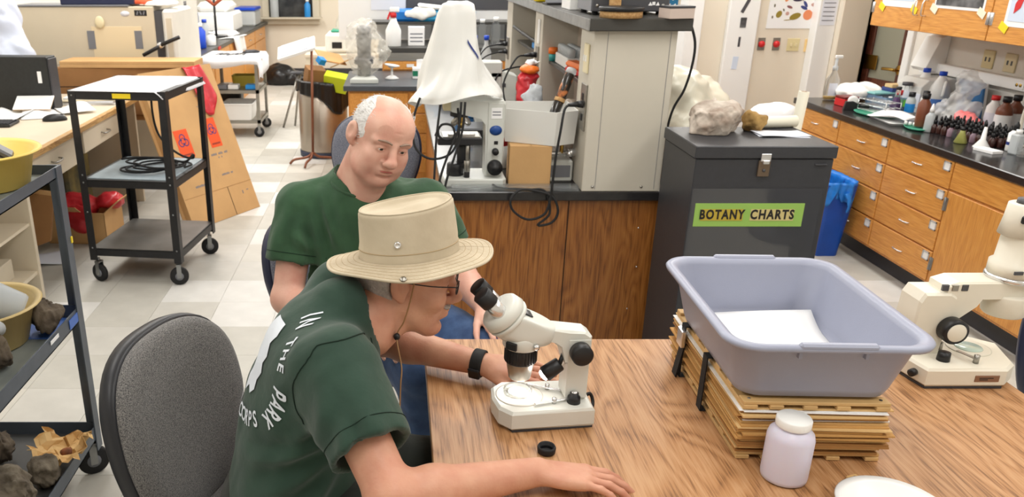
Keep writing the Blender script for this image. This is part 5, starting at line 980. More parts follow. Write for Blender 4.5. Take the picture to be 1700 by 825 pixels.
for dx in (0, .025): MB(MSl @ T(.06 + dx, .70, .0005)).prism([(-.004, 0), (.004, 0), (.004, .05), (.011, .05), (0, .075), (-.011, .05), (-.004, .05)], 0, .0006).build('arrow_mark', 'ink_grey', fc)
def drape(u, v):
    p = org + dB * (.36 + .16 * u + .10 * max(0, v - .3)) + Vector((0, 0, .002)); w = .006 * math.sin(13 * u + 3 * v)
    if v < .3: q = upB * (HB - .10 + .10 * v / .3) - dB.cross(upB) * (.075)
    else: q = upB * (HB + .012 - .36 * (v - .3) / .7 * (.75 + .25 * math.sin(3 * u + .6))) + dB.cross(upB) * (.014 + w)
    return tuple(p + q)
o = MB().grid(drape, 18, 24).build('red_waste_bag', 'red_bag', solid=.002); tag(o, 'red plastic bag draped over the flattened carton', 'bag')
# box with red bag under the desk, floor litter
t = thing('open_box', 'open brown box with a red bag inside under the desk', 'box', (-1.95, 4.98, 0), -4)
MB().box(-.18, .19, -.14, .14, 0, .006).build('base', 'cardboard', t)
for a in ((-.18, .19, -.14, -.135), (-.18, .19, .135, .14), (-.18, -.175, -.14, .14), (.185, .19, -.14, .14)): MB().box(*a, 0, .2).build('wall', 'cardboard', t)
MB(T(-.05, -.14, .2) @ R(-35, 'X')).box(-.1, .1, -.1, 0, 0, .003).build('flap', 'cardboard', t); MB(T(.19, 0, .2) @ R(-40, 'Y')).box(0, .12, -.13, .13, 0, .004).build('flap', 'cardboard', t)
s = SDF((-2.25, 4.72, .05), (-1.62, 5.25, .45), .009); s.ell((-1.98, 4.97, .2), (.14, .11, .09)); s.ell((-1.77, 4.98, .24), (.08, .09, .06)); s.ell((-1.94, 4.85, .16), (.08, .04, .1)); s.noise(.014, 32, 3); o = s.build('red_liner', 'red_bag'); tag(o, 'crumpled red plastic bag spilling out of the open box', 'bag')
t = thing('brown_sack', 'folded brown paper sack hanging below the desk', 'sack', (-1.93, 4.28, .16), 10); MB(R(90, 'X')).prism([(-.1, 0), (.05, .05), (.1, .3), (-.06, .33)], -.02, .02, inset=.003).build('body', 'cardboard_dark', t); MB(R(90, 'X')).prism([(-.06, .33), (.1, .3), (.1, .32), (-.05, .35)], -.012, .012).build('fold', 'cardboard', t)
o = MB(T(-2.05, 4.55, .003) @ R(15, 'Z')).grid(lambda u, v: ((u - .5) * .3, (v - .5) * .22, .008 + .008 * math.sin(5 * u + 3 * v)), 10, 8).build('floor_paper', 'paper_cool', solid=.001); tag(o, 'white paper lying on the floor under the desk', 'paper')
t = thing('storage_bin', 'dark mottled storage bin deep under the desk', 'bin', (-2.35, 4.97, 0)); MB().box(-.3, .25, .2, .62, .0, .52, .02).build('body', mat('mottled', (74, 76, 60), .8, c2=(130, 118, 70), vs=8), t); MB().box(-.31, .26, .19, .63, .52, .54, .005).build('lid', 'charcoal', t)
for k in range(2): tag(MB(T(-2.2, 3.5 + .25 * k, .161)).box(-.25, .3, -.1, .1, 0, .1, .003).build('file_box', 'beige_paint'), ['nearer beige file box on the low desk shelf', 'farther beige file box on the low desk shelf'][k], 'box', 'file boxes on the desk shelf')

# ================================================================= grey rack with basins and rocks
mat('rack_paint', (88, 96, 106), .42, .3, var=.1, vs=12); mat('rack_shelf', (150, 154, 146), .45, .2, var=.12, vs=5, c2=(120, 126, 124)); mat('rack_dark', (70, 70, 70), .5, .2, var=.15, vs=9); mat('blue_paint', (70, 110, 190), .45)
rk = thing('steel_rack', 'grey steel rolling rack holding yellow basins and rocks', 'rack', (0, 0, 0)); RX0, RX1, RY0, RY1 = -1.56, -1.0, 1.45, 2.43
for sx, x in ((1, RX0), (-1, RX1)):
    for sy, y in ((1, RY0), (-1, RY1)):
        MB().prism([(x + a, y + b) for a, b in lshape(.042, .004, sx, sy)], .10, 1.075).build('leg', 'rack_paint', rk); castor(rk, x + sx * .03, y + sy * .02, .052, yaw=30)
for z_, m_ in ((1.045, 'rack_shelf'), (.575, 'rack_shelf'), (.145, 'rack_dark')):
    o = pan(MB(), RX0 + .004, RX1 - .004, RY0 + .004, RY1 - .004, z_, .03 if z_ > 1 else .045, .0035).build('shelf', 'rack_paint', rk); MB().box(RX0 + .012, RX1 - .012, RY0 + .012, RY1 - .012, z_, z_ + .002).build('liner', m_, o)
    if z_ > .5 and z_ < 1: MB().box(RX1 - .14, RX1 - .012, RY1 - .17, RY1 - .012, z_ + .002, z_ + .0035).build('paint_patch', 'blue_paint', o); MB().box(RX1 - .003, RX1 - .0008 + .0, RY1 - .11, RY1 - .03, z_ + .005, z_ + .035).build('paint_smear', 'blue_paint', o)
MB().box(RX1 - .0008, RX1 + .0005, RY1 - .26, RY1 - .2, .60, .612).build('chalk_mark', 'paper', rk); MB().box(RX1 - .002, RX1 + .003, RY1 - .012, RY1 - .002, .83, .85).build('yellow_tag', 'yellow', rk)
def basin(name, label, loc, r0, r1, h_, m_, sx=1, sy=1.2, rz=0):
    t = thing(name, label, 'basin', loc, rz); MB().lathe([(r0, 0), (r0 + .008, .004), (r1 - .006, h_ - .004), (r1 + .014, h_ - .002), (r1 + .016, h_ + .003), (r1 + .012, h_ + .006), (r1 - .004, h_), (r0 + .002, .01), (.001, .008)], 40, sx=sx, sy=sy).build('bowl', m_, t)
    MB().lathe([(r1 + .0125, h_ + .006), (r1 + .017, h_ + .002)], 40, sx=sx, sy=sy, close=False).build('rim', m_, t); return t
basin('plastic_basin', 'yellow plastic basin on the rack top', (-1.165, 2.28, 1.048), .115, .15, .1, 'yellow_tub', 1.0, 1.0)
t = thing('sample_wedge', 'grey wrapped stone sample in the top basin', 'sample', (-1.15, 2.27, 1.105)); MB(R(20, 'Z') @ R(35, 'Y')).box(-.1, .07, -.035, .04, .0, .05, .01).build('slab', 'rock_grey', t); MB(R(20, 'Z') @ R(35, 'Y')).box(-.06, .05, -.02, .05, .05, .07, .006).build('cover', 'grey_dark', t)
basin('plastic_basin', 'tan plastic basin with milky containers on the middle shelf', (-1.215, 2.235, .578), .105, .15, .125, mat('tan_tub', (206, 180, 120), .4, var=.04), 1.0, 1.02)
t = thing('milky_jug', 'milky plastic jug lying in the tan basin', 'jug', (-1.145, 2.235, .70), 0); MB(R(-60, 'Y') @ R(15, 'X')).lathe([(.045, -.05), (.05, -.04), (.062, .09), (.064, .1), (.058, .1), (.046, -.035), (.001, -.04)], 24).build('body', 'milky', t); MB(R(-60, 'Y') @ R(15, 'X')).lathe([(.064, .094), (.067, .1), (.064, .106)], 24, close=False).build('rim', 'white_plastic', t)
tag(MB(T(-1.13, 2.13, .675) @ R(70, 'X') @ R(30, 'Y')).lathe([(.02, -.05), (.022, .05), (.012, .06), (.012, .075)], 16).build('milky_tube', 'milky'), 'small clear tube standing in the tan basin', 'tube')
tag(MB(T(-1.17, 2.27, .67) @ R(60, 'Y') @ R(40, 'X')).lathe([(.012, -.05), (.013, .05), (.001, .055)], 12).build('orange_pen', mat('pen_tan', (220, 170, 110), .4)), 'tan marker lying in the tan basin', 'marker')
rock('rough_rock', 'cream rough rock at the left edge of the rack top', (-1.12, 2.07, 1.048 + .045), (.055, .06, .06), 'rock_cream', 3, .14, 40, .004)
rock('rough_rock', 'brown knobbly rock beside the tan basin', (-1.065, 2.31, .578 + .05), (.05, .085, .055), 'rock_brown', 14, .22, 40, .004, 20)
rock('rough_rock', 'dark grey rock at the left frame edge on the middle shelf', (-1.12, 2.06, .578 + .05), (.06, .075, .06), 'rock_brown', 15, .2, 36, .004)
rock('rough_rock', 'large grey layered rock on the bottom shelf', (-1.125, 1.99, .148 + .075), (.075, .11, .09), 'rock_grey', 21, .24, 44, .0045, 30)
rock('rough_rock', 'upright grey rock in front of the crumpled paper', (-1.06, 2.125, .148 + .055), (.042, .05, .075), 'rock_grey', 22, .2, 36, .004, 10)
rock('rough_rock', 'small greenish rock beside the large layered rock', (-1.035, 1.97, .148 + .02), (.03, .04, .028), 'rock_cream', 23, .15, 30, .003)
rock('rough_rock', 'dark rock at the left frame edge on the bottom shelf', (-1.27, 2.23, .148 + .06), (.06, .08, .07), 'rock_brown', 25, .2, 36, .004)
mat('kraft', (222, 186, 128), .75, c2=(200, 156, 96), vs=14)
rg = random.Random(4); ph = [rg.random() * 6 for _ in range(8)]
def crumple(u, v):
    a = (u - .5); b = (v - .5); r_ = math.hypot(a, b) * 2; an = math.atan2(b, a)
    z_ = .008 + .045 * r_ ** 1.2 * (.75 + .35 * math.sin(2 * an + ph[0]) + .2 * math.sin(5 * an + ph[3])) + .016 * abs(math.sin(11 * u + ph[1] + 5 * v)) + .014 * abs(math.sin(9 * v - 6 * u + ph[2]))
    return (a * .2 * (1 - .2 * r_) + .012 * math.sin(19 * v), b * .22 * (1 - .2 * r_) + .012 * math.sin(23 * u), z_)
t = thing('crumpled_paper', 'crumpled brown kraft paper with an orange stone in it', 'paper', (-1.05, 2.235, .158)); MB().grid(crumple, 12, 12, False).build('wrapper', 'kraft', t, solid=.001); MB().ball((.012, .01, .03), (.026, .02, .014), 10).build('stone', mat('rock_rust', (150, 86, 46), .8, c2=(80, 50, 36), vs=30), t)
t = basin('small_bowl', 'lime green bowl at the bottom left frame corner', (-1.13, 1.86, .148), .05, .07, .06, 'lime', 1, 1)

# ================================================================= rear steel cart with towel
c2 = thing('steel_cart', 'stainless steel cart under a white towel at the back', 'cart', (-1.55, 8.37, 0), 0)
for sx in (-1, 1):
    for sy in (-1, 1): MB().prism([(sx * .235 + a, sy * .27 + b) for a, b in lshape(.03, .004, -sx, -sy)], .11, .76).build('leg', 'steel', c2); castor(c2, sx * .215, sy * .25, .05, yaw=15)
for z_ in (.74, .46, .17): pan(MB(), -.235, .235, -.27, .27, z_, .035, .003, down=True).build('shelf', 'steel', c2)
def towel(u, v):
    x = (u - .5) * .62; y = (v - .5) * .62; z = .765
    if x > .245: z -= (x - .245) * 2.6 * (1 + .3 * math.sin(4 * v)); x = .25 + .02 * math.sin(9 * v)
    if y < -.285: z -= (-.285 - y) * 3.2 * (1 + .25 * math.sin(6 * u)); y = -.29 - .01 * math.sin(11 * u)
    return (-1.55 + x, 8.37 + y, z + .002 * math.sin(20 * u))
o = MB().grid(towel, 26, 26).build('white_towel', 'cloth_white', solid=.004); tag(o, 'white towel draped over the steel cart', 'towel')
for k in range(11):
    o = MB(T(-1.73 + .026 * k, 8.33 + .03 * math.sin(k), .771) @ R(80 + 10 * math.sin(k * 2), 'Z')).box(-.07, .07, -.006, .006, 0, .008, .002).build('tool', 'grey_dark' if k % 3 else 'steel'); tag(o, 'dissecting tool laid in a row on the white towel', 'tool', 'tools on the white towel')
t = thing('goggles', 'black strap of goggles at the right of the tool row', 'goggles', (-1.42, 8.43, .771), 20); MB().tube(spline([(-.08, 0, .012), (-.04, .05, .012), (.04, .05, .02), (.08, 0, .012), (.03, -.03, .012), (-.05, -.03, .014)], 5, True), .009, 8, True).build('strap', 'black_plastic', t); MB().box(-.05, .05, .035, .06, .0, .03, .008).build('lens', 'grey_dark', t)
t = thing('yellow_tub', 'low yellow tub on the middle shelf of the steel cart', 'tub', (-1.5, 8.45, .461)); tub(MB(), .11, .09, .125, .1, .1, .004, .03, .035).build('tub', mat('tub_olive', (196, 180, 70), .4), t)
for k, (x, m_, lb) in enumerate([(-1.68, 'grey_plastic', 'grey flat box on the middle shelf of the steel cart'), (-1.57, 'white_plastic', 'white flat box on the middle shelf of the steel cart'), (-1.4, 'tip_blue', 'blue flat box on the middle shelf of the steel cart')]): tag(MB(T(x, 8.2, .461)).box(-.05, .05, -.06, .06, 0, .04, .004).build('flat_box', m_), lb, 'box', 'boxes on the steel cart')
t = thing('wash_tub', 'white rectangular tub on the bottom shelf of the steel cart', 'tub', (-1.53, 8.24, .171)); tub(MB(), .13, .15, .15, .17, .16, .005, .03, .035, lip=.008).build('tub', 'white_plastic', t)
t = thing('black_tray', 'black tray behind the white tub on the steel cart', 'tray', (-1.66, 8.53, .171)); tub(MB(), .1, .09, .11, .1, .22, .005, .02, .03).build('tub', 'black_plastic', t)

# ================================================================= trash can, stand, bags on the floor
tc = thing('trash_can', 'tall stainless steel trash can overflowing with cardboard', 'trash can', (-.63, 7.35, 0)); mat('can_steel', (176, 166, 154), .35, .85, var=.06, vs=3, stretch=(1, 1, .2))
MB().lathe([(.212, .05), (.214, .06), (.214, .64), (.206, .645), (.206, .07), (.001, .065)], 48, sy=.95).build('body', 'can_steel', tc); MB().lathe([(.216, 0), (.218, .05), (.2, .052)], 48, sy=.95).build('plinth', mat('plinth_blue', (44, 54, 76), .5), tc)
def lin2(u, v):
    a = 2 * math.pi * u; w = .006 * math.sin(15 * a) + .004 * math.sin(23 * a + 1); right = max(0, math.cos(a + .7)) ** 2
    if v < .3: return ((.19 + w) * math.cos(a), (.185 + w) * math.sin(a), .57 + .1 * v / .3)
    return ((.222 + w + .01 * v) * math.cos(a), (.214 + w + .01 * v) * math.sin(a), .67 - (v - .3) / .7 * (.10 + .17 * right + .02 * math.sin(5 * a)))
MB().grid(lin2, 90, 14).build('liner', mat('bag_black', (28, 27, 28), .3, bump=.5, bs=30), tc, solid=.002)
for k, (x, y_, z_, w_, d_, h_, rx, rz, m_, lb) in enumerate([(-.70, 7.36, .68, .16, .14, .17, 12, 20, 'cardboard_dark', 'dark brown cardboard box stuffed in the trash can'), (-.5, 7.2, .66, .2, .1, .14, 20, -12, 'lime', 'lime green plastic tub leaning in the trash can'), (-.56, 7.44, .84, .26, .16, .012, 28, 30, 'cardboard', 'torn cardboard flap on top of the trash'), (-.63, 7.28, .83, .07, .06, .05, 30, 40, 'tip_blue', 'pale blue packet on top of the trash'), (-.46, 7.38, .80, .2, .12, .01, -20, 50, 'cork', 'tan cardboard sheet sticking out of the trash')]):
    t = thing('discarded_item', lb, 'trash', (x, y_, z_), rz, 'trash in the steel can'); M_ = R(rx, 'X') @ R(rx * .5, 'Y'); MB(M_).box(-w_ / 2, w_ / 2, -d_ / 2, d_ / 2, -h_ / 2, h_ / 2, .004).build('panel', m_, t)
    MB(M_).box(-w_ / 2, w_ / 2, -d_ / 2 - .003, -d_ / 2, -h_ / 2, -h_ / 2 + .01).build('edge', m_, t)
st = thing('reading_stand', 'rusty brown stand with a white sloping board', 'stand', (-.70, 6.98, 0)); mat('rust', (136, 88, 66), .5, .5, var=.1)
MB().tube([(.0, 0, .09), (0.02, 0, .95)], .011, 10).build('pole', 'rust', st)
for a in (-165, -105, 10): MB().tube(spline([(0, 0, .1), (.05 * math.cos(math.radians(a)), .05 * math.sin(math.radians(a)), .06), (.16 * math.cos(math.radians(a)), .16 * math.sin(math.radians(a)), .045), (.2 * math.cos(math.radians(a)), .2 * math.sin(math.radians(a)), .01)], 5), .011, 8).build('foot', 'rust', st)
MB(T(-.1, 0, .95) @ R(-17, 'Y') @ R(18, 'X')).box(-.16, .16, -.12, .12, 0, .022, .002).build('board', 'white_plastic', st); MB(T(-.1, 0, .95) @ R(-17, 'Y') @ R(18, 'X')).box(-.13, .1, -.1, .11, .022, .03, .001).build('tray_mat', 'paper_cool', st)
t = thing('folding_stool', 'thin grey folding stand behind the white board', 'stand', (-1.0, 8.6, 0))
for a, b in (((-.16, 0, 0), (.02, .0, .55)), ((-.05, .1, 0), (.03, .06, .55)), ((.1, 0, .05), (.0, 0, .55))): MB().tube([a, b], .011, 8).build('leg', 'steel', t)
MB().box(-.06, .06, -.04, .08, .55, .57, .004).build('seat', 'grey_dark', t)
s = SDF((-1.95, 11.2, 0), (-1.0, 12.3, .5), .016); s.ell((-1.6, 11.8, .12), (.22, .25, .16)); s.ell((-1.35, 11.8, .08), (.2, .22, .1)); s.noise(.02, 22, 2); s.plane((0, 0, .002), (0, 0, -1)); tag(s.build('black_sack', 'bag_black'), 'black garbage bag slumped on the floor by the far wall', 'bag')

# ================================================================= peninsula bench behind the island, raised ledge, rear shelf
pb = thing('peninsula_bench', 'low wooden bench with a dark top behind the bald man', 'bench', (0, 0, 0))
MB().box(-.34, 1.6, 6.15, 6.98, 0, .742).build('body', 'cab_wood_v', pb); MB().box(-.375, 1.62, 6.12, 6.99, .742, .78, .004).build('top', mat('slate_top', (72, 76, 82), .35, var=.08), pb)
for k in range(3):
    for j in range(4): MB().box(-.33 + .45 * k, .10 + .45 * k, 6.138, 6.15, .13 + .15 * j, .275 + .15 * j, .003).build('drawer', 'cab_wood', pb)
rl = thing('raised_bench', 'taller bench with a grey steel ledge and a labelled drawer', 'bench', (0, 0, 0)); MB().box(-.1, 1.6, 7.0, 7.7, 0, .86).build('body', 'cab_wood_v', rl)
MB().box(-.14, 1.62, 6.985, 7.72, .925, .965, .003).build('ledge_top', 'slab_dark', rl); MB().box(-.13, 1.61, 6.99, 7.71, .86, .925).build('steel_apron', 'steel', rl)
for k in range(3): 
    d_ = MB().box(-.09 + .5 * k, .39 + .5 * k, 6.988, 7.0, .79, .855, .002).build('drawer', 'cab_wood', rl); MB().box(.10 + .5 * k, .16 + .5 * k, 6.986, 6.988, .81, .835).build('card', 'paper', d_)
# bagged microscope on the peninsula
bm = thing('bagged_microscope', 'dark microscope wrapped in a clear plastic bag on the low bench', 'microscope', (-.23, 6.45, .781)); MB().prism([(-.1, -.22), (.11, -.22), (.08, -.04), (-.07, -.04)], 0, .035, inset=.006).build('base', 'scope_grey', bm)
MB().box(-.05, .05, -.05, .05, .03, .30, .01).build('column', 'grey_dark', bm); MB().box(-.07, .07, -.14, .06, .13, .17, .008).build('stage', 'grey_dark', bm); MB().cyl((0, -.05, .22), (0, -.05, .34), .05, .06, 20).build('head', 'grey_dark', bm); MB().ball((0, -.06, .37), (.055, .055, .04)).build('top_cap', 'grey_plastic', bm)
s = SDF((-.5, 6.1, .79), (.06, 6.75, 1.3), .009); s.ell((-.24, 6.43, 1.0), (.12, .15, .2), k=.05); s.ell((-.24, 6.42, 1.14), (.09, .11, .09), k=.05); s.ell((-.14, 6.43, .98), (.09, .1, .1), k=.05); s.noise(.022, 34, 7); o = s.build('plastic_bag', mat('clear_bag', (236, 232, 220), .2, alpha=.32, bump=.7, bs=22), bm, origin=(-.23, 6.45, .781))
t = thing('round_mirror', 'small white double dish stand on the low bench', 'dish stand', (-.02, 6.5, .781)); MB().lathe([(.05, 0), (.055, .004), (.03, .02), (.008, .03), (.008, .08), (.03, .09)], 28).build('base', 'white_plastic', t); MB(T(0, 0, .1) @ R(8, 'Y')).lathe([(.02, -.012), (.058, 0), (.06, .006), (.05, .006), (.001, .0)], 28).build('upper_dish', 'white_plastic', t)
t = thing('tissue_box', 'white and green tissue box on the low bench', 'tissue box', (.2, 6.55, .781)); MB().box(-.06, .06, -.05, .05, 0, .08, .002).build('box', 'paper', t); MB().box(-.061, -.02, -.051, -.05, .02, .06).build('green_panel', 'jug_green', t); MB(T(0, 0, .08)).prism([(-.03, -.01), (.03, -.01), (.01, .02)], 0, .06).build('tissue', 'paper', t)
t = thing('trigger_bottle', 'white spray bottle with a red trigger on the steel ledge', 'spray bottle', (-.01, 7.1, .966)); MB().lathe([(.06, 0), (.064, .006), (.064, .13), (.03, .2), (.022, .23)], 24, sx=1, sy=.7).build('body', 'white_plastic', t); MB().lathe([(.026, .23), (.026, .26), (.015, .27)], 16).build('collar', 'red', t); MB().box(-.03, .05, -.02, .02, .27, .31, .008).build('head', 'white_plastic', t); MB(T(-.03, 0, .25) @ R(20, 'Y')).box(-.012, .004, -.01, .01, -.04, .04, .003).build('trigger', 'red', t)
t = thing('white_carton', 'white carton with grey print on the steel ledge', 'box', (.19, 7.2, .966)); MB().box(-.075, .06, -.05, .05, 0, .15, .002).build('body', 'paper', t)
for k in range(3): MB().box(-.06, .045, -.0508, -.05, .03 + .03 * k, .04 + .03 * k).build('print', 'ink_grey', t)
rs = thing('rear_shelf', 'narrow dark shelf of supplies above the steel ledge', 'shelving', (0, 0, 0)); MB().box(-.22, 1.6, 7.4, 7.7, 1.118, 1.14, .002).build('board', 'slab_dark', rs); MB().box(-.5, 1.6, 7.72, 7.76, .966, 1.6).build('back_panel', 'trim_white', rs)
for x in (.34, 1.0): MB().box(x - .01, x + .01, 7.42, 7.72, .966, 1.118).build('bracket', 'grey_plastic', rs)
MB().box(.1, 1.6, 7.71, 7.72, 1.22, 1.32).build('dark_rail', 'grey_dark', rs)
t = thing('blue_pack', 'blue plastic pack of supplies on the rear shelf', 'pack', (.25, 7.52, 1.141)); MB().box(-.27, .45, -.1, .1, 0, .10, .02).build('pack', mat('pack_blue', (20, 110, 190), .3, c2=(60, 170, 220), vs=6, vlo=.5, vhi=.6), t); MB(T(.1, -.02, .10) @ R(6, 'Y')).box(-.15, .3, -.1, .12, 0, .03, .012).build('white_wrap', 'white_bag', t)
s = SDF((0, 7.3, 1.0), (.5, 7.6, 1.3), .01); s.ell((.22, 7.41, 1.21), (.13, .03, .05)); s.noise(.012, 35, 3); tag(s.build('white_film', 'white_bag'), 'white plastic film hanging over the blue pack', 'film')
t = thing('orange_hook', 'orange clip hanging from the rear shelf edge', 'clip', (.42, 7.39, 1.13)); MB().box(-.02, .1, -.006, .004, 0, .022, .002).build('arm', 'orange', t); MB(R(15, 'Y')).box(-.02, .01, -.006, .004, -.06, .01, .002).build('hook', 'orange', t)
for k, (x, y_, h_, m_, cm, lb) in enumerate([(.62, 7.3, .26, 'milky', 'cap_blue', 'milky bottle with a blue cap right of the dust cover'), (.75, 7.35, .2, 'clear', 'white_plastic', 'clear bottle right of the dust cover'), (.86, 7.3, .22, 'clear', 'white_plastic', 'second clear bottle right of the dust cover')]): simple_bottle('ledge_bottle', lb, x, y_, h_, .04, m_, cm, 'bottles on the steel ledge', .966)
# table with instruments farther back on the left of the ledge
rt = thing('rear_table', 'pale table carrying instruments by the far aisle', 'table', (-.55, 8.9, 0)); MB().box(-.35, .5, -.4, .4, .72, .75, .003).build('top', 'laminate', rt)
for a in (-.32, .46):
    for b in (-.37, .37): MB().box(a - .02, a + .02, b - .02, b + .02, 0, .72).build('leg', 'beige_paint', rt)
t = thing('balance', 'white instrument with a dark display and teal top on the rear table', 'instrument', (-.5, 8.75, .751)); MB().box(-.2, .16, -.15, .15, 0, .2, .03).build('body', 'machine_white', t); MB().box(-.13, -.03, -.153, -.15, .05, .11).build('display', 'ink', t); MB().box(-.14, .06, -.12, .1, .2, .225, .008).build('teal_top', 'green_tray', t); MB().lathe([(.06, .225), (.05, .3), (.02, .38), (.018, .42)], 20, T(-.04, 0, 0)).build('flask', 'clear', t)
t = thing('white_bath', 'cream instrument with a flat white lid on the rear table', 'instrument', (-.17, 8.9, .751)); MB().box(-.16, .2, -.2, .2, 0, .33, .01).build('body', 'beige_paint', t); MB().box(-.19, .23, -.22, .22, .33, .36, .008).build('lid', 'trim_white', t)
s = SDF((-.5, 8.6, 1.08), (.1, 9.2, 1.5), .012); s.ell((-.2, 8.9, 1.22), (.13, .12, .10)); s.noise(.02, 30, 8); s.plane((0, 0, 1.112), (0, 0, -1)); tag(s.build('bundle', 'white_bag'), 'white plastic bundle on the cream instrument', 'bundle')
simple_bottle('lidded_bottle', 'blue capped bottle on the cream instrument', .0, 8.85, .2, .04, 'milky', 'cap_blue', None, 1.112)
tag(MB(T(.09, 7.72 - .004, 1.14)).box(-.3, .12, -.001, .001, .08, .5).build('wall_notice', 'paper_cool'), 'white notice sheets on the rear panel', 'notice')
# ================================================================= work table
TZ = .74
tb = thing('work_table', 'large oak laminate table in the foreground', 'table', (0, 0, 0))
MB().box(.075, 1.415, .95, 1.92, TZ - .032, TZ, .0015).build('top', 'table_oak', tb)
for x in (.12, 1.37):
    for y in (1.0, 1.87): MB().box(x - .02, x + .02, y - .02, y + .02, 0, TZ - .032, .003).build('leg', 'black_metal', tb)
MB().box(.14, 1.35, 1.84, 1.86, .63, TZ - .032).build('apron', 'charcoal', tb)

# ================================================================= office chairs
def tweed(name, a, b):
    m = mat(name, a, .95, c2=b, vs=420, vdet=2, vlo=.3, vhi=.7, bump=.35, bs=500, sheen=.2, bdist=.002); return m
tweed('tweed_grey', (50, 50, 52), (130, 127, 124)); tweed('tweed_blue', (70, 74, 92), (140, 142, 152)); mat('chair_black', (28, 29, 34), .42); mat('chair_navy', (34, 40, 66), .45)
def chair(label, bx, by, a, ztop=1.05, w=.42, h=.42, fab='tweed_grey', rim='chair_black', seat=True, tilt=10):
    n = Vector((math.cos(math.radians(a)), -math.sin(math.radians(a)), 0)); t = thing('office_chair', label, 'chair', (bx + n.x * .27, by + n.y * .27, 0), 0, 'grey office chairs')
    L = T(-n.x * .27, -n.y * .27, ztop - h / 2) @ R(-a, 'Z') @ R(-tilt, 'Y')      # local: +x front, y width, z up
    def outline(s, k=0):
        P = []
        for i in range(64):
            th = 2 * math.pi * i / 64; c_, s_ = math.cos(th), math.sin(th); q = (abs(c_) ** 2.7 + abs(s_) ** 2.7) ** (-1 / 2.7)
            y, z = q * c_ * w / 2 * s, q * s_ * h / 2 * s; y *= 1 - .14 * max(0, -z / (h / 2)) + .02 * (z / (h / 2)); P.append((y, z))
        return P
    def shell(mb, layers):
        vs = []; fs = []
        for s, x in layers: vs += [(x + .035 * (y / (w / 2)) ** 2 * 1.0, y, z) for y, z in outline(s)]
        N = 64
        for i in range(len(layers) - 1):
            for k in range(N): k2 = (k + 1) % N; fs.append((i * N + k, i * N + k2, (i + 1) * N + k2, (i + 1) * N + k))
        fs += [tuple(range(N))[::-1], tuple((len(layers) - 1) * N + k for k in range(N))]; mb.add(vs, fs, True); return mb
    shell(MB(L), [(.6, -.052), (.9, -.045), (.985, -.03), (1.0, -.01), (.99, .004), (.97, .008)]).build('back_shell', rim, t)
    fr = MB(L); shell(fr, [(.955, .0), (.965, .012), (.95, .024), (.88, .036), (.7, .043), (.4, .046), (.1, .047)]); fr.build('backrest', fab, t)
    MB(L @ T(0, 0, 0)).tube([(-.05, 0, -h * .2), (-.06, 0, -h / 2 - .02), (-.03, 0, -h / 2 - .16)], .022, 10).build('back_bar', rim, t)
    sz = .47; S_ = R(-a, 'Z')
    def seat_layers(mb, ls):
        vs = []; fs = []; N = 56
        for s, z in ls:
            for i in range(N):
                th = 2 * math.pi * i / N; c_, s_ = math.cos(th), math.sin(th); q = (abs(c_) ** 3 + abs(s_) ** 3) ** (-1 / 3); vs.append((q * c_ * .235 * s, q * s_ * .235 * s, z - .02 * max(0, c_) ** 3))
        for i in range(len(ls) - 1):
            for k in range(N): k2 = (k + 1) % N; fs.append((i * N + k, i * N + k2, (i + 1) * N + k2, (i + 1) * N + k))
        fs += [tuple(range(N))[::-1], tuple((len(ls) - 1) * N + k for k in range(N))]; mb.add(vs, fs, True); return mb
    seat_layers(MB(S_), [(.85, sz - .07), (.98, sz - .06), (1, sz - .045), (.98, sz - .035)]).build('seat_pan', rim, t); seat_layers(MB(S_), [(.97, sz - .04), (1.0, sz - .02), (.97, sz - .005), (.85, sz + .006), (.4, sz + .008)]).build('seat', fab, t)
    MB(S_).tube([(-.03, .1, sz - .08), (-.02, .22, sz - .085), (-.02, .27, sz - .08)], .007, 8).build('lever', 'black_plastic', t)
    MB().cyl((0, 0, .1), (0, 0, sz - .06), .026, n=16).build('column', 'black_metal', t); MB(S_).box(-.26, -.0, -.03, .03, sz - .1, sz - .07, .004).build('back_bracket', rim, t)
    for k in range(5):
        an = math.radians(72 * k - a + 18); MB().tube([(0, 0, .11), (.15 * math.cos(an), .15 * math.sin(an), .1), (.28 * math.cos(an), .28 * math.sin(an), .075)], [.03, .024, .016], 8, flat=.7).build('base_arm', rim, t); castor(t, .28 * math.cos(an), .28 * math.sin(an), .028, yaw=math.degrees(an) + 90, hub='black_plastic')
    return t
chair('grey tweed office chair the hatted man sits on', -.50, 1.63, 20, .905, .45, .46)
chair('bluish grey office chair the bald man sits on', -.30, 2.70, 40, .845, .42, .38, 'tweed_blue', 'chair_navy')
chair('grey office chair standing by the island behind the bald man', -.08, 3.74, 100, 1.0, .42, .4, 'tweed_blue', 'chair_navy')
chair('grey office chair cut by the right frame edge beyond the table', 1.885, 2.06, 75, .84, .42, .4, 'tweed_blue', 'chair_navy')

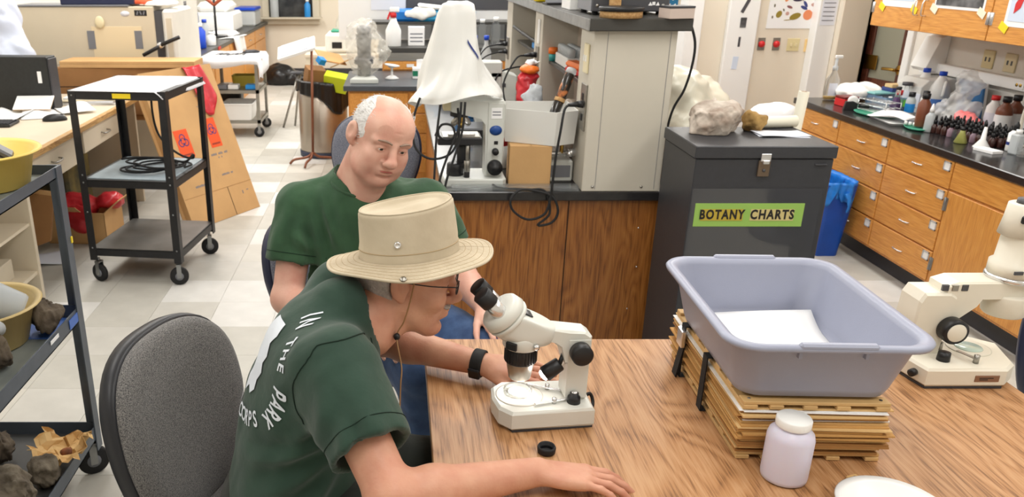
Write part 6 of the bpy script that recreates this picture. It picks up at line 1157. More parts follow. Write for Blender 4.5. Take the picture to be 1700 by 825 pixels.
# ================================================================= stereo microscope in use
mat('scope_white', (214, 214, 206), .36, var=.02, vs=6); mat('stage_glow', (250, 246, 240), .4)
sm = thing('stereo_microscope', 'light grey stereo microscope the hatted man looks into', 'microscope', (.31, 1.545, TZ + .001), 4)
MB().prism([(-.075, -.072), (.10, -.062), (.103, .062), (-.075, .066), (-.098, .045), (-.104, 0), (-.098, -.045)], .003, .046, inset=.006).build('base', 'scope_white', sm)
MB().prism([(-.073, -.07), (.098, -.06), (.101, .06), (-.073, .064), (-.1, 0)], 0, .004).build('base_foot', 'charcoal', sm)
MB().lathe([(.05, .046), (.05, .0475), (.047, .048), (.001, .048)], 40, T(-.045, .003, 0)).build('stage_plate', mat('frosted', (236, 230, 220), .35, trans=.2), sm)
pdh = thing('petri_dish', 'shallow glass dish on the lit microscope stage', 'dish', (.31 - .048, 1.55, TZ + .0495)); MB().lathe([(.028, 0), (.03, .001), (.031, .010), (.0295, .010), (.028, .002), (.001, .002)], 36).build('dish', 'glass', pdh); MB().lathe([(.022, .002), (.02, .004), (.001, .005)], 24).build('sample', mat('sample_white', (240, 236, 230), .6), pdh)
MB().prism([(.045, -.027), (.09, -.027), (.09, .027), (.045, .027)], .046, .19, inset=.006).build('post', 'scope_white', sm)
for s in (-1, 1): MB(T(.02, s * .028 - .008, .05) @ R(-20 * s - 6, 'Z')).box(-.045, .03, -.004, .004, .0, .003, .001).build('stage_clip', 'chrome', sm); MB(T(.0 + .02, s * .03 - .006, .046)).lathe([(.005, 0), (.005, .012), (.001, .013)], 12).build('clip_post', 'chrome', sm)
b = MB(T(.062, -.035, .046)); b.lathe([(.014, 0), (.013, .014), (.009, .016), (.009, .022), (.001, .023)], 18); b.build('light_switch', 'black_plastic', sm); MB(T(.062, -.035, .069)).lathe([(.007, -.002), (.006, .002), (.001, .003)], 14).build('switch_cap', 'chrome', sm)
blk = MB(R(90, 'X')); blk.prism([(.04, .13), (.093, .13), (.093, .19), (.08, .20), (.045, .205), (-.005, .212), (-.02, .205), (-.02, .185), (.012, .18), (.03, .165)], -.026, .026, inset=.005); blk.build('focus_block', 'scope_white', sm)
for s in (-1, 1): MB(T(.066, s * .026, .163) @ R(-90 * s, 'X')).lathe([(.012, 0), (.012, .008), (.0225, .009), (.0225, .03), (.019, .033), (.001, .033)], 28).build('focus_knob', 'black_plastic', sm)
hx = -.048
MB(T(hx, 0, 0)).lathe([(.020, .09), (.023, .093), (.029, .127), (.029, .13), (.001, .13)], 32).build('objective', 'steel', sm); MB(T(hx, 0, 0)).lathe([(.031, .129), (.033, .131), (.033, .163), (.031, .165)], 36).build('zoom_ring', mat('ribbed', (34, 32, 32), .5, bump=.3, bs=40), sm)
for k in range(30): MB(T(hx, 0, 0) @ R(12 * k, 'Z')).box(.032, .0342, -.0012, .0012, .133, .161).build('rib', 'black_plastic', sm)
MB(T(hx, 0, 0)).lathe([(.036, .164), (.039, .168), (.040, .185), (.037, .197), (.001, .20)], 36).build('head_ring', 'scope_white', sm)
MB(T(hx + .022, -.035, .178) @ R(90, 'X')).lathe([(.006, 0), (.006, .008), (.001, .009)], 12).build('set_screw', 'chrome', sm); MB(T(hx - .026, -.030, .178) @ R(-40, 'Z')).box(-.012, .012, -.006, 0, -.008, .008, .001).build('scale_plate', 'black_plastic', sm)
s = SDF((-.2, -.07, .12), (.07, .07, .36), .003)      # wedge body: rounded casting cut by flat faces
s.ell((hx + .005, 0, .215), (.062, .043, .05), R(35, 'Y'), 0); s.cone((hx - .03, 0, .225), (hx + .035, 0, .20), .042, .034, .02); s.plane((hx - .03, 0, .226), (-.69, 0, .72)); s.plane((hx, 0, .24), (.42, 0, .9), .004); s.plane((hx, 0, .172), (0, 0, -1), .003); s.plane((hx, -.039, 0), (0, -1, 0), .006); s.plane((hx, .039, 0), (0, 1, 0), .006); s.build('wedge_body', 'scope_white', sm, smooth=2)
tdir = Vector((-.69, 0, .72)); t0 = Vector((hx - .03, 0, .226)); MB().cyl(t0 - tdir * .006, t0 + tdir * .004, .045, .047, 40, .002).build('turret_base', 'scope_white', sm); MB().cyl(t0 + tdir * .004, t0 + tdir * .034, .0475, .044, 40, .006).build('turret', 'scope_white', sm)
MB(T(hx + .006, 0, .2385) @ R(25, 'Y')).box(-.012, .012, -.016, .016, .0, .002, .0005).build('name_plate', 'black_plastic', sm); MB(T(hx + .006, 0, .2403) @ R(25, 'Y')).box(-.003, .003, -.011, .010, .0003, .0007).build('plate_mark', 'grey_plastic', sm)
for s_ in (-1, 1):
    a0 = t0 + tdir * .03 + Vector((0, s_ * .0245, 0)); dd_ = tdir
    MB().cyl(a0, a0 + dd_ * .032, .0165, .0165, 24).build('eyepiece_tube', 'chrome', sm); MB().cyl(a0 + dd_ * .030, a0 + dd_ * .062, .0185, .0195, 24, .002).build('eyepiece', 'black_plastic', sm)
lampm = mat('lamp_white', (255, 244, 235), .5, emit=30.0)
ilh = MB(T(-.002, -.025, .108) @ R(-38, 'Y')); ilh.cyl((0, 0, 0), (.04, 0, 0), .017, .015, 20, .002); ilh.build('lamp_housing', 'black_plastic', sm); MB(T(-.002, -.025, .108) @ R(-38, 'Y')).ball((-.002, 0, 0), (.006, .012, .012)).build('lamp_bulb', 'lamp_white', sm)
MB().tube([(.028, -.025, .13), (.04, -.01, .15)], .005, 8).build('lamp_arm', 'black_plastic', sm)
sl = bpy.data.lights.new('stage_lamp_light', 'SPOT'); sl.energy = 1.6; sl.color = (1, .93, .86); sl.spot_size = 1.2; sl.spot_blend = .6; sl.shadow_soft_size = .008
so = bpy.data.objects.new('stage_lamp_light', sl); COL.objects.link(so); so.parent = sm; so.location = (-.012, -.025, .098); so.rotation_euler = (Vector((-.036, .025, -.05))).to_track_quat('-Z', 'Y').to_euler()
cord('lamp_cord', 'black power lead curving from the microscope base', [(.405, 1.57, .765), (.425, 1.585, .768), (.432, 1.58, .752), (.425, 1.56, .746), (.41, 1.545, .746)], .004)
t = thing('rubber_eyecup', 'black rubber eyecup ring lying on the table', 'eyecup', (.300, 1.397, TZ + .001)); MB().lathe([(.014, 0), (.0175, .002), (.0185, .012), (.0165, .016), (.0145, .014), (.0125, .003)], 28).build('ring', 'black_rubber', t); MB().lathe([(.0125, .003), (.0115, .006), (.0125, .009)], 28, close=False).build('inner_lip', 'black_plastic', t)

# ================================================================= cream microscope at the right
mat('scope_cream', (228, 222, 206), .36, var=.02)
m2 = thing('zoom_microscope', 'cream stereo microscope standing behind the grey tub', 'microscope', (1.315, 1.755, TZ + .001), 0)
MB().prism([(-.115, -.10), (.065, -.10), (.10, -.07), (.13, .035), (.06, .1), (-.07, .125), (-.135, .0)], .004, .05, inset=.006).build('base', 'scope_cream', m2); MB().prism([(-.113, -.098), (.063, -.098), (.127, .033), (-.07, .12), (-.133, 0)], 0, .005).build('base_foot', 'charcoal', m2)
MB().box(-.005, .05, -.1015, -.099, .018, .034, .0005).build('badge', mat('badge_tan', (150, 120, 100), .35, .6), m2); MB().box(.004, .036, -.1019, -.1014, .0265, .0285).build('badge_mark', 'ink', m2); MB().box(.005, .024, -.1019, -.1014, .0225, .0245).build('badge_mark', 'ink', m2)
MB().lathe([(.047, .05), (.047, .0515), (.044, .052), (.001, .052)], 36, T(.045, .01, 0)).build('stage_ring', 'scope_cream', m2); MB().lathe([(.03, .0522), (.029, .0535), (.001, .0538)], 30, T(.045, .01, 0)).build('stage_glass', mat('stage_green', (196, 214, 202), .1, coat=.5), m2)
MB(R(90, 'X')).prism([(-.12, .045), (-.045, .045), (-.03, .19), (-.045, .20), (-.105, .20), (-.115, .18)], -.06, .02, inset=.006).build('column', 'scope_cream', m2)
for s_, y_ in ((-1, -.02), (1, .06)): 
    o = MB(T(-.035, y_, .115) @ R(-90 * s_, 'X')).lathe([(.012, 0), (.03, .002), (.03, .026), (.027, .03), (.001, .03)], 32).build('focus_knob', 'black_plastic', m2); MB(T(-.035, y_ + s_ * .03, .115) @ R(-90 * s_, 'X')).lathe([(.022, 0), (.021, .001), (.001, .0015)], 28).build('knob_cap', 'scope_cream', o)
MB(R(90, 'X')).prism([(-.06, .13), (-.02, .13), (.02, .16), (.035, .185), (.14, .185), (.14, .225), (-.03, .225), (-.06, .215)], -.055, .015, inset=.006).build('arm', 'scope_cream', m2)
for k in range(3): MB().box(-.07 + .022 * k, -.055 + .022 * k, -.017, -.01, .205, .22, .001).build('arm_button', 'grey_dark' if k != 1 else 'steel', m2)
MB(T(.11, .02, 0)).lathe([(.052, .222), (.057, .226), (.057, .232), (.053, .236)], 36).build('clamp_ring', 'chrome', m2)
MB(T(.11, .02, 0)).lathe([(.04, .135), (.045, .14), (.052, .185), (.05, .19)], 36).build('objective', 'scope_cream', m2); MB(T(.11, .02, 0)).lathe([(.054, .236), (.054, .262), (.046, .268), (.043, .33), (.043, .335)], 36).build('zoom_body', 'scope_cream', m2)
MB(T(.095, .02, .0)).lathe([(.041, .33), (.036, .37), (.034, .40), (.03, .402), (.001, .402)], 32).build('photo_tube', 'scope_cream', m2); MB(T(.095, .02, 0)).lathe([(.02, .402), (.019, .412), (.001, .413)], 24).build('tube_cap', 'grey_dark', m2)
MB().box(.065, .085, -.022, -.012, .365, .383, .003).build('lock_screw', 'black_plastic', m2); MB().box(.07, .09, -.034, -.03, .25, .258, .0005).build('scale_plate', 'grey_dark', m2)
MB(R(90, 'X')).prism([(.13, .25), (.24, .27), (.27, .33), (.22, .38), (.15, .34)], -.06, .03, inset=.012).build('binocular_head', 'scope_cream', m2)
for s_ in (-.045, .015): MB().cyl((.22, s_ + .005, .345), (.30, s_ + .005, .40), .018, n=20).build('eyepiece', 'scope_cream', m2)
MB(T(.165, -.03, .262) @ R(90, 'X')).lathe([(.01, 0), (.021, .006), (.021, .026), (.001, .028)], 24).build('zoom_knob', 'black_plastic', m2)
MB(T(-.055, -.055, .05)).lathe([(.014, 0), (.013, .02), (.001, .021)], 18).build('light_switch', 'black_plastic', m2); MB(T(-.125, -.07, .028) @ R(-60, 'Z') @ R(90, 'X')).lathe([(.009, 0), (.009, .012), (.001, .013)], 14).build('dimmer', 'black_plastic', m2)
for x, y_ in ((-.03, -.0), (.01, -.07)): MB(T(x, y_, .05)).lathe([(.006, 0), (.006, .02), (.001, .021)], 12).build('clip_post', 'steel', m2); 
MB(T(.0, -.06, .062) @ R(-70, 'Z')).box(-.03, .02, -.004, .004, 0, .002).build('stage_clip', 'steel', m2)

# ================================================================= plant press under the grey tub
px0, px1, py0, py1 = .672, .945, 1.372, 1.82
pp = thing('plant_press', 'wooden plant press stacked with cardboard and strapped in black', 'plant press', (.81, 1.595, TZ + .001), -2)
hw, hd = .138, .225; mat('press_slat', (206, 168, 112), .6, var=.08, vs=10, stretch=(1, .2, 1)); rg = random.Random(2)
def lattice(z0):
    for k, x in enumerate((-hw + .014, -.075, -.012, .05, hw - .014)):
        MB().box(x - .013, x + .013, -hd, hd, z0, z0 + .008, .001).build('slat', 'press_slat', pp)
    for k in range(7):
        y = -hd + .016 + k * (2 * hd - .032) / 6; MB().box(-hw, hw, y - .013, y + .013, z0 + .008, z0 + .015, .001).build('slat', 'press_slat', pp)
        for x in (-hw + .014, hw - .014): MB(T(x, y, z0 + .015)).lathe([(.0035, 0), (.003, .001), (.0003, .0014)], 8).build('rivet', 'steel' if rg.random() < .5 else 'black_metal', pp)
lattice(0); z = .0155; cms = [mat('corr_%d' % i, c, .85, var=.06) for i, c in enumerate([(196, 150, 88), (180, 134, 76), (206, 166, 106), (164, 118, 66), (214, 178, 122)])]
while z < .110:
    th = rg.choice((.0032, .0036, .004, .0028)); white = rg.random() < .16; th = .0016 if white else th; ox, oy = rg.uniform(-.006, .006), rg.uniform(-.008, .008); e = rg.uniform(-.004, .006)
    MB(R(rg.uniform(-1.2, 1.2), 'Z')).box(-hw - e + ox, hw + e + ox, -hd - e + oy, hd + e + oy, z, z + th).build('card_sheet', 'paper' if white else rg.choice(cms), pp); z += th + .0004
ztop = z; lattice(ztop)
ZP = ztop + .015
for y, sag in ((-.03, 0), (.125, 1)):
    st_ = MB(); st_.box(-hw - .012, hw + .012, y - .013, y + .013, ZP, ZP + .0025); st_.box(-hw - .0125, -hw - .010, y - .013, y + .013, .0, ZP + .002); st_.box(hw + .010, hw + .0125, y - .013, y + .013, 0, ZP + .002); st_.box(-hw - .012, hw + .012, y - .013, y + .013, -.0005, .0)
    o = st_.build('strap', mat('webbing', (24, 24, 26), .8, bump=.3, bs=300), pp)
    if sag: MB(T(-hw - .014, y, ZP - .02)).box(-.006, .004, -.018, .018, -.03, .012, .002).build('buckle', 'chrome', o); MB(T(-hw - .018, y, 0) @ R(8, 'Y')).box(-.004, 0, -.014, .014, .0, ZP - .04).build('loose_end', 'webbing', o)
# grey bus tub
mat('tub_grey', (150, 154, 172), .38, var=.03, vs=4, bump=.05, bs=400)
gt = thing('bus_tub', 'grey plastic tub resting on the plant press', 'tub', (.808, 1.575, TZ + .001 + ZP + .004), -2)
def rounded(w, d, r, z, n=8): return [(x, y, z) for x, y in rrect(w, d, r, n)]
RG = [rounded(.128, .178, .03, 0), rounded(.142, .192, .04, .004), rounded(.148, .198, .042, .02), rounded(.172, .222, .05, .118), rounded(.174, .224, .05, .119), rounded(.186, .236, .058, .117), rounded(.192, .242, .062, .119), rounded(.194, .244, .063, .126), rounded(.190, .240, .06, .131), rounded(.180, .230, .054, .131), rounded(.171, .221, .048, .126), rounded(.168, .218, .046, .118), rounded(.146, .196, .04, .02), rounded(.138, .188, .034, .006), rounded(.12, .17, .03, .004)]
N = len(RG[0]); b = MB(); fs = [tuple(range(N))[::-1], tuple((len(RG) - 1) * N + k for k in range(N))]
for i in range(len(RG) - 1):
    for k in range(N): k2 = (k + 1) % N; fs.append((i * N + k, i * N + k2, (i + 1) * N + k2, (i + 1) * N + k))
b.add([p for r_ in RG for p in r_], fs, True).build('shell', 'tub_grey', gt)
for yy, sy in ((-.244, -1), (.244, 1)): MB().box(-.07, .07, min(yy, yy - .014 * sy), max(yy, yy - .014 * sy) + .002, .124, .136, .004).build('grip', 'tub_grey', gt)
for x in (-.06, .06): MB(T(x, -.215, .1)).box(-.003, .003, -.012, .0, .0, .02).build('rib', 'tub_grey', gt)
o = MB(T(.81, 1.60, TZ + ZP + .0125) @ R(-7, 'Z')).grid(lambda u, v: ((u - .5) * .25, (v - .5) * .30, .001 + (.05 * max(0, v - .72) ** 1.5 * 3 * u) + .002 * math.sin(3 * u)), 14, 14).build('paper_stack', 'paper', solid=.002); tag(o, 'white paper lying inside the grey tub', 'paper')
# bottle, bowl, clip
t = thing('plastic_bottle', 'translucent white plastic bottle with a screw lid', 'bottle', (.732, 1.315, TZ + .001)); mat('hdpe', (222, 218, 236), .35, sss=.25, trans=.12)
MB().lathe([(.036, 0), (.0405, .003), (.0415, .01), (.0415, .088), (.039, .098), (.030, .107), (.027, .109), (.027, .116)], 40).build('body', 'hdpe', t); MB().lathe([(.0305, .112), (.031, .114), (.031, .126), (.029, .129), (.001, .1295)], 40).build('lid', 'white_plastic', t)
t = thing('paper_plate', 'white round dish at the bottom frame edge', 'dish', (.865, 1.19, TZ + .001)); MB().lathe([(.05, 0), (.055, .003), (.078, .02), (.09, .024), (.09, .027), (.076, .023), (.052, .006), (.001, .005)], 44).build('dish', 'white_plastic', t); MB().lathe([(.09, .0242), (.0925, .0255), (.09, .027)], 44, close=False).build('rim', 'white_plastic', t)
t = thing('wood_clip', 'small wooden peg lying near the bottom edge', 'peg', (.86, 1.305, TZ + .001), 20); MB().box(-.012, .012, -.008, .008, 0, .006, .001).build('peg', 'press_slat', t); MB(T(.002, 0, .006)).lathe([(.003, 0), (.0025, .001), (.0003, .0014)], 8).build('rivet', 'steel', t)
# ================================================================= people
def skin_mat(name, a, b, spot):
    m = mat(name, a, .48, c2=b, vs=16, vdet=5, vlo=.32, vhi=.7, sss=.06, bump=.2, bs=190, bdist=.002); return m
skin_mat('skin_fair', (222, 178, 158), (208, 150, 132), 0); skin_mat('skin_tan', (208, 158, 130), (190, 130, 106), 0)
mat('hair_white', (226, 224, 222), .7, var=.1, vs=90, bump=.9, bs=240, stretch=(1, 1, .35)); mat('hair_grey', (176, 168, 162), .7, var=.15, vs=90, bump=.9, bs=240)
def cloth(name, a, b, vs=9): return mat(name, a, .92, c2=b, vs=vs, vdet=6, bump=.35, bs=26, sheen=.15, bdist=.006, vlo=.3, vhi=.75)
cloth('shirt_green', (40, 70, 48), (56, 90, 60)); cloth('shirt_dark', (33, 56, 45), (42, 67, 54)); cloth('jeans', (44, 66, 104), (70, 96, 136), 22); cloth('trousers', (34, 38, 34), (46, 50, 44)); mat('hat_cloth', (184, 170, 146), .9, c2=(200, 187, 163), vs=14, bump=.3, bs=40, vlo=.3, vhi=.7)
mat('hat_brim', (178, 163, 138), .9, c2=(196, 182, 157), vs=14, bump=.7, bs=90); mat('eye_white', (226, 216, 208), .2); mat('iris', (70, 62, 50), .15); mat('pupil', (12, 12, 12), .1); mat('brow_hair', (150, 128, 112), .8, bump=.8, bs=200); mat('lip', (186, 104, 94), .45); mat('shoe', (40, 38, 36), .6); mat('lens', (240, 245, 246), .03, trans=1, alpha=.35); mat('leather', (150, 112, 72), .6)
class Ori:
    """local frame of a head or hand: columns forward, left, up"""
    def __init__(s, c, f, u, k=1.0):
        f = Vector(f).normalized(); u = Vector(u); l = u.cross(f).normalized(); u = f.cross(l); s.c = Vector(c); s.k = k; s.w = 1.0; s.nose = 1.0
        s.M = Matrix((f, l, u)).transposed()
    def p(s, x, y, z): return s.c + s.M @ (Vector((x, y, z)) * s.k)
    def rot(s, deg=0, ax='Y'): return s.M.to_4x4() @ R(deg, ax)
    def m4(s): M = s.M.to_4x4(); M.translation = s.c; return M @ Matrix.Scale(s.k, 4)
def head(S_, o, jaw=1.0, heavy=0.0, mouth=0.0, wr=True):
    k = o.k; E = lambda c, r, kk=.02, rot=None, op='u': S_.ell(o.p(c[0], c[1] * o.w, c[2]), [r[0] * k, r[1] * k * o.w, r[2] * k], rot or o.M.to_4x4(), kk, op)
    C = lambda a, b, r0, r1, kk=.012, op='u': S_.cone(o.p(a[0], a[1] * o.w, a[2]), o.p(b[0], b[1] * o.w, b[2]), r0 * k, r1 * k, kk, op)
    E((-.014, 0, .034), (.098, .078, .088), .0)                                   # cranium
    E((.03, 0, .045), (.058, .066, .06), .03)                                     # forehead
    E((.022, 0, -.03), (.066, .064 * jaw, .062), .03); E((.034, 0, -.075), (.056, .052 * jaw, .048), .03)
    C((-.01, .052 * jaw, -.055), (.062, .02, -.108), .02, .017, .02); C((-.01, -.052 * jaw, -.055), (.062, -.02, -.108), .02, .017, .02)   # jaw line
    E((.074, 0, -.108), (.021, .025, .018), .016)                                 # chin
    for s in (-1, 1):
        E((.062, s * .044, -.03), (.026, .024, .024), .02)                        # cheek
        C((.083, s * .014, .024), (.07, s * .05, .024), .0115, .012, .012)        # brow ridge
        E((.097, s * .032, .004), (.016, .019, .012), .012, None, 's')            # eye socket
        E((.0745, s * .0325, .003), (.0150, .0165, .0135), .004)                  # lid globe
        E((.094, s * .0325, .0015), (.016, .0135, .0038), .002, None, 's')        # lid slit
        E((.1005, s * .0125 * o.nose, -.036), (.012, .0085, .009), .006)                   # nostril wing
        C((.104, s * .017, -.03), (.086, s * .034, -.068), .0022, .0022, .006, 's')  # nasolabial fold
        if heavy: E((.035, s * .05, -.082), (.038, .024, .034), .03); E((.066, s * .04, -.055), (.022, .02, .022), .02)
    C((.088, 0, .018), (.112, 0, -.026), .0085 * o.nose, .0115 * o.nose, .01); E((.113, 0, -.03), (.0125 * o.nose, .0125 * o.nose, .0115 * o.nose), .008); E((.102, 0, -.041), (.008, .012, .004), .006)  # nose
    E((.084, 0, -.066), (.017, .028, .018), .014)                                 # mouth mound
    E((.097, 0, -.0595), (.0075, .021, .0052), .005); E((.0955, 0, -.071), (.0075, .019, .0056), .005)
    E((.106, 0, -.0655 - mouth * .5), (.013, .0235, .0013 + mouth), .002, None, 's'); E((.093, 0, -.088), (.012, .022, .006), .008, None, 's')
    if wr:
        for z in (.062, .074): C((.092, .035, z + .002), (.092, -.035, z), .0012, .0012, .004, 's')
    for s in (-1, 1):                                                             # ears
        er = o.M.to_4x4() @ R(-10, 'Y') @ R(s * -26, 'Z'); E((-.016, s * .087, -.003), (.0215, .0095, .035), .003, er); E((-.010, s * .0965, .003), (.0115, .0075, .022), .002, er, 's'); E((-.008, s * .081, -.034), (.010, .007, .010), .005, er); E((.0, s * .083, -.008), (.005, .005, .008), .004, er)
def hand(S_, w, f, up, side, k=1.0, curl=(8, 12, 10), spread=4, thumb=35, lift=0):
    """palm down; side=+1 when the thumb lies to the left of the finger direction (a right hand)"""
    o = Ori(w, f, up, k); kn = []
    lat = (.030, .0105, -.0095, -.0285); fl = (.088, .092, .087, .078); L = ((.040, .025, .020), (.044, .028, .021), (.041, .026, .020), (.032, .019, .018)); rr = (.0094, .0096, .009, .008)
    S_.ell(o.p(.045, 0, -.002), (.052 * k, .036 * k, .0150 * k), o.M.to_4x4(), .012)
    for i in range(4):
        y = side * lat[i]; S_.cone(o.p(.0, y * .55, 0), o.p(fl[i], y, .002), .0125 * k, .0112 * k, .012)
        an = math.radians(curl[0] * (-1 if lift else 1) * .3); yaw = math.radians(side * (1.5 - i) * spread); p = Vector((fl[i], y, .002)); a = -math.radians(-6)
        for j in range(3):
            a -= math.radians(curl[j]); d = Vector((math.cos(a) * math.cos(yaw), math.cos(a) * math.sin(yaw), math.sin(a))); q = p + d * L[i][j]
            S_.cone(o.p(*p), o.p(*q), rr[i] * (1 - .09 * j) * k, rr[i] * (.9 - .1 * j) * k, .003 if j else .006); p = q
    p = Vector((.018, side * .024, -.004)); a = math.radians(thumb)
    for j, (ln, r0, r1) in enumerate(((.042, .0145, .0115), (.032, .0108, .0098), (.025, .0096, .0075))):
        d = Vector((math.cos(a), side * math.sin(a), -.18)); q = p + d * ln; S_.cone(o.p(*p), o.p(*q), r0 * k, r1 * k, .008 if j == 0 else .003); p = q; a -= math.radians(9)
    return o
def arm(S_, sh, el, wr, r=(.052, .047, .042, .031), flat=True):
    el = Vector(el); sh = Vector(sh); wr = Vector(wr); S_.cone(sh, el, r[0], r[1] * .92, .02); m = el.lerp(wr, .28); S_.cone(el, m, r[1] * .93, r[2], .02); S_.cone(m, wr, r[2], r[3] * .82, .02)
    S_.ell(el, (r[1] * .9,) * 3, None, .015)
def joined(name, parts, m, parent, origin, smooth=1):
    Vs, Fs, n = [], [], 0
    for s in parts: V, F = s.mesh(smooth); Vs.append(V); Fs.append(F + n); n += len(V)
    V = np.concatenate(Vs) - np.array(origin); F = np.concatenate(Fs); me = bpy.data.meshes.new(name); me.vertices.add(len(V)); me.vertices.foreach_set('co', V.astype(np.float32).ravel()); me.loops.add(F.size); me.loops.foreach_set('vertex_index', F.astype(np.int32).ravel())
    me.polygons.add(len(F)); me.polygons.foreach_set('loop_start', np.arange(0, F.size, 4, dtype=np.int32)); me.polygons.foreach_set('use_smooth', np.ones(len(F), bool)); me.update(calc_edges=True); me.materials.append(MATS[m])
    o = bpy.data.objects.new(name, me); COL.objects.link(o); o.parent = parent; return o
def off(M, origin): return T(*[-v for v in origin]) @ M
def eyes(o, par, origin, look=(0, 0)):
    for s in (-1, 1):
        M = off(o.m4(), origin) @ T(.0735, s * .0325 * o.w, .003) @ R(look[0], 'Z') @ R(look[1], 'Y'); e = MB(M).ball((0, 0, 0), .0137, 20).build('eye', 'eye_white', par)
        MB(M @ T(.0122, 0, 0) @ R(90, 'Y')).lathe([(.0062, 0), (.005, .0012), (.001, .0018)], 16).build('iris', 'iris', e); MB(M @ T(.0138, 0, 0) @ R(90, 'Y')).lathe([(.0027, 0), (.0015, .0006), (.0003, .0007)], 12).build('pupil', 'pupil', e)
def brows(o, par, origin, m):
    for s in (-1, 1): MB(off(o.m4(), origin)).tube(spline([(.0965, s * .012 * o.w, .027), (.095, s * .030 * o.w, .034), (.079, s * .051 * o.w, .027)], 5), [.0036] * 3 + [.0044] * 5 + [.0034] * 2 + [.0015], 8, flat=.7).build('eyebrow', m, par)
def folds(S_, pts, r=.006, amp=.012):
    for a, b in pts: S_.cone(a, b, r, r * .5, amp)

# ---------------------------------------------------------------- man in the tan hat, bent over the microscope
O1 = (-.24, 1.53, 0)
p1 = thing('person', 'man in a tan brimmed hat and dark green T-shirt bending to a microscope', 'person', O1)
h1 = Ori((.030, 1.612, 1.036), (.98, -.06, -.19), (.2, .06, 1), .95)
A = SDF((-.16, 1.48, .85), (.19, 1.75, 1.2), .0024); head(A, h1, .98)
nb = Vector((-.085, 1.545, .945)); A.cone(h1.p(-.022, 0, -.045), nb, .050, .060, .02); A.cone(h1.p(.01, 0, -.09), (-.045, 1.55, .925), .028, .045, .02); A.cone(h1.p(.0, .02, -.10), (-.06, 1.56, .92), .006, .008, .02); A.cone(h1.p(-.01, -.045, -.05), (-.03, 1.52, .925), .010, .010, .016)
B = SDF((-.36, 1.08, .44), (.47, 1.98, 1.06), .0034)
SHR, ELR, WRR = (-.115, 1.375, .935), (-.005, 1.185, .79), (.262, 1.277, .778); SHL, ELL, WRL = (-.12, 1.71, .945), (-.035, 1.80, .80), (.205, 1.69, .785)
B.ell((-.20, 1.53, .68), (.09, .13, .16)); B.ell((-.16, 1.53, .84), (.08, .14, .12)); B.cone((-.13, 1.53, .9), nb, .08, .055)
arm(B, SHR, ELR, WRR, (.05, .046, .041, .032)); hand(B, WRR, (.98, -.10, -.10), (.08, .1, 1), 1, 1.0, (10, 18, 14), 5, 30)
arm(B, SHL, ELL, WRL, (.045, .043, .041, .032)); hand(B, WRL, (.99, -.14, -.10), (.1, -.35, 1), -1, .95, (8, 10, 8), 3, 32)
joined('body', [A, B], 'skin_tan', p1, O1)
eyes(h1, p1, O1); brows(h1, p1, O1, 'hair_grey')
s = SDF((-.15, 1.48, .9), (.2, 1.75, 1.2), .003); s.ell(h1.p(-.024, 0, .012), [v * .95 for v in (.103, .087, .10)], h1.M.to_4x4(), 0); s.plane(h1.p(.0, 0, 0), h1.M @ Vector((1, 0, .2))); s.plane(h1.p(0, 0, -.066), h1.M @ Vector((.4, 0, -1))); s.ell(h1.p(-.005, .08, -.01), (.03, .04, .042), h1.M.to_4x4(), .004, 's'); s.ell(h1.p(-.005, -.08, -.01), (.03, .04, .042), h1.M.to_4x4(), .004, 's'); s.plane(h1.p(0, 0, .002), h1.M @ Vector((0, 0, 1))); s.noise(.0015, 160, 3, 2); s.build('hair', 'hair_grey', p1, origin=O1)
s = SDF(h1.p(.09, .0, -.06) - Vector((.04, .04, .03)), h1.p(.09, .0, -.06) + Vector((.04, .04, .03)), .002); s.ell(h1.p(.094, 0, -.052), (.011, .026, .0065), h1.M.to_4x4(), 0); s.noise(.0012, 260, 3, 2); s.build('moustache', 'hair_grey', p1, origin=O1)
# shirt
S1 = SDF((-.42, 1.12, .42), (.12, 1.93, 1.10), .0042)
S1.ell((-.215, 1.53, .57), (.145, .185, .14), None, .05).ell((-.20, 1.53, .70), (.132, .178, .15), None, .06).ell((-.172, 1.53, .83), (.125, .185, .14), R(18, 'Y'), .06).ell((-.14, 1.535, .915), (.11, .175, .085), R(25, 'Y'), .06)
S1.cone((-.13, 1.53, .93), (-.095, 1.545, .985), .085, .065, .05)
def sleeve(sh, el, f0, f1, r0, r1): a = Vector(sh); b = Vector(el); S1.cone(a, a.lerp(b, f1), r0, r1, .05)
sleeve(SHR, ELR, 0, .80, .088, .079); sleeve(SHL, ELL, 0, .7, .082, .074)

S1.noise(.004, 22, 5, 3); S1.noise(.004, 40, 35, 2, (1, .8, .45))
for sh, el, fr, rr in ((SHR, ELR, .66, .062), (SHL, ELL, .62, .058)):
    a = Vector(sh); b = Vector(el); d = (b - a).normalized(); c = a + (b - a) * fr
    w = S1._win(np.array(c + d * .11) - .13, np.array(c + d * .11) + .13)
    sl, (X, Y, Z) = w; pl = (X - c.x) * d.x + (Y - c.y) * d.y + (Z - c.z) * d.z; rad = np.sqrt(np.maximum((X - c.x) ** 2 + (Y - c.y) ** 2 + (Z - c.z) ** 2 - pl ** 2, 0)); S1.d[sl] = np.where(rad < .14, np.maximum(S1.d[sl], pl), S1.d[sl])
    S1.cone(c - d * .03, c + d * .05, rr, rr + .004, .002, 's')
S1.cone((-.083, 1.548, .96), h1.p(-.02, 0, -.03), .0655, .075, .004, 's'); S1.ell((-.015, 1.56, .965), (.06, .062, .045), R(-20, 'Y'), .01, 's')
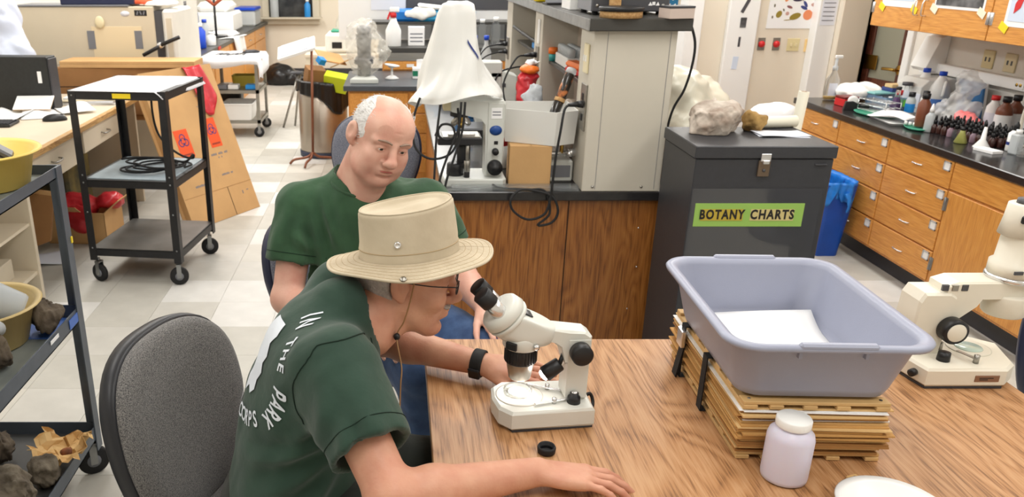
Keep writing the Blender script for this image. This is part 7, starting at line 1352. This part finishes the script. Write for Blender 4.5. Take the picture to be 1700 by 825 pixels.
def crease(o, origin, segs):
    """raise soft cloth folds along lines given in the X-Z plane, on the side of the garment that faces -Y"""
    me = o.data; n = len(me.vertices); co = np.empty(n * 3, np.float32); no = np.empty(n * 3, np.float32); me.vertices.foreach_get('co', co); me.vertices.foreach_get('normal', no)
    co = co.reshape(-1, 3); no = no.reshape(-1, 3); P = co + np.array(origin, np.float32); h_ = np.zeros(n, np.float32); wy = np.clip(-no[:, 1] * 1.6 + .1, 0, 1)
    for (x0, z0, x1, z1, amp, w) in segs:
        a = np.array((x0, z0)); d = np.array((x1 - x0, z1 - z0)); L2 = (d * d).sum(); q = P[:, (0, 2)] - a; t_ = np.clip((q @ d) / L2, 0, 1); dist = np.linalg.norm(q - t_[:, None] * d, axis=1)
        h_ += amp * np.exp(-(dist / w) ** 2) * np.sin(np.pi * np.clip(t_ * .9 + .05, 0, 1)) - .5 * amp * np.exp(-((dist - 1.8 * w) / w) ** 2) * np.sin(np.pi * t_)
    me.vertices.foreach_set('co', (co + no * (h_ * wy)[:, None]).ravel()); me.update()
shirt1 = S1.build('shirt', 'shirt_dark', p1, smooth=2, origin=O1)
crease(shirt1, O1, [(a, b, c, d, e * 1.6, f * 1.4) for a, b, c, d, e, f in [(-.10, .80, -.30, .72, .006, .011), (-.09, .77, -.28, .64, .007, .012), (-.10, .74, -.22, .56, .006, .012), (-.14, .86, -.2, .78, .005, .01), (-.05, .95, -.04, .87, .005, .010), (-.12, .96, -.13, .85, .005, .012), (-.03, .93, -.01, .87, .005, .009), (-.09, .92, -.085, .85, .005, .012), (-.2, .78, -.25, .66, .004, .012)]])
for sh, el, fr, rr in ((SHR, ELR, .655, .0805), (SHL, ELL, .615, .076)):
    a = Vector(sh); b = Vector(el); M_, _ = along(a + (b - a) * fr, b)
# T-shirt hem stitch, shoulder seam and collar rib, laid on the cloth
bv1 = None
def surf(o): me = o.data; vs = [0.0] * (len(me.vertices) * 3); me.vertices.foreach_get('co', vs); V = np.array(vs).reshape(-1, 3); return BVHTree.FromPolygons([tuple(v) for v in V], [tuple(p.vertices) for p in me.polygons])
bv1 = surf(shirt1)
def on_cloth(bv, path, origin, lift=.001, n=8): 
    out = []
    for p in spline(path, n):
        q = bv.find_nearest(p - Vector(origin)); out.append(q[0] + q[1] * lift)
    return out
for dk in (0, .007): MB().tube(on_cloth(bv1, [(-.055 + dk, 1.47, .955), (-.045 + dk, 1.455, .93), (-.035 + dk, 1.44, .90), (-.03 + dk, 1.43, .875)], O1, .001, 24), .0009, 6).build('collar_seam', mat('seam_dark', (20, 40, 30), .95), shirt1)
MB().tube(on_cloth(bv1, [(-.06, 1.42, .985), (-.09, 1.36, .99), (-.16, 1.35, .93), (-.14, 1.345, .86), (-.07, 1.36, .80)], O1, .0012, 24), .0013, 6).build('shoulder_seam', mat('seam_dark', (20, 40, 30), .95), shirt1)
def hem_ring(sh, el, fr, r, bv, origin, par):
    a = Vector(sh); b = Vector(el); M_, _ = along(a.lerp(b, fr), b); pts = []
    for i in range(40):
        an = 2 * math.pi * i / 40; h = bv.ray_cast(M_ @ Vector((r * math.cos(an), r * math.sin(an), 0)) - Vector(origin), -(M_.to_3x3() @ Vector((math.cos(an), math.sin(an), 0))))
        if h[0] is not None: pts.append(h[0] + h[1] * .0008)
    if len(pts) > 30: MB().tube(pts, .0009, 6, True).build('hem_seam', 'seam_dark', par)
hem_ring(SHR, ELR, .55, .14, bv1, O1, shirt1)
# lettering on the back: ring of words and a white figure, pressed onto the cloth
bn = Vector((-.84, -.33, .42)).normalized(); bu = Vector((0, -1, 0)); bvv = bn.cross(bu).normalized(); bu = bvv.cross(bn).normalized(); bc = Vector((-.262, 1.483, .908))
PM = Matrix((bu, bvv, bn)).transposed().to_4x4(); PM.translation = bc - Vector(O1); mat('print_white', (214, 220, 228), .8)
import bmesh
def press(o, cuts=0):
    bm = bmesh.new(); bm.from_mesh(o.data)
    if cuts: bmesh.ops.triangulate(bm, faces=bm.faces[:]); bmesh.ops.subdivide_edges(bm, edges=bm.edges[:], cuts=cuts, use_grid_fill=True)
    for v in bm.verts:
        q = PM @ Vector((v.co.x, v.co.y, .25)); h = bv1.ray_cast(q, -bn)
        if h[0] is None: h = bv1.find_nearest(PM @ Vector((v.co.x, v.co.y, 0)))
        v.co = h[0] + h[1] * .0026
    bm.to_mesh(o.data); bm.free()
def ring_text(s, r, a0, a1, inward):
    n = len(s)
    for i, ch in enumerate(s):
        if ch == ' ': continue
        a = math.radians(a0 + (a1 - a0) * i / (n - 1)); x, y = r * math.sin(a), r * math.cos(a); rot = -a if not inward else math.pi - a
        o = text('lettering', ch, .041, 'print_white', T(x, y, 0) @ Matrix.Rotation(rot, 4, 'Z'), shirt1, extrude=0, sx=.8, offset=.0009); press(o, 1)
ring_text('IN THE PARK', .135, 14, 116, False); ring_text('N CORPS', .125, 196, 136, True)
fg = MB().prism([(-.03, .085), (.02, .092), (.035, .07), (.03, .05), (.048, .03), (.04, .01), (.052, -.005), (.04, -.03), (.045, -.05), (.03, -.07), (.01, -.062), (-.005, -.085), (-.03, -.06), (-.02, -.03), (-.045, -.01), (-.03, .02), (-.05, .045)], 0, .0001).build('emblem', 'print_white', shirt1)
bm = bmesh.new(); bm.from_mesh(fg.data); bmesh.ops.delete(bm, geom=[f for f in bm.faces if f.normal.z < .5], context='FACES'); bm.to_mesh(fg.data); bm.free(); press(fg, 3)
# trousers
S_ = SDF((-.42, 1.25, .0), (.5, 1.85, .72), .007); S_.ell((-.23, 1.53, .55), (.15, .18, .12), None, .05)
for y_, kx in ((1.43, .24), (1.62, .22)): S_.cone((-.2, y_, .545), (kx, y_ + .0, .545), .1, .075, .05); S_.cone((kx, y_, .545), (kx - .02, y_, .08), .075, .055, .03)
S_.noise(.005, 24, 8, 3); S_.build('trousers', 'trousers', p1, smooth=2, origin=O1)
for y_, kx in ((1.43, .22), (1.62, .20)): MB(T(kx + .05 - O1[0], y_ - O1[1], .045)).ball((0, 0, 0), (.14, .05, .045)).build('shoe', 'shoe', p1)
# hat
hat = thing('hat', 'tan cloth hat with a wide stitched brim', None); del hat['label']; hat.parent = p1; HM = T(.030, 1.612, 1.088) @ R(-5.5, 'Y') @ R(-3, 'X'); HL = off(HM, O1); COL.objects.unlink(hat); bpy.data.objects.remove(hat)
def crown(u, v):
    a = 2 * math.pi * u; pr = [(.0925, -.012), (.092, .0), (.0905, .022), (.089, .05), (.0875, .078), (.0865, .094), (.083, .0995), (.078, .0975), (.07, .0905), (.045, .0885), (.02, .0895), (.001, .09)]
    x = v * (len(pr) - 1); i = min(int(x), len(pr) - 2); f_ = x - i; r = pr[i][0] * (1 - f_) + pr[i + 1][0] * f_; z = pr[i][1] * (1 - f_) + pr[i + 1][1] * f_
    w = 1 + .012 * math.sin(3 * a + 5 * v) * (v > .2) + .006 * math.sin(7 * a + 2); return tuple(HL @ Vector((r * w * 1.13 * math.cos(a), r * w * .94 * math.sin(a), z + .004 * math.sin(2 * a + 1) * v * min(1, (1 - v) * 4) + (.006 * math.cos(a) * min(1, (1 - v) * 4) if v > .35 else 0))))
hc = MB().grid(crown, 72, 44).build('hat', 'hat_cloth', p1, 'tan cloth bucket hat with a flat crown')
def brim(u, v):
    a = 2 * math.pi * u; r = .0905 + .066 * v; dr = -.010 * v ** 1.4 - .004 * abs(math.sin(a)) * v ** 1.5 + .005 * math.sin(2 * a + .6) * v + .003 * math.sin(5 * a) * v
    return tuple(HL @ Vector((r * (1.13 - .04 * v) * math.cos(a), r * (.94 - .08 * v) * math.sin(a), -.004 + dr)))
MB().grid(brim, 96, 14).build('brim', 'hat_brim', hc, solid=.004)
for k in range(5): MB().tube([Vector(brim(i / 72, .2 + .18 * k)) + Vector((0, 0, .0021)) for i in range(72)], .0005, 5, True).build('stitching', mat('thread', (170, 150, 118), .9), hc)
MB().tube([Vector(brim(i / 72, 1.0)) for i in range(72)], .0032, 8, True).build('brim_edge', 'hat_cloth', hc); MB().tube([Vector(crown(i / 72, .545)) for i in range(72)], .0018, 6, True).build('crown_piping', 'hat_cloth', hc); MB().tube([Vector(crown(i / 72, .16)) * 1.0 for i in range(72)], .0012, 6, True).build('band_seam', 'thread', hc)
for cx, cz, rr in ((-.02, .038, .0075), (.012, .0415, .0)):
    if rr: MB(HL @ T(cx, -.0855, cz) @ R(90, 'X')).lathe([(rr, 0), (rr * .9, .0025), (rr * .55, .003), (rr * .5, .0015), (.0005, .0018)], 20).build('snap', 'chrome', hc)
pb_ = Vector(brim(.736, .9)); MB(T(*pb_) @ T(0, -.002, .003) @ R(25, 'X')).lathe([(.007, 0), (.006, .002), (.0005, .003)], 18).build('snap', 'steel', hc)
cd = [h1.p(.012, -.088, .02), h1.p(.012, -.09, -.03), h1.p(.008, -.086, -.08), h1.p(.0, -.082, -.118), (.014, 1.475, .89), (.012, 1.455, .86), (.01, 1.44, .80), (.008, 1.44, .785)]
MB().tube([p - Vector(O1) for p in spline(cd, 6)], .0016, 6).build('chin_cord', 'leather', hc); q = Vector(cd[3]) - Vector(O1); MB().ball(tuple(q), (.007, .007, .008), 14).build('cord_toggle', 'black_plastic', hc); q = Vector(cd[-2]) - Vector(O1); MB().cyl(q, q - Vector((.0, 0, .018)), .0028, .004, 10).build('cord_end', 'leather', hc)
# glasses, watch
G = off(h1.m4(), O1); gl = MB(G)
for s_ in (-1, 1): gl.tube(spline([(.108, s_ * .033 + .019 * math.cos(t_), .002 + .014 * math.sin(t_)) for t_ in [2 * math.pi * i / 10 for i in range(10)]], 3, True), .0014, 6, True); gl.tube(spline([(.106, s_ * .052, .008), (.05, s_ * .082, .008), (-.005, s_ * .083, .005)], 4), .0013, 6)
gl.tube([(.108, -.014, .004), (.112, 0, .007), (.108, .014, .004)], .0013, 6); go = gl.build('glasses', 'black_metal', p1)
for s_ in (-1, 1): MB(G @ T(.108, s_ * .033, .002) @ R(90, 'Y')).lathe([(.0175, -.0004), (.0175, .0004)], 20, sx=.74, sy=1).build('lens', 'lens', go)
fw = (Vector(WRL) - Vector(ELL)).normalized(); wc = Vector(ELL).lerp(Vector(WRL), .95) ; M_, _ = along(wc - fw * .012, wc + fw * .012); wt_ = MB(off(M_, O1)).lathe([(.0285, -.001), (.0305, .0), (.0315, .002), (.0315, .022), (.0305, .024), (.0285, .025)], 32, sx=1.02, sy=1.0, close=False).build('watch', 'black_rubber', p1, 'black fitness watch', solid=.002)
MB(off(M_, O1)).box(-.016, .016, -.037, -.0305, -.002, .026, .003).build('watch_face', 'black_plastic', wt_)

# ---------------------------------------------------------------- bald man sitting beyond the table
O2 = (-.08, 2.42, 0)
p2 = thing('person', 'bald man with white side hair in a green T-shirt looking on', 'person', O2)
h2 = Ori((-.036, 2.315, 1.180), (.36, -.88, -.32), (.36, -.16, 1), .91); h2.w = 1.12; h2.nose = 1.25
A = SDF((-.22, 2.13, .98), (.17, 2.52, 1.34), .0024); head(A, h2, 1.06, 1.0, .0008)
nb = Vector((-.105, 2.41, 1.03)); A.cone(h2.p(-.03, 0, -.04), nb, .063, .072, .03); A.cone(h2.p(.03, 0, -.10), (-.085, 2.36, 1.01), .035, .055, .04)
B = SDF((-.44, 1.98, .52), (.40, 2.56, 1.10), .004)
SHR, ELR, WRR = (-.285, 2.40, .95), (-.325, 2.31, .69), (-.12, 2.10, .69); SHL, ELL, WRL = (.088, 2.42, .955), (.205, 2.38, .735), (.262, 2.20, .705)
B.ell((-.1, 2.42, .85), (.13, .09, .15)); B.ell((-.08, 2.42, .66), (.12, .1, .12)); B.cone((-.1, 2.41, .95), nb, .08, .065)
arm(B, SHR, ELR, WRR, (.055, .05, .044, .033)); hand(B, WRR, (.8, -.5, -.15), (0, 0, 1), 1, 1.0, (16, 24, 18)); arm(B, SHL, ELL, WRL, (.055, .05, .044, .033)); hand(B, WRL, (.35, -.9, -.28), (.1, -.2, 1), -1, 1.0, (14, 24, 20))
joined('body', [A, B], 'skin_fair', p2, O2); eyes(h2, p2, O2, (4, 12)); brows(h2, p2, O2, 'brow_hair')
s = SDF((-.22, 2.13, 1.0), (.17, 2.52, 1.34), .003); s.ell(h2.p(-.017, 0, .03), (.0945, .0865, .0855), h2.M.to_4x4(), 0); s.plane(h2.p(.038, 0, .03), h2.M @ Vector((1, 0, -.2))); s.plane(h2.p(-.05, 0, -.062), h2.M @ Vector((.25, 0, -1))); s.ell(h2.p(.06, 0, .125), (.13, .060, .07), h2.M.to_4x4(), .004, 's')
for s_ in (-1, 1): s.ell(h2.p(-.012, s_ * .095, -.016), (.024, .04, .038), h2.M.to_4x4(), .004, 's')
s.noise(.0012, 180, 4, 2); hm = s.build('hair', 'hair_white', p2, origin=O2)
rg = np.random.RandomState(5); me = hm.data; sm_ = MB()      # short loose hairs combed back over the cap of hair
for i in rg.choice(len(me.vertices), 900):
    v = me.vertices[int(i)]; nn = v.normal
    if nn.length < .5 or nn.dot((v.co + Vector(O2) - h2.c).normalized()) < .75: continue
    d0 = (h2.M @ Vector((-1, 0, -.35))); d0 = (d0 - nn * d0.dot(nn)).normalized(); L_ = .010 + .012 * rg.rand(); j = Vector(rg.randn(3)) * .25
    p_ = v.co; sm_.tube([p_ - nn * .001, p_ + (d0 + j) * L_ * .5 + nn * .0025, p_ + (d0 + j) * L_ + nn * .001], [.0007, .0006, .0002], 3)
sm_.build('hair_strands', 'hair_white', hm, kind='stuff')
MB(off(h2.m4(), O2)).tube(spline([(.1035, .021, -.0635), (.1065, .008, -.0615), (.1065, -.008, -.0615), (.1035, -.021, -.0635)], 4), [.0012] + [.0022] * 11 + [.0012], 8, flat=.8).build('lips', 'lip', p2)
S1 = SDF((-.47, 2.15, .46), (.29, 2.66, 1.14), .0046)
S1.ell((-.085, 2.42, .58), (.2, .15, .12), None, .05).ell((-.085, 2.40, .71), (.195, .155, .14), None, .06).ell((-.095, 2.42, .86), (.205, .14, .15), None, .06).ell((-.098, 2.43, .95), (.19, .115, .085), None, .06).cone((-.10, 2.425, .97), (-.10, 2.42, 1.035), .11, .08, .06)
def sleeve(sh, el, f1, r0, r1): a = Vector(sh); b = Vector(el); S1.cone(a, a.lerp(b, f1), r0, r1, .05)
sleeve(SHR, ELR, .72, .080, .076); sleeve(SHL, ELL, .72, .080, .076)
S1.noise(.004, 20, 15, 3); S1.noise(.006, 42, 33, 2, (1, 1, .3))
for sh, el, fr, rr in ((SHR, ELR, .60, .064), (SHL, ELL, .60, .064)):
    a = Vector(sh); b = Vector(el); d = (b - a).normalized(); c = a + (b - a) * fr; w = S1._win(np.array(c + d * .11) - .13, np.array(c + d * .11) + .13)
    sl, (X, Y, Z) = w; pl = (X - c.x) * d.x + (Y - c.y) * d.y + (Z - c.z) * d.z; rad = np.sqrt(np.maximum((X - c.x) ** 2 + (Y - c.y) ** 2 + (Z - c.z) ** 2 - pl ** 2, 0)); S1.d[sl] = np.where(rad < .105, np.maximum(S1.d[sl], pl), S1.d[sl]); S1.cone(c - d * .03, c + d * .05, rr, rr + .004, .002, 's')
S1.cone((-.104, 2.41, 1.045), h2.p(-.02, 0, -.03), .0755, .085, .004, 's'); S1.ell((-.08, 2.335, 1.068), (.072, .06, .05), None, .01, 's')
shirt2 = S1.build('shirt', 'shirt_green', p2, smooth=2, origin=O2)
crease(shirt2, O2, [(a, b, c, d, e * 1.7, f * 1.5) for a, b, c, d, e, f in [(-.22, 1.03, -.15, .82, .007, .010), (-.25, .99, -.20, .74, .007, .011), (-.17, 1.0, -.12, .78, .006, .009), (-.28, .96, -.27, .76, .006, .012), (-.06, .96, -.09, .76, .006, .010), (.0, .99, -.04, .78, .007, .010), (.05, 1.0, .0, .80, .007, .010), (.09, 1.0, .06, .76, .007, .012), (.03, 1.02, -.01, .9, .005, .008), (-.33, .95, -.37, .80, .006, .011), (-.31, .98, -.33, .83, .005, .009), (-.3, .9, -.24, .84, .006, .010), (.13, .96, .17, .8, .006, .010), (-.14, .84, -.02, .80, .005, .010)]])
bv2 = surf(shirt2); hem_ring(SHR, ELR, .50, .13, bv2, O2, shirt2); hem_ring(SHL, ELL, .50, .13, bv2, O2, shirt2)
col = [(-.104 + .083 * math.cos(a), 2.395 + .085 * math.sin(a), 1.036 + .026 * math.sin(a) - .004 * math.cos(a)) for a in [2 * math.pi * i / 16 for i in range(16)]]
cp = on_cloth(bv2, col + [col[0]], O2, .001, 4)[:-1]
for _ in range(10): cp = [(cp[i - 1] + cp[i] * 2 + cp[(i + 1) % len(cp)]) * .25 for i in range(len(cp))]
MB().tube(cp, .0045, 8, True).build('collar', 'shirt_green', shirt2)
S_ = SDF((-.36, 1.95, .0), (.52, 2.68, .72), .007); S_.ell((-.08, 2.44, .55), (.2, .15, .12), None, .05)
for (hx_, hy_), (kx, ky) in (((-.15, 2.40), (.08, 2.06)), ((.02, 2.42), (.30, 2.12))): S_.cone((hx_, hy_, .57), (kx, ky, .585), .108, .082, .05); S_.cone((kx, ky, .585), (kx + .02, ky + .06, .1), .08, .055, .03)
S_.noise(.006, 26, 9, 3); S_.build('jeans', 'jeans', p2, smooth=2, origin=O2)
for kx, ky in ((.10, 2.10), (.32, 2.16)): MB(T(kx + .02 - O2[0], ky - .06 - O2[1], .045) @ R(-60, 'Z')).ball((0, 0, 0), (.14, .05, .045)).build('shoe', 'shoe', p2)
